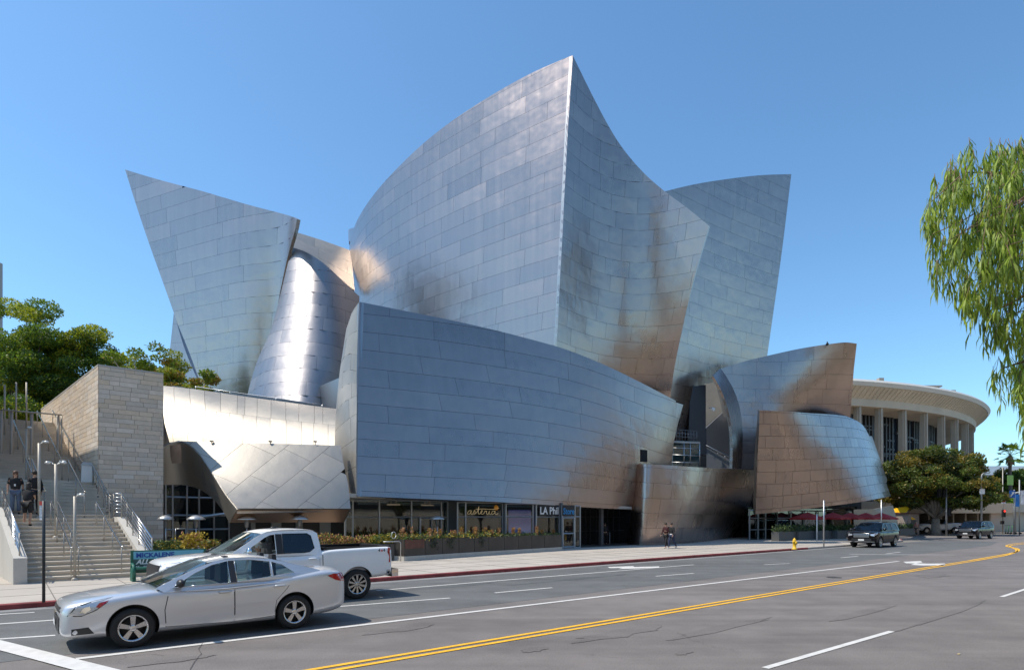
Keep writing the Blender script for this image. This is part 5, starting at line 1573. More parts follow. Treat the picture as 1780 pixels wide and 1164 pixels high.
def far_tower(label, x, y, w, h, m, rot=0.0):
    t = thing('office_tower', label, 'tower', (x, y, 0), rot)
    MB().box((0, 0, h / 2), (w, w, h)).build('wall', m, t)
    mb = MB()
    for k in range(int(h / 8)): mb.box((0, 0, 6 + k * 8), (w + .3, w + .3, 1.6))
    mb.build('window_bands', TANW, t, kind='stuff')
far_tower('tall tan office tower well behind the camera, mirrored in the hollow steel face', -38, -92, 34, 78, TAN, .3)
far_tower('tall brown tower behind the camera toward the right', 120, -78, 30, 60, mat('brown_facade', (.40, .32, .25), .8), .6)
# ------------------------------------------------------------ trees
BARK = mat('bark', (0.12, 0.095, 0.075), 0.9, var=.3, scale=4, bump=.4, bscale=12)
BARKL = mat('pale_bark', (0.34, 0.31, 0.27), 0.9, var=.3, scale=3)
def foliage(name, cl, n, size, mts, parent, rn, wts, aspect=1.9, flat_=.55, droop=0.0):
    """cl: list of (centre, radius); leaves gather on the shells of clumps, with gaps between"""
    C = np.array([c for c, r in cl]); Rr = np.array([r for c, r in cl]); w = Rr ** 2; w = w / w.sum()
    g = np.random.RandomState(rn.randint(0, 99999))
    idx = g.choice(len(cl), n, p=w)
    d = g.normal(size=(n, 3)); d /= np.linalg.norm(d, axis=1)[:, None]
    rad = Rr[idx] * (0.55 + 0.5 * g.rand(n) ** .6) 
    P_ = C[idx] + d * rad[:, None] * np.array([1, 1, flat_])
    dr = g.normal(size=(n, 3)) + np.array([0, 0, .2 - droop]); dr /= np.linalg.norm(dr, axis=1)[:, None]
    e = np.cross(dr, g.normal(size=(n, 3)) ); e /= np.linalg.norm(e, axis=1)[:, None] + 1e-9
    L_ = size * (0.6 + .8 * g.rand(n)); W_ = L_ / aspect
    V = np.empty((n, 4, 3)); V[:, 0] = P_; V[:, 1] = P_ + dr * (L_ * .5)[:, None] + e * (W_ * .5)[:, None]
    V[:, 2] = P_ + dr * L_[:, None]; V[:, 3] = P_ + dr * (L_ * .5)[:, None] - e * (W_ * .5)[:, None]
    cm = g.choice(len(mts), len(cl), p=wts); mi = np.where(g.rand(n) < .7, cm[idx], g.choice(len(mts), n, p=wts))
    me = bpy.data.meshes.new(name); me.vertices.add(4 * n); me.loops.add(4 * n); me.polygons.add(n)
    me.vertices.foreach_set('co', V.ravel()); me.loops.foreach_set('vertex_index', np.arange(4 * n)); me.polygons.foreach_set('loop_start', np.arange(n) * 4)
    me.polygons.foreach_set('material_index', mi)
    for m in mts: me.materials.append(m)
    me.update(calc_edges=True)
    o = bpy.data.objects.new(name, me); COL.objects.link(o); o.parent = parent; return o
def leafm(name, col, var=.4, tr=.25):
    m = mat(name, col, .55, var=var, scale=1.2, spec=.35)
    n = m.node_tree.nodes; l = m.node_tree.links; b = n['Principled BSDF']; out = n['Material Output']
    t = n.new('ShaderNodeBsdfTranslucent'); t.inputs[0].default_value = (min(1, col[0] * 1.9), min(1, col[1] * 1.9), col[2], 1)
    mx = n.new('ShaderNodeMixShader'); mx.inputs[0].default_value = tr
    l.new(b.outputs[0], mx.inputs[1]); l.new(t.outputs[0], mx.inputs[2]); l.new(mx.outputs[0], out.inputs[0]); return m
def tree(name, label, base, h, crown_c, crown_r, ncl, n, size, mts, wts, seed, trunk_r=.3, clr=(.7, 1.4), cat='tree', group=None, flat_=.55, forks=5, bark=None, limbs_from=.35, shape=None):
    rn = random.Random(seed); t = thing(name, label, cat, base, 0, group)
    cc = Vector(crown_c); cr = Vector(crown_r); cl = []
    tries = 0
    while len(cl) < ncl and tries < 9000:
        tries += 1
        d = Vector((rn.gauss(0, 1), rn.gauss(0, 1), rn.gauss(0, 1))).normalized() * (rn.random() ** .33)
        p = cc + Vector((d.x * cr.x, d.y * cr.y, d.z * cr.z))
        if shape and not shape(p): continue
        cl.append((tuple(p), rn.uniform(*clr)))
    foliage('crown', cl, n, size, mts, t, rn, wts, flat_=flat_)
    mb = MB(); fork = Vector((0, 0, max(.8, (cc.z - cr.z) * .9))) if limbs_from is None else Vector((rn.uniform(-.2, .2), 0, h * limbs_from))
    mb.tube([(0, 0, -.2), (.02, 0, fork.z * .5), fork], [trunk_r * 1.25, trunk_r, trunk_r * .9], 10)
    mb.build('trunk', bark or BARK, t)
    mb = MB(); sel = rn.sample(cl, min(len(cl), forks * 5))
    for k, (c, r_) in enumerate(sel):
        c = Vector(c); mid = fork.lerp(c, .5) + Vector((0, 0, (c - fork).length * .10))
        mb.tube([fork, fork.lerp(mid, .5), mid, c], [trunk_r * .42, trunk_r * .32, trunk_r * .2, .03], 6)
    mb.build('limbs', bark or BARK, t)
    return t
G1, G2, G3, G4 = leafm('foliage_mid', (.11, .17, .02), .4, .35), leafm('foliage_dark', (.045, .09, .016), .4, .3), leafm('foliage_yellow', (.26, .28, .025), .4, .35), leafm('foliage_gold', (.24, .16, .03))  # leaf tones of their own, drawn at random for each clump
def tr_at(u, Y, z=0): return rz(u, Y, z)
# big trees behind the stairs
for k, (u, Y, z, zc_, rx, rzz, lab, seed) in enumerate((( 40, 48, 6, 9.0, 7.5, 5.2, 'big green tree above the stairs at the left edge', 1),
                                  (158, 50, 6, 7.5, 6.8, 4.3, 'spreading green tree between the stairs and the stone wing', 2),
                                  (-45, 50, 6, 7, 5, 6, 'dark tree cut by the left picture edge', 3), (25, 44, 5, 3.5, 4.2, 3.6, 'low bushy tree just above the top step', 4))):
    tree('broad_tree', lab, tr_at(u, Y, z), 9, (0, 0, zc_ - 1), (rx, 4.5, rzz), 95 if k < 2 else 60, 95000 if k < 2 else 50000, .18, [G1, G2, G3], [.42, .28, .30], seed, .3, (.75, 1.5), group='trees behind the stairs')
for k, (u, Y, zb, zc_, rx, rzz, lab, seed) in enumerate(((252, 46, 8, 6.5, 2.9, 2.2, 'light airy tree showing over the top of the stone wing', 5), (322, 42, 7, 4.7, 3.1, 1.9, 'yellow-green tree in front of the pointed sail', 6))):
    tree('light_tree', lab, tr_at(u, Y, zb), 6, (0, 0, zc_ - 1), (rx, 2.2, rzz), 42, 9000 if k == 0 else 14000, .20, [leafm('foliage_lime', (.22, .25, .03)), G1, G4], [.5, .3, .2], seed, .12, (.3, .75), bark=BARKL, group='trees in the hall garden')
# fig tree in front of the pavilion
def figshape(p): return p.z > 3.6 + .10 * abs(p.x) * .6
tree('fig_tree', 'wide domed fig tree with olive and bronze leaves in front of the pavilion', rz(1626, 78, 0), 9, (0, 0, 6.2), (7.0, 6, 5.2), 190, 90000, .27, [leafm('fig_olive', (.09, .12, .02)), leafm('fig_dark', (.028, .042, .012)), leafm('fig_bronze', (.20, .15, .025))], [.42, .28, .30], 9, .5, (.7, 1.3), bark=BARKL, forks=8, limbs_from=.24, shape=lambda p: p.z > 3.7)
tree('street_tree', 'small bright green tree behind the traffic lights', rz(1744, 105, 0), 5, (0, 0, 4.0), (2.8, 2.5, 2.2), 26, 9000, .3, [leafm('foliage_bright', (.12, .24, .03)), G1], [.6, .4], 12, .15, (.5, 1.0))
for k, (u, Y, zc_, rx, rzz) in enumerate(((1722, 150, 7, 7, 5), (1790, 160, 7.5, 8, 6), (1770, 130, 9.5, 3, 3.5))):
    tree('background_tree', ['dark tree below the white building, left one', 'dark tree below the white building at the picture edge', 'brownish green tree behind the arrow sign'][k], rz(u, Y, 0), 8, (0, 0, zc_), (rx, 5, rzz), 40, 12000, .5, [G2, G1, G4], [.6, .3, .1], 20 + k, .25, (1.0, 1.9), group='trees below the white building')
# palm
t = thing('palm_tree', 'tall fan palm standing against the sky at the right', 'palm tree', rz(1756, 115, 0))
hh = 14.2
MB().tube([(0, 0, 0), (.1, 0, hh * .4), (-.05, 0, hh * .8), (0, 0, hh)], [.42, .32, .28, .3], 9).build('trunk', BARK, t)
mb = MB(); rn = random.Random(5)
for k in range(34):
    an = rn.uniform(0, 6.28); el = rn.uniform(-.8, 1.3); L_ = rn.uniform(1.5, 2.1)
    d = Vector((math.cos(an) * math.cos(el), math.sin(an) * math.cos(el), math.sin(el)))
    tip = Vector((0, 0, hh)) + d * L_
    mb.tube([(0, 0, hh), tip], .03, 4)
    side_ = d.cross(Vector((0, 0, 1))).normalized(); upv = side_.cross(d).normalized()
    for j in range(13):
        f = R(-75 + 150 * j / 12); dd = (d * math.cos(f) + side_ * math.sin(f)).normalized(); e = tip + dd * rn.uniform(.9, 1.25) + Vector((0, 0, -.28 * abs(math.sin(f)) - .12))
        w_ = (dd.cross(upv)) * .06
        mb.add([tip - w_, tip.lerp(e, .6) - w_ * 1.5, e, tip.lerp(e, .6) + w_ * 1.5], [(0, 1, 2, 3)])
mb.build('fronds', G1, t, kind='stuff')
mb = MB()
for k in range(60):
    an = rn.uniform(0, 6.28); p = Vector((math.cos(an) * .35, math.sin(an) * .35, hh - rn.uniform(.1, .8))); q = p + Vector((math.cos(an) * .35, math.sin(an) * .35, -rn.uniform(.7, 1.4))); w_ = Vector((-math.sin(an), math.cos(an), 0)) * .12
    mb.add([p - w_, q - w_, q + w_, p + w_], [(0, 1, 2, 3)])
mb.build('dead_fronds', mat('dry_frond', (.28, .18, .09), .8), t, kind='stuff')

for k, (a, b, h_) in enumerate(((24, -3.4, 4.6), (36, -3.6, 5.2), (47, -3.2, 4.4), (59, -3.6, 5.4), (84, -3.5, 4.8))):
    tree('kerb_tree', ['round kerb tree across the street, %s' % w for w in ('nearest the camera', 'second from the camera', 'third from the camera', 'fourth from the camera', 'farthest down the street')][k], SF(a, b, .13), h_, (0, 0, h_), (2.6, 2.6, 2.0), 26, 7000, .34, [G1, G2, G3], [.5, .3, .2], 60 + k, .14, (.6, 1.1), group='kerb trees across the street')
# eucalyptus reaching in from the right: hanging twigs with long narrow leaves
et = thing('eucalyptus_tree', 'eucalyptus reaching in at the upper right with long hanging leaves', 'tree', (13.2, 9.6, 0.1))
eb = Vector((13.2, 9.6, 0.1)); rn = random.Random(21)
mb = MB(); mb.tube([(0, 0, 0), (-.1, 0, 1.5), (-.25, .05, 3.5), (-.15, .1, 5.5), (-.3, .0, 7.5), (-.1, .1, 9.5)], [.30, .25, .21, .16, .10, .03], 12); mb.build('trunk', BARKL, et)
lim = MB(); leafv = []
def limb(pts, r0, r1):
    n_ = len(pts); lim.tube([Vector(p) - eb for p in pts], [r0 + (r1 - r0) * i / (n_ - 1) for i in range(n_)], 6)
starts = []
EY = 10.0
main = [(Vector((12.9, 9.7, 5.6)), [ray(1790, 350, 10.2), ray(1755, 322, 10.0), ray(1700, 290, 9.9)]),
        (Vector((12.9, 9.7, 5.0)), [ray(1800, 400, 10.4), ray(1740, 395, 10.1), ray(1690, 420, 9.9)]),
        (Vector((13, 9.7, 4.2)), [ray(1800, 500, 10.2), ray(1770, 520, 10.0), ray(1730, 540, 9.8)]),
        (Vector((13, 9.7, 5.8)), [ray(1800, 345, 10.8), ray(1740, 300, 10.5), ray(1680, 300, 10.2)]),
        (Vector((13, 9.7, 3.6)), [ray(1810, 610, 10.2), ray(1780, 628, 10.0), ray(1742, 640, 9.8)])]
for s, ps in main:
    root = Vector((13.0, 9.65, s.z - 1.6)); e0 = ps[0]
    limb([root, root.lerp(e0, .25) + Vector((rn.uniform(-.1, .1), rn.uniform(-.3, .3), 1.0)), root.lerp(e0, .6) + Vector((0, rn.uniform(-.25, .25), 1.1)), root.lerp(e0, .85) + Vector((0, 0, .5)), e0] + ps[1:], .085, .010)
for k in range(16):                                  # limbs of the crown beyond the frame
    an = rn.uniform(0, 6.28); r_ = rn.uniform(1.5, 3.4); zt_ = rn.uniform(4.5, 9.5); root = Vector((13.0, 9.65, zt_ - rn.uniform(1.5, 2.5)))
    e = Vector((13 + r_ * math.cos(an), 9.65 + r_ * math.sin(an), zt_))
    if e.x / e.y < .92: continue
    limb([root, root.lerp(e, .4) + Vector((0, 0, .5)), e], .08, .015)
# twigs: start points spread through the crown outline, each hangs down
def inside(u, v):
    # outline of the hanging foliage in the photo
    if v < 262: return False
    L_ = [(262, 1688), (295, 1655), (330, 1618), (380, 1612), (430, 1612), (470, 1618), (510, 1640), (560, 1690), (600, 1730), (625, 1760), (640, 1722), (690, 1722), (745, 1775)]
    for (v0, u0), (v1, u1) in zip(L_, L_[1:]):
        if v0 <= v <= v1: return u > u0 + (u1 - u0) * (v - v0) / (v1 - v0)
    return False
tw = 0
while tw < 1340:
    out_ = tw >= 640
    u, v = rn.uniform(1606, 1880), rn.uniform(258, 740)
    if out_:
        q_ = Vector((rn.gauss(0, 1), rn.gauss(0, 1), rn.gauss(0, 1))).normalized() * rn.random() ** .4
        p = Vector((12.6 + q_.x * 4.2, 9.8 + q_.y * 3.0, 7.0 + q_.z * 3.6)); u = U0 + F * p.x / p.y; v = V0 - F * (p.z - CH) / p.y
        if u < 1830: continue
    elif not inside(u, v): continue
    if not out_ and math.sin(u * .045 + math.sin(v * .03) * 2) * math.cos(v * .038 + u * .01) < -.25 and rn.random() < .82: continue
    if not out_ and rn.random() < .3 and not inside(u - 22, v): continue
    if not out_ and 610 < v < 640 and u < 1800 and rn.random() < .8: continue
    tw += 1
    Y = EY + rn.gauss(0, .55); p = p if out_ else ray(u, v - 28, Y)
    L_ = rn.uniform(.25, .7); sw = Vector((rn.gauss(-.05, .12), rn.gauss(0, .12), 0))
    pts = [p, p + sw * .5 * L_ + Vector((0, 0, -L_ * .4)), p + sw * L_ + Vector((0, 0, -L_))]
    lim.tube([q - eb for q in pts], [.006, .004, .002], 4)
    if tw % 6 == 0 and v > 345:   # tie the twig back towards a limb
        q = p + Vector((rn.uniform(.3, .8), rn.gauss(0, .2), rn.uniform(.1, .5))); lim.tube([q - eb, p - eb], [.010, .005], 4)
    for k in range(rn.randint(11, 17)):
        f = rn.random(); c = pts[0].lerp(pts[1], f * 2) if f < .5 else pts[1].lerp(pts[2], f * 2 - 1)
        an = rn.uniform(0, 6.28); ll = rn.uniform(.18, .36)
        d = Vector((math.cos(an) * .32, math.sin(an) * .32, -1)).normalized(); side_ = Vector((-math.sin(an), math.cos(an), 0)); w_ = side_ * ll * .05
        curl = Vector((math.cos(an), math.sin(an), 0)) * ll * .22
        a_, b_, c_ = c, c + d * ll * .5 + curl * .6, c + d * ll + curl * 0.1
        leafv.append((a_, b_ - w_, c_, b_ + w_, rn.random(), c + d * ll * .25 + curl * .35, w_))
lim.build('branches', mat('twig_brown', (.16, .10, .06), .8), et)
for nm, mm, lo, hi in (('hanging_leaves', leafm('gum_leaf', (.26, .34, .045), .35, .4), 0, .45), ('olive_leaves', leafm('gum_leaf_olive', (.12, .18, .035), .35, .35), .45, .8), ('pale_leaves', leafm('gum_leaf_pale', (.34, .40, .12), .2, .3), .8, 1.01)):
    mb = MB()
    for a_, b1, c_, b2, t_, m1, w_ in leafv:
        if lo <= t_ < hi: mb.add([a_ - eb, m1 - w_ * .8 - eb, b1 - eb, c_ - eb, b2 - eb, m1 + w_ * .8 - eb], [(0, 1, 2, 4, 5), (2, 3, 4)])
    mb.build(nm, mm, et, kind='stuff')

# ------------------------------------------------------------ signals, lamps and signs at the far junction
SIGG = mat('galvanised', (.33, .34, .34), .5, .4)
t = thing('street_light', 'tall curved street lamp with a white sign in front of the fig tree', 'street lamp', rz(1706, 72, 0))
hh = CH + (900 - 822) / F * 72
MB().tube([(0, 0, 0), (0, 0, hh - .6), (.05, 0, hh - .2), (.25, 0, hh), (.6, 0, hh + .02)], [.12, .09, .07, .06, .05], 8).build('pole', SIGG, t)
MB().box((.75, 0, hh), (.45, .2, .1)).build('lamp_head', SIGG, t)
MB().box((0, -.12, 5.4), (.62, .03, .62)).build('sign', WHITE, t)
t = thing('traffic_signal', 'grey signal pole with two signal heads in front of the fig tree', 'traffic light', rz(1645, 74, 0))
MB().tube([(0, 0, 0), (0, 0, 6.6)], [.11, .08], 8).build('pole', SIGG, t)
for x, zz in ((-.9, 5.3), (-.25, 5.3), (.35, 3.0)):
    MB().box((x, 0, zz), (.36, .3, 1.0)).build('signal_head', BLACK, t)
t = thing('traffic_signal', 'signal pole with red light and walk signal beside the palm', 'traffic light', rz(1757, 82, 0))
hh = 9.2
MB().tube([(-1.1, 0, 0), (-1.1, 0, hh)], [.08, .05], 8).build('pole', LP, t)
MB().box((-1.1, -.15, 2.85), (.34, .3, 1.0)).build('signal_head', BLACK, t)
MB().lathe([(0, 0), (.13, 0), (.13, .03), (0, .03)], (-1.1, -.36, 3.15), 12, axis='Y').build('red_lamp', mat('red_signal', (.5, .02, .02), .4, emit=((1, .05, .03), 1.5)), t)
MB().box((-1.1, -.15, 4.6), (.62, .03, .8)).build('sign', WHITE, t)
MB().box((-1.1, -.17, 4.6), (.40, .03, .42)).build('red_symbol', mat('red_symbol', (.5, .04, .03), .5), t)
MB().box((-1.25, -.1, 1.6), (.35, .3, .45)).build('walk_signal', BLACK, t)
MB().tube([(.55, 0, 0), (.55, 0, 5.2), (.55, 0, 5.6), (2.8, -.6, 6.3)], [.16, .13, .11, .06], 8).build('mast_arm', SIGG, t)
t = thing('arrow_sign', 'blue sign with a white arrow on a grey pole at the junction', 'sign', rz(1763, 80, 0))
MB().tube([(0, 0, 0), (0, 0, 6.0)], .07, 8).build('pole', SIGG, t)
MB().box((-.35, -.1, 5.4), (.75, .03, 1.0)).build('board', mat('sign_blue', (.01, .12, .42), .5), t)
mb = MB(); mb.add([(-.62, -.13, 5.15), (-.5, -.13, 5.05), (-.25, -.13, 5.45), (-.12, -.13, 5.35), (-.1, -.13, 5.75), (-.48, -.13, 5.62), (-.36, -.13, 5.55)], [(0, 1, 2, 6), (2, 3, 4, 5, 6)]); mb.build('arrow', WHITE, t)
t = thing('banner_sign', 'blue and white banners on a pole beyond the arrow sign', 'banner', rz(1772, 78, 0))
MB().tube([(0, 0, 0), (0, 0, 7.2)], .07, 8).build('pole', SIGG, t)
MB().box((-.3, -.05, 4.5), (.5, .03, 1.6)).build('banner', mat('banner_blue', (.02, .16, .45), .6, var=.4, scale=1.5), t)
MB().box((.35, -.05, 4.9), (.5, .03, 1.8)).build('banner', mat('banner_white', (.6, .6, .62), .6, var=.4, scale=2), t)
MB().box((-.35, 1, 7.2), (.8, .03, 1.3)).build('green_banner', mat('banner_green', (.25, .45, .12), .6), t)
# ------------------------------------------------------------ vehicles
from mathutils.bvhtree import BVHTree
def paint(name, col, rough=.28, metal=.6):
    m = mat(name, col, rough, metal, coat=1.0); return m
TYRE = mat('tyre_rubber', (.018, .018, .018), .8)
RIMM = mat('alloy', (.60, .60, .61), .25, .95)
RIMD = mat('rim_shadow', (.02, .02, .02), .6, .3)
PLAST = mat('black_plastic', (.02, .02, .022), .45)
CARG = glass_mat('car_glass', (.50, .60, .60), dark=.5)
CARGD = glass_mat('privacy_glass', (.05, .055, .06), k=.35)
REDL = mat('tail_lamp', (.45, .01, .015), .15, coat=1.0)
HEADL = mat('head_lamp', (.55, .56, .58), .12, .5, coat=1.0)
CHROME = mat('chrome', (.75, .75, .76), .08, 1.0)
SEATM = mat('seat_fabric', (.035, .035, .038), .8)
def interp(tab, x):
    xs = [t[0] for t in tab]
    if x >= xs[0]: return tab[0][1:]
    for i in range(len(tab) - 1):
        if tab[i][0] >= x >= tab[i + 1][0]:
            f = (tab[i][0] - x) / (tab[i][0] - tab[i + 1][0]); return tuple(a + (b - a) * f for a, b in zip(tab[i][1:], tab[i + 1][1:]))
    return tab[-1][1:]
def loft_body(tab):
    """tab rows: x, top height, shoulder height, half width, bottom height"""
    vs, fs = [], []
    ring = []
    for x, T, S, W, B in tab:
        half = [(0, B), (.72 * W, B), (.95 * W, B + .05), (.99 * W, B + .18 * (S - B) + .02), (1.0 * W, B + .55 * (S - B)), (.985 * W, S - .02), (.93 * W, S + (T - S) * .5), (.62 * W, T - .01), (0, T + .015)]
        r = half + [(-y, z_) for y, z_ in half[-2:0:-1]]
        ring.append(len(vs)); vs += [(x, y, z_) for y, z_ in r]
    k = 16
    for i in range(len(tab) - 1):
        for j in range(k):
            fs.append((i * k + j, i * k + (j + 1) % k, (i + 1) * k + (j + 1) % k, (i + 1) * k + j))
    fs.append(tuple(range(k))[::-1]); fs.append(tuple((len(tab) - 1) * k + j for j in range(k)))
    return vs, fs
def car(name, label, cat, loc, rot, spec, group=None):
    s = spec
    t = thing(name, label, cat, loc, rot, group)
    vs, fs = loft_body(s['body'])
    me = bpy.data.meshes.new('body'); me.from_pydata(vs, [], fs); fix_normals(me)
    me.materials.append(s['paint']); me.materials.append(PLAST)
    cutters = []
    def sub(o):
        m = o.modifiers.new('s', 'SUBSURF'); m.levels = 2; m.render_levels = 2
    me = eval_mesh(me, [sub])
    for x in s['axles']:
        for sy in (-1, 1):
            r_ = s['wheel_r'] * 1.16; c = MB(); W_ = s['hw']
            c.lathe([(0, -.34), (r_, -.34), (r_, .34), (0, .34)], (x, sy * W_, s['wheel_r'] * 1.04), 36, axis='Y')
            cme = c.mesh('cut', PLAST); fix_normals(cme); co = bpy.data.objects.new('cut', cme); COL.objects.link(co); cutters.append(co)
    if s.get('bed'):
        x0, x1, hw_, z0, z1 = s['bed']; c = MB(); c.boxz(x0, x1, -hw_, hw_, z0, z1); cme = c.mesh('cut', PLAST); fix_normals(cme); co = bpy.data.objects.new('cut', cme); COL.objects.link(co); cutters.append(co)
    def cut(o):
        for c in cutters:
            m = o.modifiers.new('b', 'BOOLEAN'); m.operation = 'DIFFERENCE'; m.object = c; m.solver = 'EXACT'; m.material_mode = 'TRANSFER'
    me = eval_mesh(me, [cut])
    for c in cutters: bpy.data.objects.remove(c)
    me.polygons.foreach_set('use_smooth', [True] * len(me.polygons)); me.set_sharp_from_angle(angle=R(38)); me.name = 'body'
    body = bpy.data.objects.new('body', me); COL.objects.link(body); body.parent = t
    bm = bmesh.new(); bm.from_mesh(me); bvh = BVHTree.FromBMesh(bm); bm.free()
    def patch(nm, poly, m, side=1, off=.004, axis='Y', cell=.12, par=None, depth=.02, both=False):
        """thin sheet laid on the body: poly in (x,z) seen from the side or (y,z) seen from front/rear"""
        key = {}; V = []; Fc = []
        for q in cells(poly, cell, cell):
            f = []
            for (a, b) in q:
                kk = (round(a, 4), round(b, 4))
                if kk not in key:
                    if axis == 'Y': o_, d_ = Vector((a, side * 3, b)), Vector((0, -side, 0))
                    elif axis == 'X': o_, d_ = Vector((side * 5, a, b)), Vector((-side, 0, 0))
                    else: o_, d_ = Vector((a, b, 4)), Vector((0, 0, -1))
                    h = bvh.ray_cast(o_, d_)
                    if h[0] is None:
                        hh = bvh.find_nearest(Vector((a, side * s['hw'], b)) if axis == 'Y' else (Vector((side * s['len'] / 2, a, b)) if axis == 'X' else Vector((a, b, 1)))); p = hh[0]; nn = -d_
                    else: p, nn = h[0], h[1]
                    if nn.dot(-d_) < 0: nn = -nn
                    key[kk] = len(V); V.append(p + (nn * .6 - d_ * .4).normalized() * off)
                if key[kk] not in f: f.append(key[kk])
            if len(f) > 2: Fc.append(f)
        if not Fc: return None
        mb = MB().add(V, Fc, True); o = mb.build(nm, m, par or t)
        bm = bmesh.new(); bm.from_mesh(o.data); bmesh.ops.recalc_face_normals(bm, faces=bm.faces)
        c = sum((f.normal for f in bm.faces), Vector())
        if (c.y * side if axis == 'Y' else (c.x * side if axis == 'X' else c.z)) < 0: bmesh.ops.reverse_faces(bm, faces=bm.faces)
        bm.to_mesh(o.data); bm.free(); return o
    # greenhouse ------------------------------------------------
    hb, zb, tum, nar = s['hb'], s['zb'], s['tum'], s['nar']
    xm = s['xm']
    def gy(x, z_, k=0.0): return hb - tum * (z_ - zb) - nar * ((x - xm) ** 2) - k
    def side_sheet(outline, holes, th=.03, inset=0.0):
        cu = bpy.data.curves.new('c', 'CURVE'); cu.dimensions = '2D'; cu.fill_mode = 'BOTH'
        for pl in [outline] + holes:
            sp = cu.splines.new('POLY'); dp = densify(pl, .12); sp.points.add(len(dp) - 1); sp.use_cyclic_u = True
            for i_, (a, b) in enumerate(dp): sp.points[i_].co = (a, b, 0, 1)
        cu.extrude = th / 2
        o = bpy.data.objects.new('c', cu); COL.objects.link(o); bpy.context.view_layer.update()
        m_ = bpy.data.meshes.new_from_object(o.evaluated_get(bpy.context.evaluated_depsgraph_get())); bpy.data.objects.remove(o)
        return m_
    for sy in (1, -1):
        m_ = side_sheet(s['side'], s['windows'])
        for v in m_.vertices:
            x, z_, d = v.co.x, v.co.y, v.co.z; v.co = (x, sy * (gy(x, z_) - .015 + d), z_)
        fix_normals(m_); m_.materials.clear(); m_.materials.append(s['paint'])
        o = bpy.data.objects.new('side_frame', m_); COL.objects.link(o); o.parent = t
        for i_, w in enumerate(s['windows']):
            if i_ in s.get('open', []) and sy == 1: continue
            mb = MB(); mb.add([(x, sy * (gy(x, z_) - .012), z_) for x, z_ in w], [tuple(range(len(w)))])
            mb.build('side_window', s['glass'][i_], t)
            tr_ = MB(); ww = [Vector((x, sy * (gy(x, z_) + .004), z_)) for x, z_ in w]; tr_.tube(ww + [ww[0]], .007, 4); tr_.build('window_trim', s.get('trim', PLAST), t)
        for a, b in s.get('pillars', []):
            mb = MB(); pl = [(a[0], a[1]), (b[0], a[1] ), (b[0], b[1]), (a[0], b[1])]
            mb.slab([(x, sy * (gy(x, z_) + .003), z_) for x, z_ in pl], (0, sy * .002, 0)); mb.build('pillar', PLAST, t)
    prof = s['prof']   # (x, z) from windshield base over the roof to the rear
    def strip_(i0, i1, nm, m, inset=.0, lift=0.0, crown=.035, par=t):
        seg = prof[i0:i1 + 1]; P_ = []
        sm = smooth_line(seg, 3) if len(seg) > 2 else [seg[0], ((seg[0][0] + seg[1][0]) / 2, (seg[0][1] + seg[1][1]) / 2), seg[1]]
        N_ = 8; vs = []
        for x, z_ in sm:
            yy = gy(x, z_) - inset
            for j in range(N_ + 1):
                f = -1 + 2 * j / N_; cx = s.get('bow', .06) * (1 - f * f) * (1 if m is not s['paint'] and i0 == 0 else 0)
                vs.append((x + cx, yy * f, z_ + crown * (1 - f * f) + lift))
        fs = [(i * (N_ + 1) + j, i * (N_ + 1) + j + 1, (i + 1) * (N_ + 1) + j + 1, (i + 1) * (N_ + 1) + j) for i in range(len(sm) - 1) for j in range(N_)]
        mb = MB().add(vs, fs, True); o = mb.build(nm, m, par)
        return o
    w0, w1, w2 = s['split']
    strip_(0, w0, 'windscreen', s['front_glass'], inset=.03, crown=.02)
    strip_(w0, w1, 'roof', s['paint'])
    strip_(w1, w2, 'rear_window', s['glass'][-1], inset=.04, crown=.02)
    # cabin: dark floor plate, dash, seats, steering wheel
    xa, xb = s['cab']
    MB().boxz(xb, xa, -hb + .06, hb - .06, zb - .10, zb - .055).build('cabin_floor', SEATM, t)
    for sx in s['seats']:
        for sy in (-1, 1):
            mb = MB(); mb.box((sx - .1, sy * .38, zb + .10), (.14, .46, .40), taper=.85); mb.box((sx - .16, sy * .38, zb + .38), (.10, .24, .18), taper=.8); mb.build('seat', SEATM, t)
    mb = MB(); cx = s['seats'][0] + .55; n_ = 14
    mb.tube([(cx - .05 * math.sin(2 * math.pi * k / n_), .38 + .17 * math.cos(2 * math.pi * k / n_), zb + .06 + .15 * math.sin(2 * math.pi * k / n_)) for k in range(n_ + 1)], .014, 6); mb.build('steering_wheel', PLAST, t)
    MB().boxz(xa - .42, xa - .1, -hb + .1, hb - .1, zb - .06, zb + .0).build('dashboard', PLAST, t)
    # doors with handles, mouldings
    for sy in (1, -1):
        for d in s['doors']:
            g_ = patch('door_gap', d['gap'], PLAST, sy, .003, cell=.16)
            dd = patch('door', d['poly'], s['paint'], sy, .007, cell=.10)
            if dd:
                hx, hz = d['handle']; y = None
                h = bvh.ray_cast(Vector((hx, sy * 3, hz)), Vector((0, -sy, 0)))
                y = h[0].y if h[0] else sy * s['hw']
                mb = MB(); mb.tube([(hx - .11, y + sy * .012, hz), (hx - .08, y + sy * .045, hz + .003), (hx + .08, y + sy * .045, hz + .003), (hx + .11, y + sy * .012, hz)], [.012, .018, .018, .012], 7)
                mb.build('handle', s.get('handle_m', s['paint']), dd)
        for (nm, poly, m, off) in s.get('side_patches', []):
            patch(nm, poly, m, sy, off)
        # mirrors
        mx, mz = s['mirror']; y = gy(mx, mz)
        mb = MB(); mb.blob((mx, sy * (y + .13), mz + .02), (.07, .12, s.get('mirror_h', .075)), 12, 8); mb.tube([(mx + .03, sy * (y - .03), mz - .05), (mx, sy * (y + .08), mz - .02)], .025, 6); mb.build('mirror', s.get('mirror_m', PLAST), t)
    for (nm, poly, m, side_, off) in s.get('end_patches', []): patch(nm, poly, m, side_, off, axis='X', cell=.09)
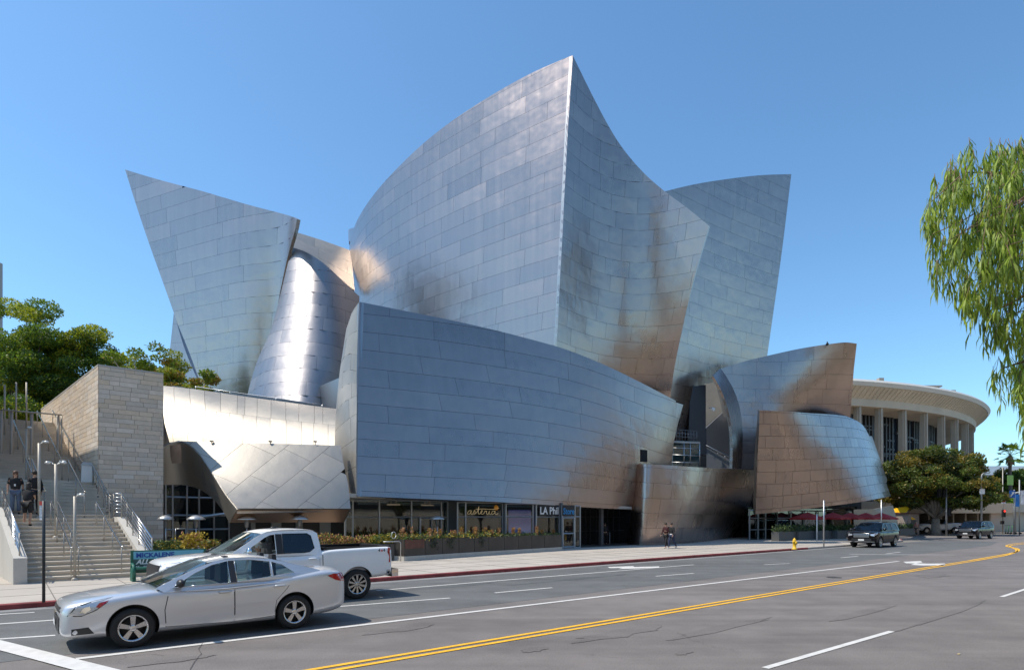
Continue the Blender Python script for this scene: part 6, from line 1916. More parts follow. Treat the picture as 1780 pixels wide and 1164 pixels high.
    for (nm, poly, m, off) in s.get('top_patches', []): patch(nm, poly, m, 1, off, axis='Z', cell=.15)
    # wheels
    for x in s['axles']:
        for sy in (-1, 1):
            r_ = s['wheel_r']; rr = s['rim_r']; w_ = s.get('tyre_w', .23); yc = sy * (s['hw'] - w_ / 2 - .02)
            wh = bpy.data.objects.new('wheel', None); COL.objects.link(wh); wh.parent = t; wh.location = (x, yc, r_); wh.rotation_euler = (0, 0, 0 if sy > 0 else math.pi)
            MB().lathe([(rr - .01, -w_ / 2), (r_ - .03, -w_ / 2), (r_, -w_ / 2 + .03), (r_, w_ / 2 - .03), (r_ - .03, w_ / 2), (rr + .03, w_ / 2 + .004), (rr, w_ / 2 - .005), (rr - .01, w_ / 2 - .03)], n=40, axis='Y').build('tyre', TYRE, wh)
            MB().lathe([(0, w_ / 2 - .10), (rr, w_ / 2 - .09), (rr, -w_ / 2)], n=28, axis='Y').build('rim_shade_disc', RIMD, wh)  # dark backing behind the spokes, the wheel's inner shade put into its colour
            mb = MB(); mb.lathe([(rr, w_ / 2 - .002), (rr - .022, w_ / 2 - .006), (rr - .03, w_ / 2 - .05), (rr - .03, w_ / 2 - .08)], n=40, axis='Y')
            mb.lathe([(0, w_ / 2 - .012), (.045, w_ / 2 - .014), (.075, w_ / 2 - .03), (.08, w_ / 2 - .06)], n=18, axis='Y')
            ns, sw0, sw1 = s['spokes']
            for k in range(ns):
                an = 2 * math.pi * k / ns + .3; c, s_ = math.cos(an), math.sin(an)
                def pt(rad, wd, y_): return (rad * c - wd * s_, y_, rad * s_ + wd * c)
                yo, yi = w_ / 2 - .022, w_ / 2 - .06
                mb.add([pt(.05, -sw0, yo), pt(rr - .025, -sw1, yo + .008), pt(rr - .025, sw1, yo + .008), pt(.05, sw0, yo), pt(.05, -sw0, yi), pt(rr - .025, -sw1, yi), pt(rr - .025, sw1, yi), pt(.05, sw0, yi)],
                       [(0, 1, 2, 3), (0, 4, 5, 1), (3, 2, 6, 7), (1, 5, 6, 2)])
                if s.get('double'):
                    an2 = an + .35; 
            mb.build('rim', s.get('rim_m', RIMM), wh)
            mb = MB()
            for k in range(5):
                an = 2 * math.pi * k / 5 + .3 + (.63 if ns == 5 else 0); mb.lathe([(0, .004), (.011, .004), (.011, -.01)], (.062 * math.cos(an), w_ / 2 - .018, .062 * math.sin(an)), 8, axis='Y')
            mb.build('wheel_nuts', PLAST, wh)
    t['_'] = 0; del t['_']
    return t, patch, gy, bvh

ROTC = TH + math.pi
SILVER = paint('silver_paint', (.64, .65, .67), .30, .5)
sedan = dict(len=4.87, hw=.925, wheel_r=.335, rim_r=.225, axles=(1.46, -1.28), spokes=(5, .030, .042), paint=SILVER,
    body=[(2.46, .70, .62, .56, .32), (2.43, .78, .68, .72, .24), (2.32, .84, .74, .83, .20), (2.08, .885, .79, .885, .19), (1.75, .925, .84, .91, .18), (1.35, .965, .885, .92, .18), (.98, .985, .92, .925, .18),
          (.4, .97, .925, .925, .18), (-.4, .99, .945, .925, .18), (-1.0, 1.04, .98, .925, .18), (-1.5, 1.10, 1.03, .92, .18), (-1.9, 1.15, 1.08, .90, .20), (-2.2, 1.16, 1.06, .86, .24), (-2.37, 1.12, .98, .78, .30), (-2.42, 1.00, .88, .68, .36), (-2.43, .80, .70, .6, .42)],
    hb=.90, zb=1.0, tum=.55, nar=.035, xm=-.2,
    side=[(1.12, .98), (.80, 1.13), (.45, 1.285), (.12, 1.40), (-.15, 1.435), (-.5, 1.44), (-.85, 1.40), (-1.15, 1.325), (-1.45, 1.235), (-1.85, 1.13), (-1.85, 1.0), (-1.0, .94), (0, .90), (1.0, .90)],
    windows=[[(.86, .975), (.80, 1.02), (.50, 1.20), (.20, 1.33), (-.08, 1.392), (-.08, 1.0)], [(-.20, 1.005), (-.20, 1.398), (-.50, 1.398), (-.84, 1.35), (-.84, 1.065)], [(-.88, 1.07), (-.88, 1.342), (-1.08, 1.28), (-1.30, 1.115)]],
    pillars=[((-.085, 1.0), (-.195, 1.394))],
    glass=[CARG, CARG, CARG, CARG], front_glass=CARG, trim=CHROME,
    prof=[(1.12, 1.02), (.66, 1.21), (.26, 1.37), (-.1, 1.435), (-.5, 1.445), (-.85, 1.405), (-1.15, 1.33), (-1.5, 1.22), (-1.85, 1.13)], split=(2, 5, 8),
    cab=(1.1, -1.4), seats=(.05, -.85), mirror=(.76, 1.03), mirror_m=PLAST,
    doors=[dict(gap=[(.98, .30), (1.0, .60), (.93, .93), (-.15, .965), (-.15, .27)], poly=[(.967, .31), (.987, .60), (.917, .92), (-.139, .955), (-.139, .28)], handle=(.02, .84)),
           dict(gap=[(-.15, .27), (-.15, .965), (-1.25, 1.02), (-1.14, .83), (-.92, .60), (-.88, .30)], poly=[(-.161, .28), (-.161, .955), (-1.23, 1.01), (-1.128, .835), (-.908, .60), (-.868, .31)], handle=(-.98, .88))],
    side_patches=[('side_moulding', [(.85, .52), (.85, .545), (-.14, .565), (-.14, .54)], SILVER, .016), ('side_moulding', [(-.16, .54), (-.16, .565), (-.80, .59), (-.80, .565)], SILVER, .016),
                  ('lamp_shadow', [(2.36, .61), (2.24, .77), (2.0, .835), (1.73, .88), (1.82, .80), (1.98, .68), (2.17, .60)], PLAST, .004), ('head_lamp', [(2.34, .625), (2.22, .755), (2.0, .82), (1.76, .868), (1.84, .80), (1.98, .695), (2.16, .615)], HEADL, .008), ('amber_reflector', [(1.98, .74), (1.93, .80), (1.80, .83), (1.85, .79), (1.93, .72)], REDL, .012),
                  ('lamp_bowl', [(2.20, .66), (2.14, .735), (2.06, .755), (2.05, .70), (2.12, .65)], CHROME, .012),
                  ('fog_lamp_recess', [(2.30, .30), (2.30, .40), (2.08, .42), (2.0, .31)], PLAST, .005),
                  ('tail_lamp', [(-2.36, .86), (-2.37, 1.03), (-2.10, 1.045), (-1.96, 1.01), (-2.15, .91)], REDL, .007)],
    end_patches=[('grille', [(-.62, .66), (-.56, .74), (.56, .74), (.62, .66)], PLAST, 1, .006), ('lower_grille', [(-.56, .30), (-.60, .58), (.60, .58), (.56, .30)], PLAST, 1, .008),
                 ('badge', [(-.09, .60), (-.09, .645), (.09, .645), (.09, .60)], mat('gold_badge', (.6, .42, .1), .3, .8), 1, .016), ('number_plate', [(-.16, .40), (-.16, .50), (.16, .50), (.16, .40)], WHITE, 1, .03),
                 ('tail_lamp', [(-.80, .92), (-.80, 1.05), (-.52, 1.02), (-.52, .94)], REDL, -1, .008), ('tail_lamp', [(.80, .92), (.80, 1.05), (.52, 1.02), (.52, .94)], REDL, -1, .008)],
    top_patches=[('bonnet_gap', [(1.02, -.78), (1.06, -.78), (1.10, 0), (1.06, .78), (1.02, .78)], PLAST, .006)])
sl_, patch_, gy_, bv_ = car('sedan', 'silver four-door sedan in the nearest lane with pale alloy wheels', 'car', SF(3.07, 12.78, 0.004), ROTC, sedan)

WHITEP = paint('white_car_paint', (.86, .87, .88), .3, 0.0)
pickup = dict(len=5.9, hw=1.02, wheel_r=.405, rim_r=.27, axles=(1.99, -1.75), spokes=(10, .018, .03), paint=WHITEP, tyre_w=.27, rim_m=mat('machined_alloy', (.5, .5, .5), .2, 1.0),
    body=[(2.93, 1.05, .85, .80, .48), (2.90, 1.18, 1.00, .92, .40), (2.75, 1.24, 1.10, .98, .36), (2.3, 1.30, 1.18, 1.01, .36), (1.5, 1.34, 1.22, 1.02, .36), (1.1, 1.34, 1.24, 1.02, .36),
          (.3, 1.28, 1.24, 1.02, .38), (-.65, 1.30, 1.26, 1.02, .40), (-.73, 1.31, 1.27, 1.02, .42), (-.80, 1.38, 1.34, 1.02, .46), (-1.5, 1.40, 1.36, 1.02, .50), (-2.4, 1.42, 1.38, 1.02, .52), (-2.78, 1.42, 1.38, 1.01, .56), (-2.82, 1.40, 1.34, .98, .60)],
    bed=(-2.70, -.90, .86, .75, 2.0), hb=.985, zb=1.27, tum=.32, nar=.02, xm=.2,
    side=[(1.62, 1.24), (1.35, 1.40), (.95, 1.66), (.68, 1.815), (.45, 1.865), (-.2, 1.885), (-.60, 1.86), (-.70, 1.80), (-.74, 1.5), (-.76, 1.24)],
    windows=[[(1.24, 1.31), (.92, 1.52), (.66, 1.70), (.52, 1.77), (.40, 1.785), (.40, 1.31)], [(.22, 1.31), (.22, 1.80), (-.42, 1.80), (-.52, 1.74), (-.58, 1.42), (-.45, 1.33), (-.30, 1.31)]],
    open=[0], pillars=[((.39, 1.30), (.23, 1.795))], glass=[CARG, CARGD, CARGD], front_glass=CARG, trim=PLAST,
    prof=[(1.66, 1.30), (1.15, 1.56), (.72, 1.80), (.45, 1.875), (-.2, 1.895), (-.62, 1.865), (-.70, 1.80), (-.74, 1.5), (-.76, 1.30)], split=(2, 5, 8),
    cab=(1.6, -.72), seats=(.55, -.2), mirror=(1.08, 1.36), mirror_h=.12, mirror_m=CHROME,
    doors=[dict(gap=[(1.36, .52), (1.36, 1.28), (.31, 1.285), (.31, .50)], poly=[(1.345, .53), (1.345, 1.27), (.322, 1.275), (.322, .51)], handle=(.48, 1.13)),
           dict(gap=[(.31, .50), (.31, 1.285), (-.70, 1.30), (-.70, .98), (-.62, .52)], poly=[(.298, .51), (.298, 1.275), (-.69, 1.29), (-.69, .98), (-.61, .53)], handle=(-.50, 1.15))],
    side_patches=[('cab_gap', [(-.765, .50), (-.765, 1.34), (-.785, 1.34), (-.785, .50)], PLAST, .004), ('tail_lamp', [(-2.80, .96), (-2.81, 1.36), (-2.68, 1.37), (-2.64, 1.25), (-2.70, 1.12), (-2.68, .96)], REDL, .012),
                  ('fuel_flap', [(-1.02, .98), (-1.02, 1.14), (-1.20, 1.15), (-1.20, .98)], WHITEP, .006), ('bumper', [(-2.81, .56), (-2.81, .74), (-2.62, .76), (-2.62, .60)], CHROME, .02),
                  ('arch_trim', [(2.90, .36), (2.90, .50), (2.5, .46), (2.5, .36)], PLAST, .005), ('head_lamp', [(2.88, 1.0), (2.87, 1.14), (2.5, 1.20), (2.6, 1.06)], HEADL, .008)],
    end_patches=[('grille', [(-.70, .75), (-.75, 1.12), (.75, 1.12), (.70, .75)], PLAST, 1, .01), ('bumper', [(-.95, .5), (-.95, .72), (.95, .72), (.95, .5)], CHROME, 1, .012), ('tailgate_gap', [(-.80, .70), (-.80, 1.38), (.80, 1.38), (.80, .70)], PLAST, -1, .003)])
pk, ppatch, pgy, pbv = car('pickup_truck', 'white crew-cab pickup truck behind the silver sedan with its driver window open', 'pickup truck', SF(5.48, 16.1, 0.008), ROTC, pickup)
# rear bumper, fender vents, 4x4 badge, bed liner, side step
MB().boxz(-3.0, -2.80, -.98, .98, .55, .76).build('rear_bumper', CHROME, pk)
mb = MB(); mb.boxz(-2.80, -.86, .86, .90, 1.36, 1.425); mb.boxz(-2.80, -.86, -.90, -.86, 1.36, 1.425); mb.boxz(-.90, -.84, -.9, .9, 1.36, 1.43); mb.boxz(-2.8, -2.72, -.9, .9, 1.36, 1.425); mb.build('bed_rail_cap', PLAST, pk)
for s_, x, c in (('4', -2.36, mat('badge_dark', (.06, .06, .07), .5)), ('x', -2.44, mat('badge_red', (.5, .03, .03), .5)), ('4', -2.51, MATS['badge_dark'])):
    me = text_mesh(s_, .10, 'lettering', c, bold=.004)
    o = bpy.data.objects.new('lettering', me); COL.objects.link(o); o.parent = pk; o.location = (x, 1.022, 1.27); o.rotation_euler = (R(90), 0, math.pi)
mb = MB(); mb.tube([(.2, 0, 1.90), (.2, 0, 1.93), (.02, 0, 1.97)], [.05, .04, .01], 6); mb.build('roof_antenna', PLAST, pk)

BLACKP = mat('black_car_paint', (.006, .006, .008), .10, 0.0, spec=.22)
suv = dict(len=5.3, hw=1.01, wheel_r=.40, rim_r=.28, axles=(1.65, -1.45), spokes=(12, .012, .02), paint=BLACKP, tyre_w=.27,
    body=[(2.64, 1.00, .85, .86, .38), (2.60, 1.12, .98, .94, .32), (2.4, 1.20, 1.08, .99, .30), (1.9, 1.26, 1.14, 1.005, .30), (1.35, 1.28, 1.18, 1.01, .30), (.5, 1.24, 1.19, 1.01, .30), (-.8, 1.25, 1.20, 1.01, .30), (-1.8, 1.26, 1.20, 1.0, .32), (-2.4, 1.26, 1.18, .97, .36), (-2.6, 1.22, 1.1, .9, .42), (-2.64, 1.0, .95, .85, .5)],
    hb=.965, zb=1.24, tum=.30, nar=.012, xm=-.6,
    side=[(1.45, 1.2), (1.1, 1.45), (.75, 1.74), (.45, 1.84), (-.5, 1.89), (-1.6, 1.88), (-2.2, 1.82), (-2.45, 1.5), (-2.55, 1.2)],
    windows=[[(1.10, 1.28), (.85, 1.52), (.60, 1.74), (.15, 1.79), (.15, 1.28)], [(.02, 1.28), (.02, 1.80), (-.85, 1.81), (-.85, 1.28)], [(-.95, 1.28), (-.95, 1.81), (-1.9, 1.79), (-2.2, 1.45), (-2.2, 1.30)]],
    glass=[CARGD, CARGD, CARGD, CARGD], front_glass=CARG, trim=CHROME,
    prof=[(1.50, 1.26), (1.1, 1.50), (.72, 1.76), (.45, 1.85), (-.5, 1.90), (-1.6, 1.89), (-2.2, 1.83), (-2.45, 1.5), (-2.58, 1.26)], split=(2, 6, 8),
    cab=(1.4, -2.3), seats=(.3, -.7), mirror=(1.0, 1.32), mirror_h=.1, mirror_m=BLACKP,
    doors=[dict(gap=[(1.12, .42), (1.12, 1.24), (.08, 1.25), (.08, .40)], poly=[(1.11, .43), (1.11, 1.23), (.09, 1.24), (.09, .41)], handle=(.25, 1.08)),
           dict(gap=[(.08, .40), (.08, 1.25), (-.95, 1.26), (-.95, .9), (-.88, .42)], poly=[(.07, .41), (.07, 1.24), (-.94, 1.25), (-.94, .9), (-.87, .43)], handle=(-.75, 1.10))],
    side_patches=[('head_lamp', [(2.58, .92), (2.56, 1.06), (2.15, 1.13), (2.2, 1.02)], HEADL, .008), ('sill_trim', [(1.1, .32), (1.1, .35), (-.85, .35), (-.85, .32)], CHROME, .01), ('tail_lamp', [(-2.58, .95), (-2.58, 1.12), (-2.3, 1.14), (-2.3, 1.0)], REDL, .008)],
    end_patches=[('grille', [(-.52, .76), (-.56, 1.04), (.56, 1.04), (.52, .76)], mat('grille_chrome', (.30, .30, .30), .3, .9), 1, .01), ('head_lamp', [(-.90, .86), (-.90, 1.03), (-.62, 1.01), (-.62, .90)], HEADL, 1, .01), ('head_lamp', [(.90, .86), (.90, 1.03), (.62, 1.01), (.62, .90)], HEADL, 1, .01),
                 ('bumper_trim', [(-.9, .42), (-.9, .47), (.9, .47), (.9, .42)], CHROME, 1, .012), ('number_plate', [(-.2, .52), (-.2, .64), (.2, .64), (.2, .52)], WHITE, 1, .03), ('lower_grille', [(-.7, .5), (-.65, .68), (.65, .68), (.7, .5)], PLAST, 1, .008)])
p = on_b(1520, 17.4, 0.008)
s1, *_ = car('large_suv', 'large black luxury SUV with a chrome grille parked at the kerb before the parasols', 'car', p, ROTC, suv, 'black SUVs at the far kerb')
q = on_b(1695, 17.2, 0.008)
s2 = copy_tree(s1, q, ROTC - R(6), 'black SUV farther off near the corner, facing the camera')
suv2 = dict(suv)
d2 = dict(sedan); d2['paint'] = paint('dark_grey_paint', (.03, .035, .045), .2, .5)
s3, *_ = car('sedan', 'dark sedan on the cafe forecourt half hidden behind the large black SUV', 'car', on_b(1505, 20.9, .145), ROTC, d2)
pk2 = copy_tree(pk, rz(1628, 82, .14), math.pi * 1.0, 'silver and black pickup parked beneath the fig tree')
pk2.name = 'pickup_truck.001'
for ch in pk2.children:
    if ch.name.startswith(('roof', 'side_frame')): 
        ch.data = ch.data.copy(); ch.data.materials[0] = BLACKP
pk3 = copy_tree(s1, rz(1566, 84, .14), 0.2, 'black car parked left of the fig tree behind the kiosk')
# bus at the right edge
t = thing('city_bus', 'orange and white city bus cut off at the right picture edge', 'bus', rz(1842, 88, 0), R(75))
MB().box((0, 0, 1.6), (11, 2.55, 2.4)).build('body', mat('bus_orange', (.7, .22, .03), .4), t)
MB().box((-5.52, 0, 1.75), (.06, 2.3, 1.3)).build('windscreen', DKW, t); MB().box((-5.55, 0, .7), (.1, 2.3, .5)).build('bumper', PLAST, t)
for k in range(6): 
    for sy in (-1, 1): MB().box((-4 + 1.6 * k, sy * 1.29, 1.9), (1.4, .04, .9)).build('side_window', DKW, t)
MB().box((0, 0, 2.95), (10.8, 2.3, .3)).build('roof', WHITE, t)
for x in (-3.6, 3.4):
    for sy in (-1, 1): MB().lathe([(0, -.15), (.48, -.15), (.48, .15), (0, .15)], (x, sy * 1.2, .48), 20, axis='Y').build('wheel', TYRE, t)
# rental scooters and a bicycle at the corner
for i, (u, v, lab) in enumerate(((1752, 930, 'green rental scooter at the corner, left one'), (1759, 929, 'green rental scooter at the corner, middle one'), (1766, 928, 'green rental scooter at the corner, right one'), (1634, 911, 'green scooter in front of the parked pickup'))):
    p = rz(u, 77 - (0 if i < 3 else -2), 0)
    t = thing('scooter', lab, 'scooter', (p.x, p.y, .14), R(80 + 25 * i), 'rental scooters')
    MB().box((0, 0, .16), (.9, .16, .06)).build('deck', BLACK, t)
    MB().tube([(.45, 0, .15), (.36, 0, 1.1)], .03, 6).build('stem', mat('scooter_green', (.12, .55, .12), .5), t)
    MB().tube([(.36, -.25, 1.12), (.36, .25, 1.12)], .018, 6).build('handlebar', BLACK, t)
    for x in (-.48, .5): MB().lathe([(0, -.03), (.11, -.03), (.11, .03), (0, .03)], (x, 0, .12), 14, axis='Y').build('wheel', TYRE, t)
# ------------------------------------------------------------ people
SKIN = mat('skin', (.42, .25, .17), .55); SKIND = mat('skin_deep', (.20, .10, .06), .55)
HAIR = mat('hair_dark', (.02, .014, .01), .6); HAIRB = mat('hair_brown', (.10, .045, .025), .6); HAIRG = mat('hair_grey', (.25, .24, .23), .7)
def skin_mesh(verts, edges, radii, lv=1):
    me = bpy.data.meshes.new('s'); me.from_pydata(verts, edges, [])
    def f(o):
        o.modifiers.new('k', 'SKIN')
        sv = o.data.skin_vertices[0].data
        for i, r_ in enumerate(radii): sv[i].radius = (r_ if isinstance(r_, tuple) else (r_, r_)); sv[i].use_root = (i == 0)
        m = o.modifiers.new('u', 'SUBSURF'); m.levels = lv; m.render_levels = lv
    r = eval_mesh(me, [f]); r.polygons.foreach_set('use_smooth', [True] * len(r.polygons)); return r
def person(label, loc, rot, top, legs, hair, skin=None, h=1.72, arms=None, stride=0.0, sit=False, skirt=False, bag=None, lean=0.0, group=None, shoes=None, lv=1, long_hair=False, bare_legs=False):
    skin = skin or SKIN
    t = thing('person', label, 'person', loc, rot, group)
    k = h / 1.72
    # joints (facing +x)
    hip = Vector((0, 0, .92)); che = Vector((.02 + lean * .35, 0, 1.28)); nek = Vector((.03 + lean * .5, 0, 1.47)); hed = Vector((.06 + lean * .6, 0, 1.60)); crn = Vector((.05 + lean * .62, 0, 1.70))
    J = {}
    for s, n_ in ((1, 'l'), (-1, 'r')):
        st_ = stride * s
        if sit:
            J['h' + n_] = Vector((0, s * .10, .90)); J['k' + n_] = Vector((.42, s * .13, .93)); J['a' + n_] = Vector((.45, s * .13, .50)); J['t' + n_] = Vector((.60, s * .13, .46))
        else:
            J['h' + n_] = Vector((0, s * .09, .88)); J['k' + n_] = Vector((.05 + st_ * .45, s * .10, .49)); J['a' + n_] = Vector((-.02 + st_ * .8 - (.12 if st_ < 0 else 0), s * .10, .09 + (.05 if st_ < 0 else 0))); J['t' + n_] = J['a' + n_] + Vector((.19, s * .02, -.055))
        J['s' + n_] = nek + Vector((0, s * .17, -.07))
        ar = (arms or {}).get(n_)
        if ar: J['e' + n_], J['w' + n_] = Vector(ar[0]), Vector(ar[1])
        else: J['e' + n_] = J['s' + n_] + Vector((-.03 - st_ * .3, s * .06, -.27)); J['w' + n_] = J['e' + n_] + Vector((.07 - st_ * .3, s * .01, -.24))
    V = [hip, che, nek, hed, crn]; E = [(0, 1), (1, 2), (2, 3), (3, 4)]; Rr = [(.135, .10), (.15, .105), .052, (.075, .09), .055]
    def add(p, par, r_): V.append(p); E.append((par, len(V) - 1)); Rr.append(r_); return len(V) - 1
    hands = []
    for n_ in 'lr':
        a = add(J['h' + n_], 0, .085); b = add(J['k' + n_], a, .058); c = add(J['a' + n_], b, .038); add(J['t' + n_], c, (.035, .025))
        s_ = add(J['s' + n_], 1, .058); e = add(J['e' + n_], s_, .042); w_ = add(J['w' + n_], e, .026)
        d = (J['w' + n_] - J['e' + n_]).normalized(); hn = add(J['w' + n_] + d * .07, w_, (.034, .018)); hands.append((J['w' + n_] + d * .07, d, n_))
    me = skin_mesh([tuple(v * k) for v in V], E, [tuple(x * k for x in r_) if isinstance(r_, tuple) else r_ * k for r_ in Rr], lv)
    bm = bmesh.new(); bm.from_mesh(me)
    tmp = MB()
    for p, d, n_ in hands:
        sd = Vector((1, 0, 0)) if abs(d.x) < .7 else Vector((0, 0, 1)); sd = (sd - d * sd.dot(d)).normalized(); up = d.cross(sd)
        for q in range(4):
            o_ = p + sd * (.024 - .016 * q); L_ = [.066, .075, .07, .055][q]
            tmp.tube([o_ * k, (o_ + d * L_ * .5 + up * .004) * k, (o_ + d * L_ * .9 + up * .02) * k], [.009, .008, .006], 5)
        tmp.tube([(p - d * .03 + sd * .025) * k, (p + sd * .05 + d * .01) * k, (p + sd * .052 + d * .035) * k], [.011, .009, .007], 5)
    # face: nose, ears, eyes line
    tmp.add([Vector(v) * k for v in (hed + Vector((.085, -.012, -.01)), hed + Vector((.085, .012, -.01)), hed + Vector((.115, 0, -.025)), hed + Vector((.085, 0, .035)))], [(0, 1, 2), (1, 3, 2), (3, 0, 2)])
    for s in (-1, 1): tmp.blob(tuple((hed + Vector((0, s * .078, 0))) * k), (.02, .01, .03), 6, 4)
    m2 = tmp.mesh('x'); bm.from_mesh(m2); bm.to_mesh(me); bm.free()
    me.polygons.foreach_set('use_smooth', [True] * len(me.polygons)); me.materials.clear(); me.materials.append(skin)
    o = bpy.data.objects.new('body', me); COL.objects.link(o); o.parent = t
    def garment(nm, idx, m, f=1.16, lvv=1):
        vs, es, rs, mp = [], [], [], {}
        for (p, par, r_) in idx:
            vs.append(tuple(Vector(p) * k)); rs.append(tuple(x * k * f for x in r_) if isinstance(r_, tuple) else r_ * k * f)
            if par is not None: es.append((par, len(vs) - 1))
        g_ = skin_mesh(vs, es, rs, lvv); g_.materials.clear(); g_.materials.append(m); o = bpy.data.objects.new(nm, g_); COL.objects.link(o); o.parent = t
    L = lambda a, b, f: a.lerp(b, f)
    gl = [(hip + Vector((0, 0, .02)), None, (.14, .11)), (che, 0, (.155, .11)), (L(che, nek, .75), 1, .075)]
    for n_ in 'lr':
        i0 = len(gl); gl += [(J['s' + n_], 1, .062), (L(J['s' + n_], J['e' + n_], .85), i0, .05)]
        if top[1]: gl += [(J['e' + n_], i0 + 1, .046), (L(J['e' + n_], J['w' + n_], .95), i0 + 2, .034)]
    garment('shirt', gl, top[0])
    tl = [(hip, None, (.14, .11))]
    for n_ in 'lr':
        i0 = len(tl); tl += [(J['h' + n_], 0, .09), (J['k' + n_], i0, .066)]
        if not bare_legs: tl += [(L(J['k' + n_], J['a' + n_], .93), i0 + 1, .056)]
    garment('shorts' if bare_legs else 'trousers', tl, legs)
    mb = MB()
    for n_ in 'lr':
        a, b = J['a' + n_] * k, J['t' + n_] * k; d = (b - a); d.z = 0; d.normalize()
        mb.blob(tuple(a + d * .07 + Vector((0, 0, -.045))), (.13, .045, .045), 10, 6)
    mb.build('shoes', shoes or BLACK, t)
    mb = MB(); mb.blob(tuple((hed + Vector((-.022, 0, .045))) * k), (.098, .088, .10), 12, 8)
    if long_hair: mb.blob(tuple((hed + Vector((-.06, 0, -.08))) * k), (.07, .09, .16), 10, 8)
    mb.build('hair', hair, t)
    mb = MB()
    for s in (-1, 1): mb.blob(tuple((hed + Vector((.079, s * .03, .008))) * k), .010, 6, 4)
    mb.build('eyes', BLACK, t)
    mb = MB(); mb.box(tuple((hed + Vector((.082, 0, -.055))) * k), (.012, .045, .01)); mb.build('mouth', mat('lips', (.25, .08, .07), .5), t)
    return t
BT = mat('black_cloth', (.015, .015, .017), .85); NV = mat('navy_cloth', (.02, .03, .07), .85); DEN = mat('denim', (.10, .13, .19), .85); LGREY = mat('pale_cloth', (.55, .56, .60), .85)
STREETDIR = TH - R(90)
def on_step(u, v, b): p = on_b(u, b, 0); p.z = stair_z(b); return p
p = on_b(27, 29.9, 0); p.z = stair_z(29.9)
t = person('person in a black t-shirt and grey-blue trousers standing on the stairs facing the street', p, STREETDIR, (BT, False), DEN, HAIRB, h=1.66, long_hair=True)
MB().box((.15, -.02, 1.12), (.01, .05, .08)).build('badge', WHITE, t)
p = on_b(47, 28.75, 0); p.z = stair_z(28.6)
person('person in a black dress seen from behind leaning at the handrail on the stairs', p, STREETDIR + R(150), (BT, False), BT, HAIR, h=1.62, bare_legs=True, lean=.15, long_hair=True, arms={'l': ((.12, .2, 1.18), (.33, .12, 1.12)), 'r': ((.12, -.2, 1.18), (.33, -.1, 1.12))})
p = on_b(61, 29.8, 0); p.z = stair_z(29.75)
person('person in dark clothes half hidden behind the lamp post on the stairs', p, STREETDIR + R(200), (BT, True), BT, HAIR, h=1.7)
for u, v, lab, an, skc, tp, lg in ((1158, 952.5, 'left one of two walkers in dark clothes passing the leaning steel block', TH + math.pi, SKIN, mat('maroon_cloth', (.05, .012, .015), .85), BT), (1168, 953, 'right one of two walkers in dark clothes with a pale belt bag', TH + math.pi, SKIN, BT, NV)):
    g0 = gnd(u, v, ZP); t = person(lab, (g0.x, g0.y, ZP), an, (tp, True), lg, HAIR, h=1.74, stride=.28 if u < 1160 else -.28, group='people walking on the pavement', shoes=WHITE, arms={'l': ((.02, .24, 1.12), (.22, .16, 1.16))} if u < 1160 else None)
    if u > 1160: MB().box((.12, .02, .98), (.05, .18, .06)).build('belt_bag', WHITE, t)
# person with a bicycle in the recess
g0 = on_b(1052, 30.6, ZP)
person('person in dark clothes standing with a bicycle in the dark recess', g0, TH + R(60), (BT, True), BT, HAIR, h=1.72)
t = thing('bicycle', 'bicycle held in the dark recess beside the shop', 'bicycle', on_b(1060, 30.2, ZP), TH + R(40))
for x in (-.5, .5):
    mb = MB(); mb.tube([(x + .33 * math.cos(a), 0, .34 + .33 * math.sin(a)) for a in [2 * math.pi * k / 20 for k in range(21)]], .018, 5); mb.build('wheel', mat('bike_tyre', (.25, .25, .27), .6), t)
MB().tube([(-.5, 0, .34), (-.1, 0, .34), (.35, 0, .8), (-.25, 0, .8), (-.1, 0, .34)], .016, 5).build('frame', ALU, t)
MB().tube([(.5, 0, .34), (.38, 0, .95), (.48, .2, 1.0)], .014, 5).build('handlebar', ALU, t)
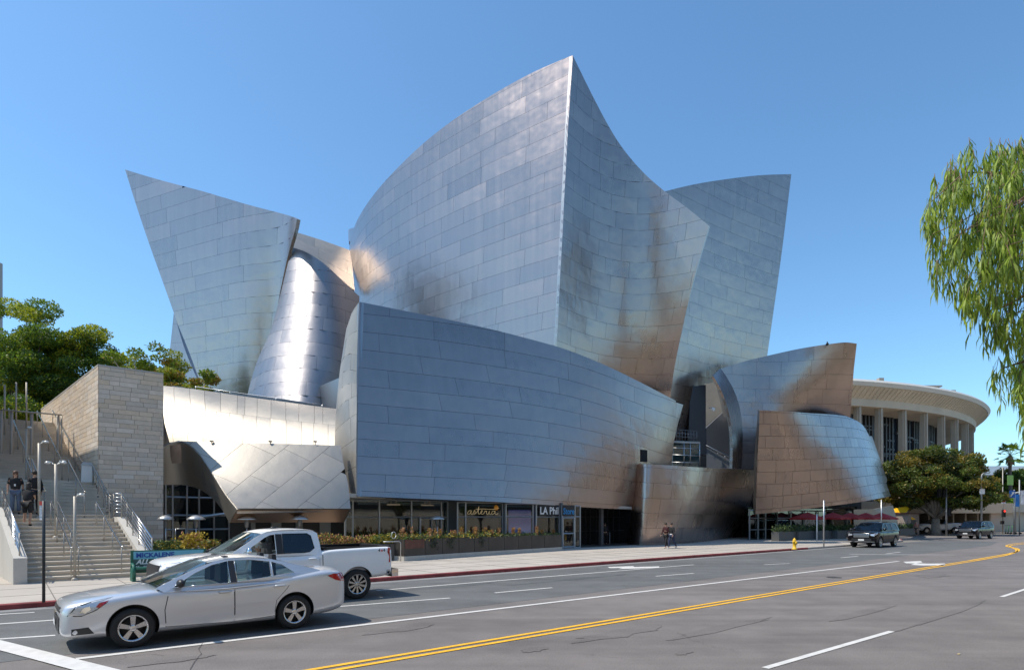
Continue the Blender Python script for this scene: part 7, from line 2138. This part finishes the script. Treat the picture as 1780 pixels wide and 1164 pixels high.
# driver of the pickup
dr = person('grey-haired driver in a pale blue shirt resting chin on hand in the pickup window', pk.matrix_world @ Vector((0, 0, 0)) if False else (0, 0, 0), 0, (mat('blue_shirt', (.30, .38, .55), .8), True), BT, HAIRG, SKIND, h=1.68, sit=True, arms={'l': ((.16, .30, 1.16), (.24, .16, 1.36))})
c, s = math.cos(ROTC), math.sin(ROTC); lp = Vector((.62, .42, -.10)); b0 = SF(5.48, 16.1, 0.008)
dr.location = b0 + Vector((lp.x * c - lp.y * s, lp.x * s + lp.y * c, lp.z)); dr.rotation_euler = (0, 0, ROTC)
# people by the kiosk and the group at the corner
g0 = rz(1593, 70, ZP); person('person in dark red clothes walking beside the cafe kiosk', g0, TH + R(180), (mat('red_cloth', (.22, .03, .03), .8), True), BT, HAIR, h=1.72, stride=.2, lv=0)
cl = [mat('cloth_blue', (.05, .12, .35), .8), LGREY, mat('cloth_pink', (.5, .25, .25), .8), WHITE, mat('cloth_yellow', (.75, .45, .05), .8), mat('cloth_tan', (.40, .24, .14), .8), LGREY, BT]
wd = ['blue top, leftmost', 'pale top, second from left', 'pink top, third from left', 'white top, mid group', 'bright yellow top', 'tan top, rightmost', 'pale top, right of middle', 'black top, by the lamp']
for i, u in enumerate((1677, 1684, 1691, 1698, 1712, 1719, 1703, 1707)):
    person('distant person in ' + wd[i] + ', waiting at the corner', rz(u, 80 + (i % 3), ZP), R(-90) + i, (cl[i], i % 2 == 0), [NV, BT, DEN][i % 3], [HAIR, HAIRB][i % 2], h=1.6 + .03 * (i % 4), lv=0, group='people waiting at the corner')
for i, (u, b, c_) in enumerate(((1455, 26.6, LGREY), (1460, 26.0, mat('cloth_orange', (.6, .2, .08), .8)), (1473, 26.2, LGREY))):
    person('diner sitting on the cafe terrace wearing ' + ['a pale top, left one', 'an orange top', 'a pale top, right one'][i], on_b(u, b, ZP - .42), R(-60) + i * 2, (c_, True), NV, HAIR, h=1.7, sit=True, lv=0, group='diners under the red parasols')
SC.render.film_transparent = False
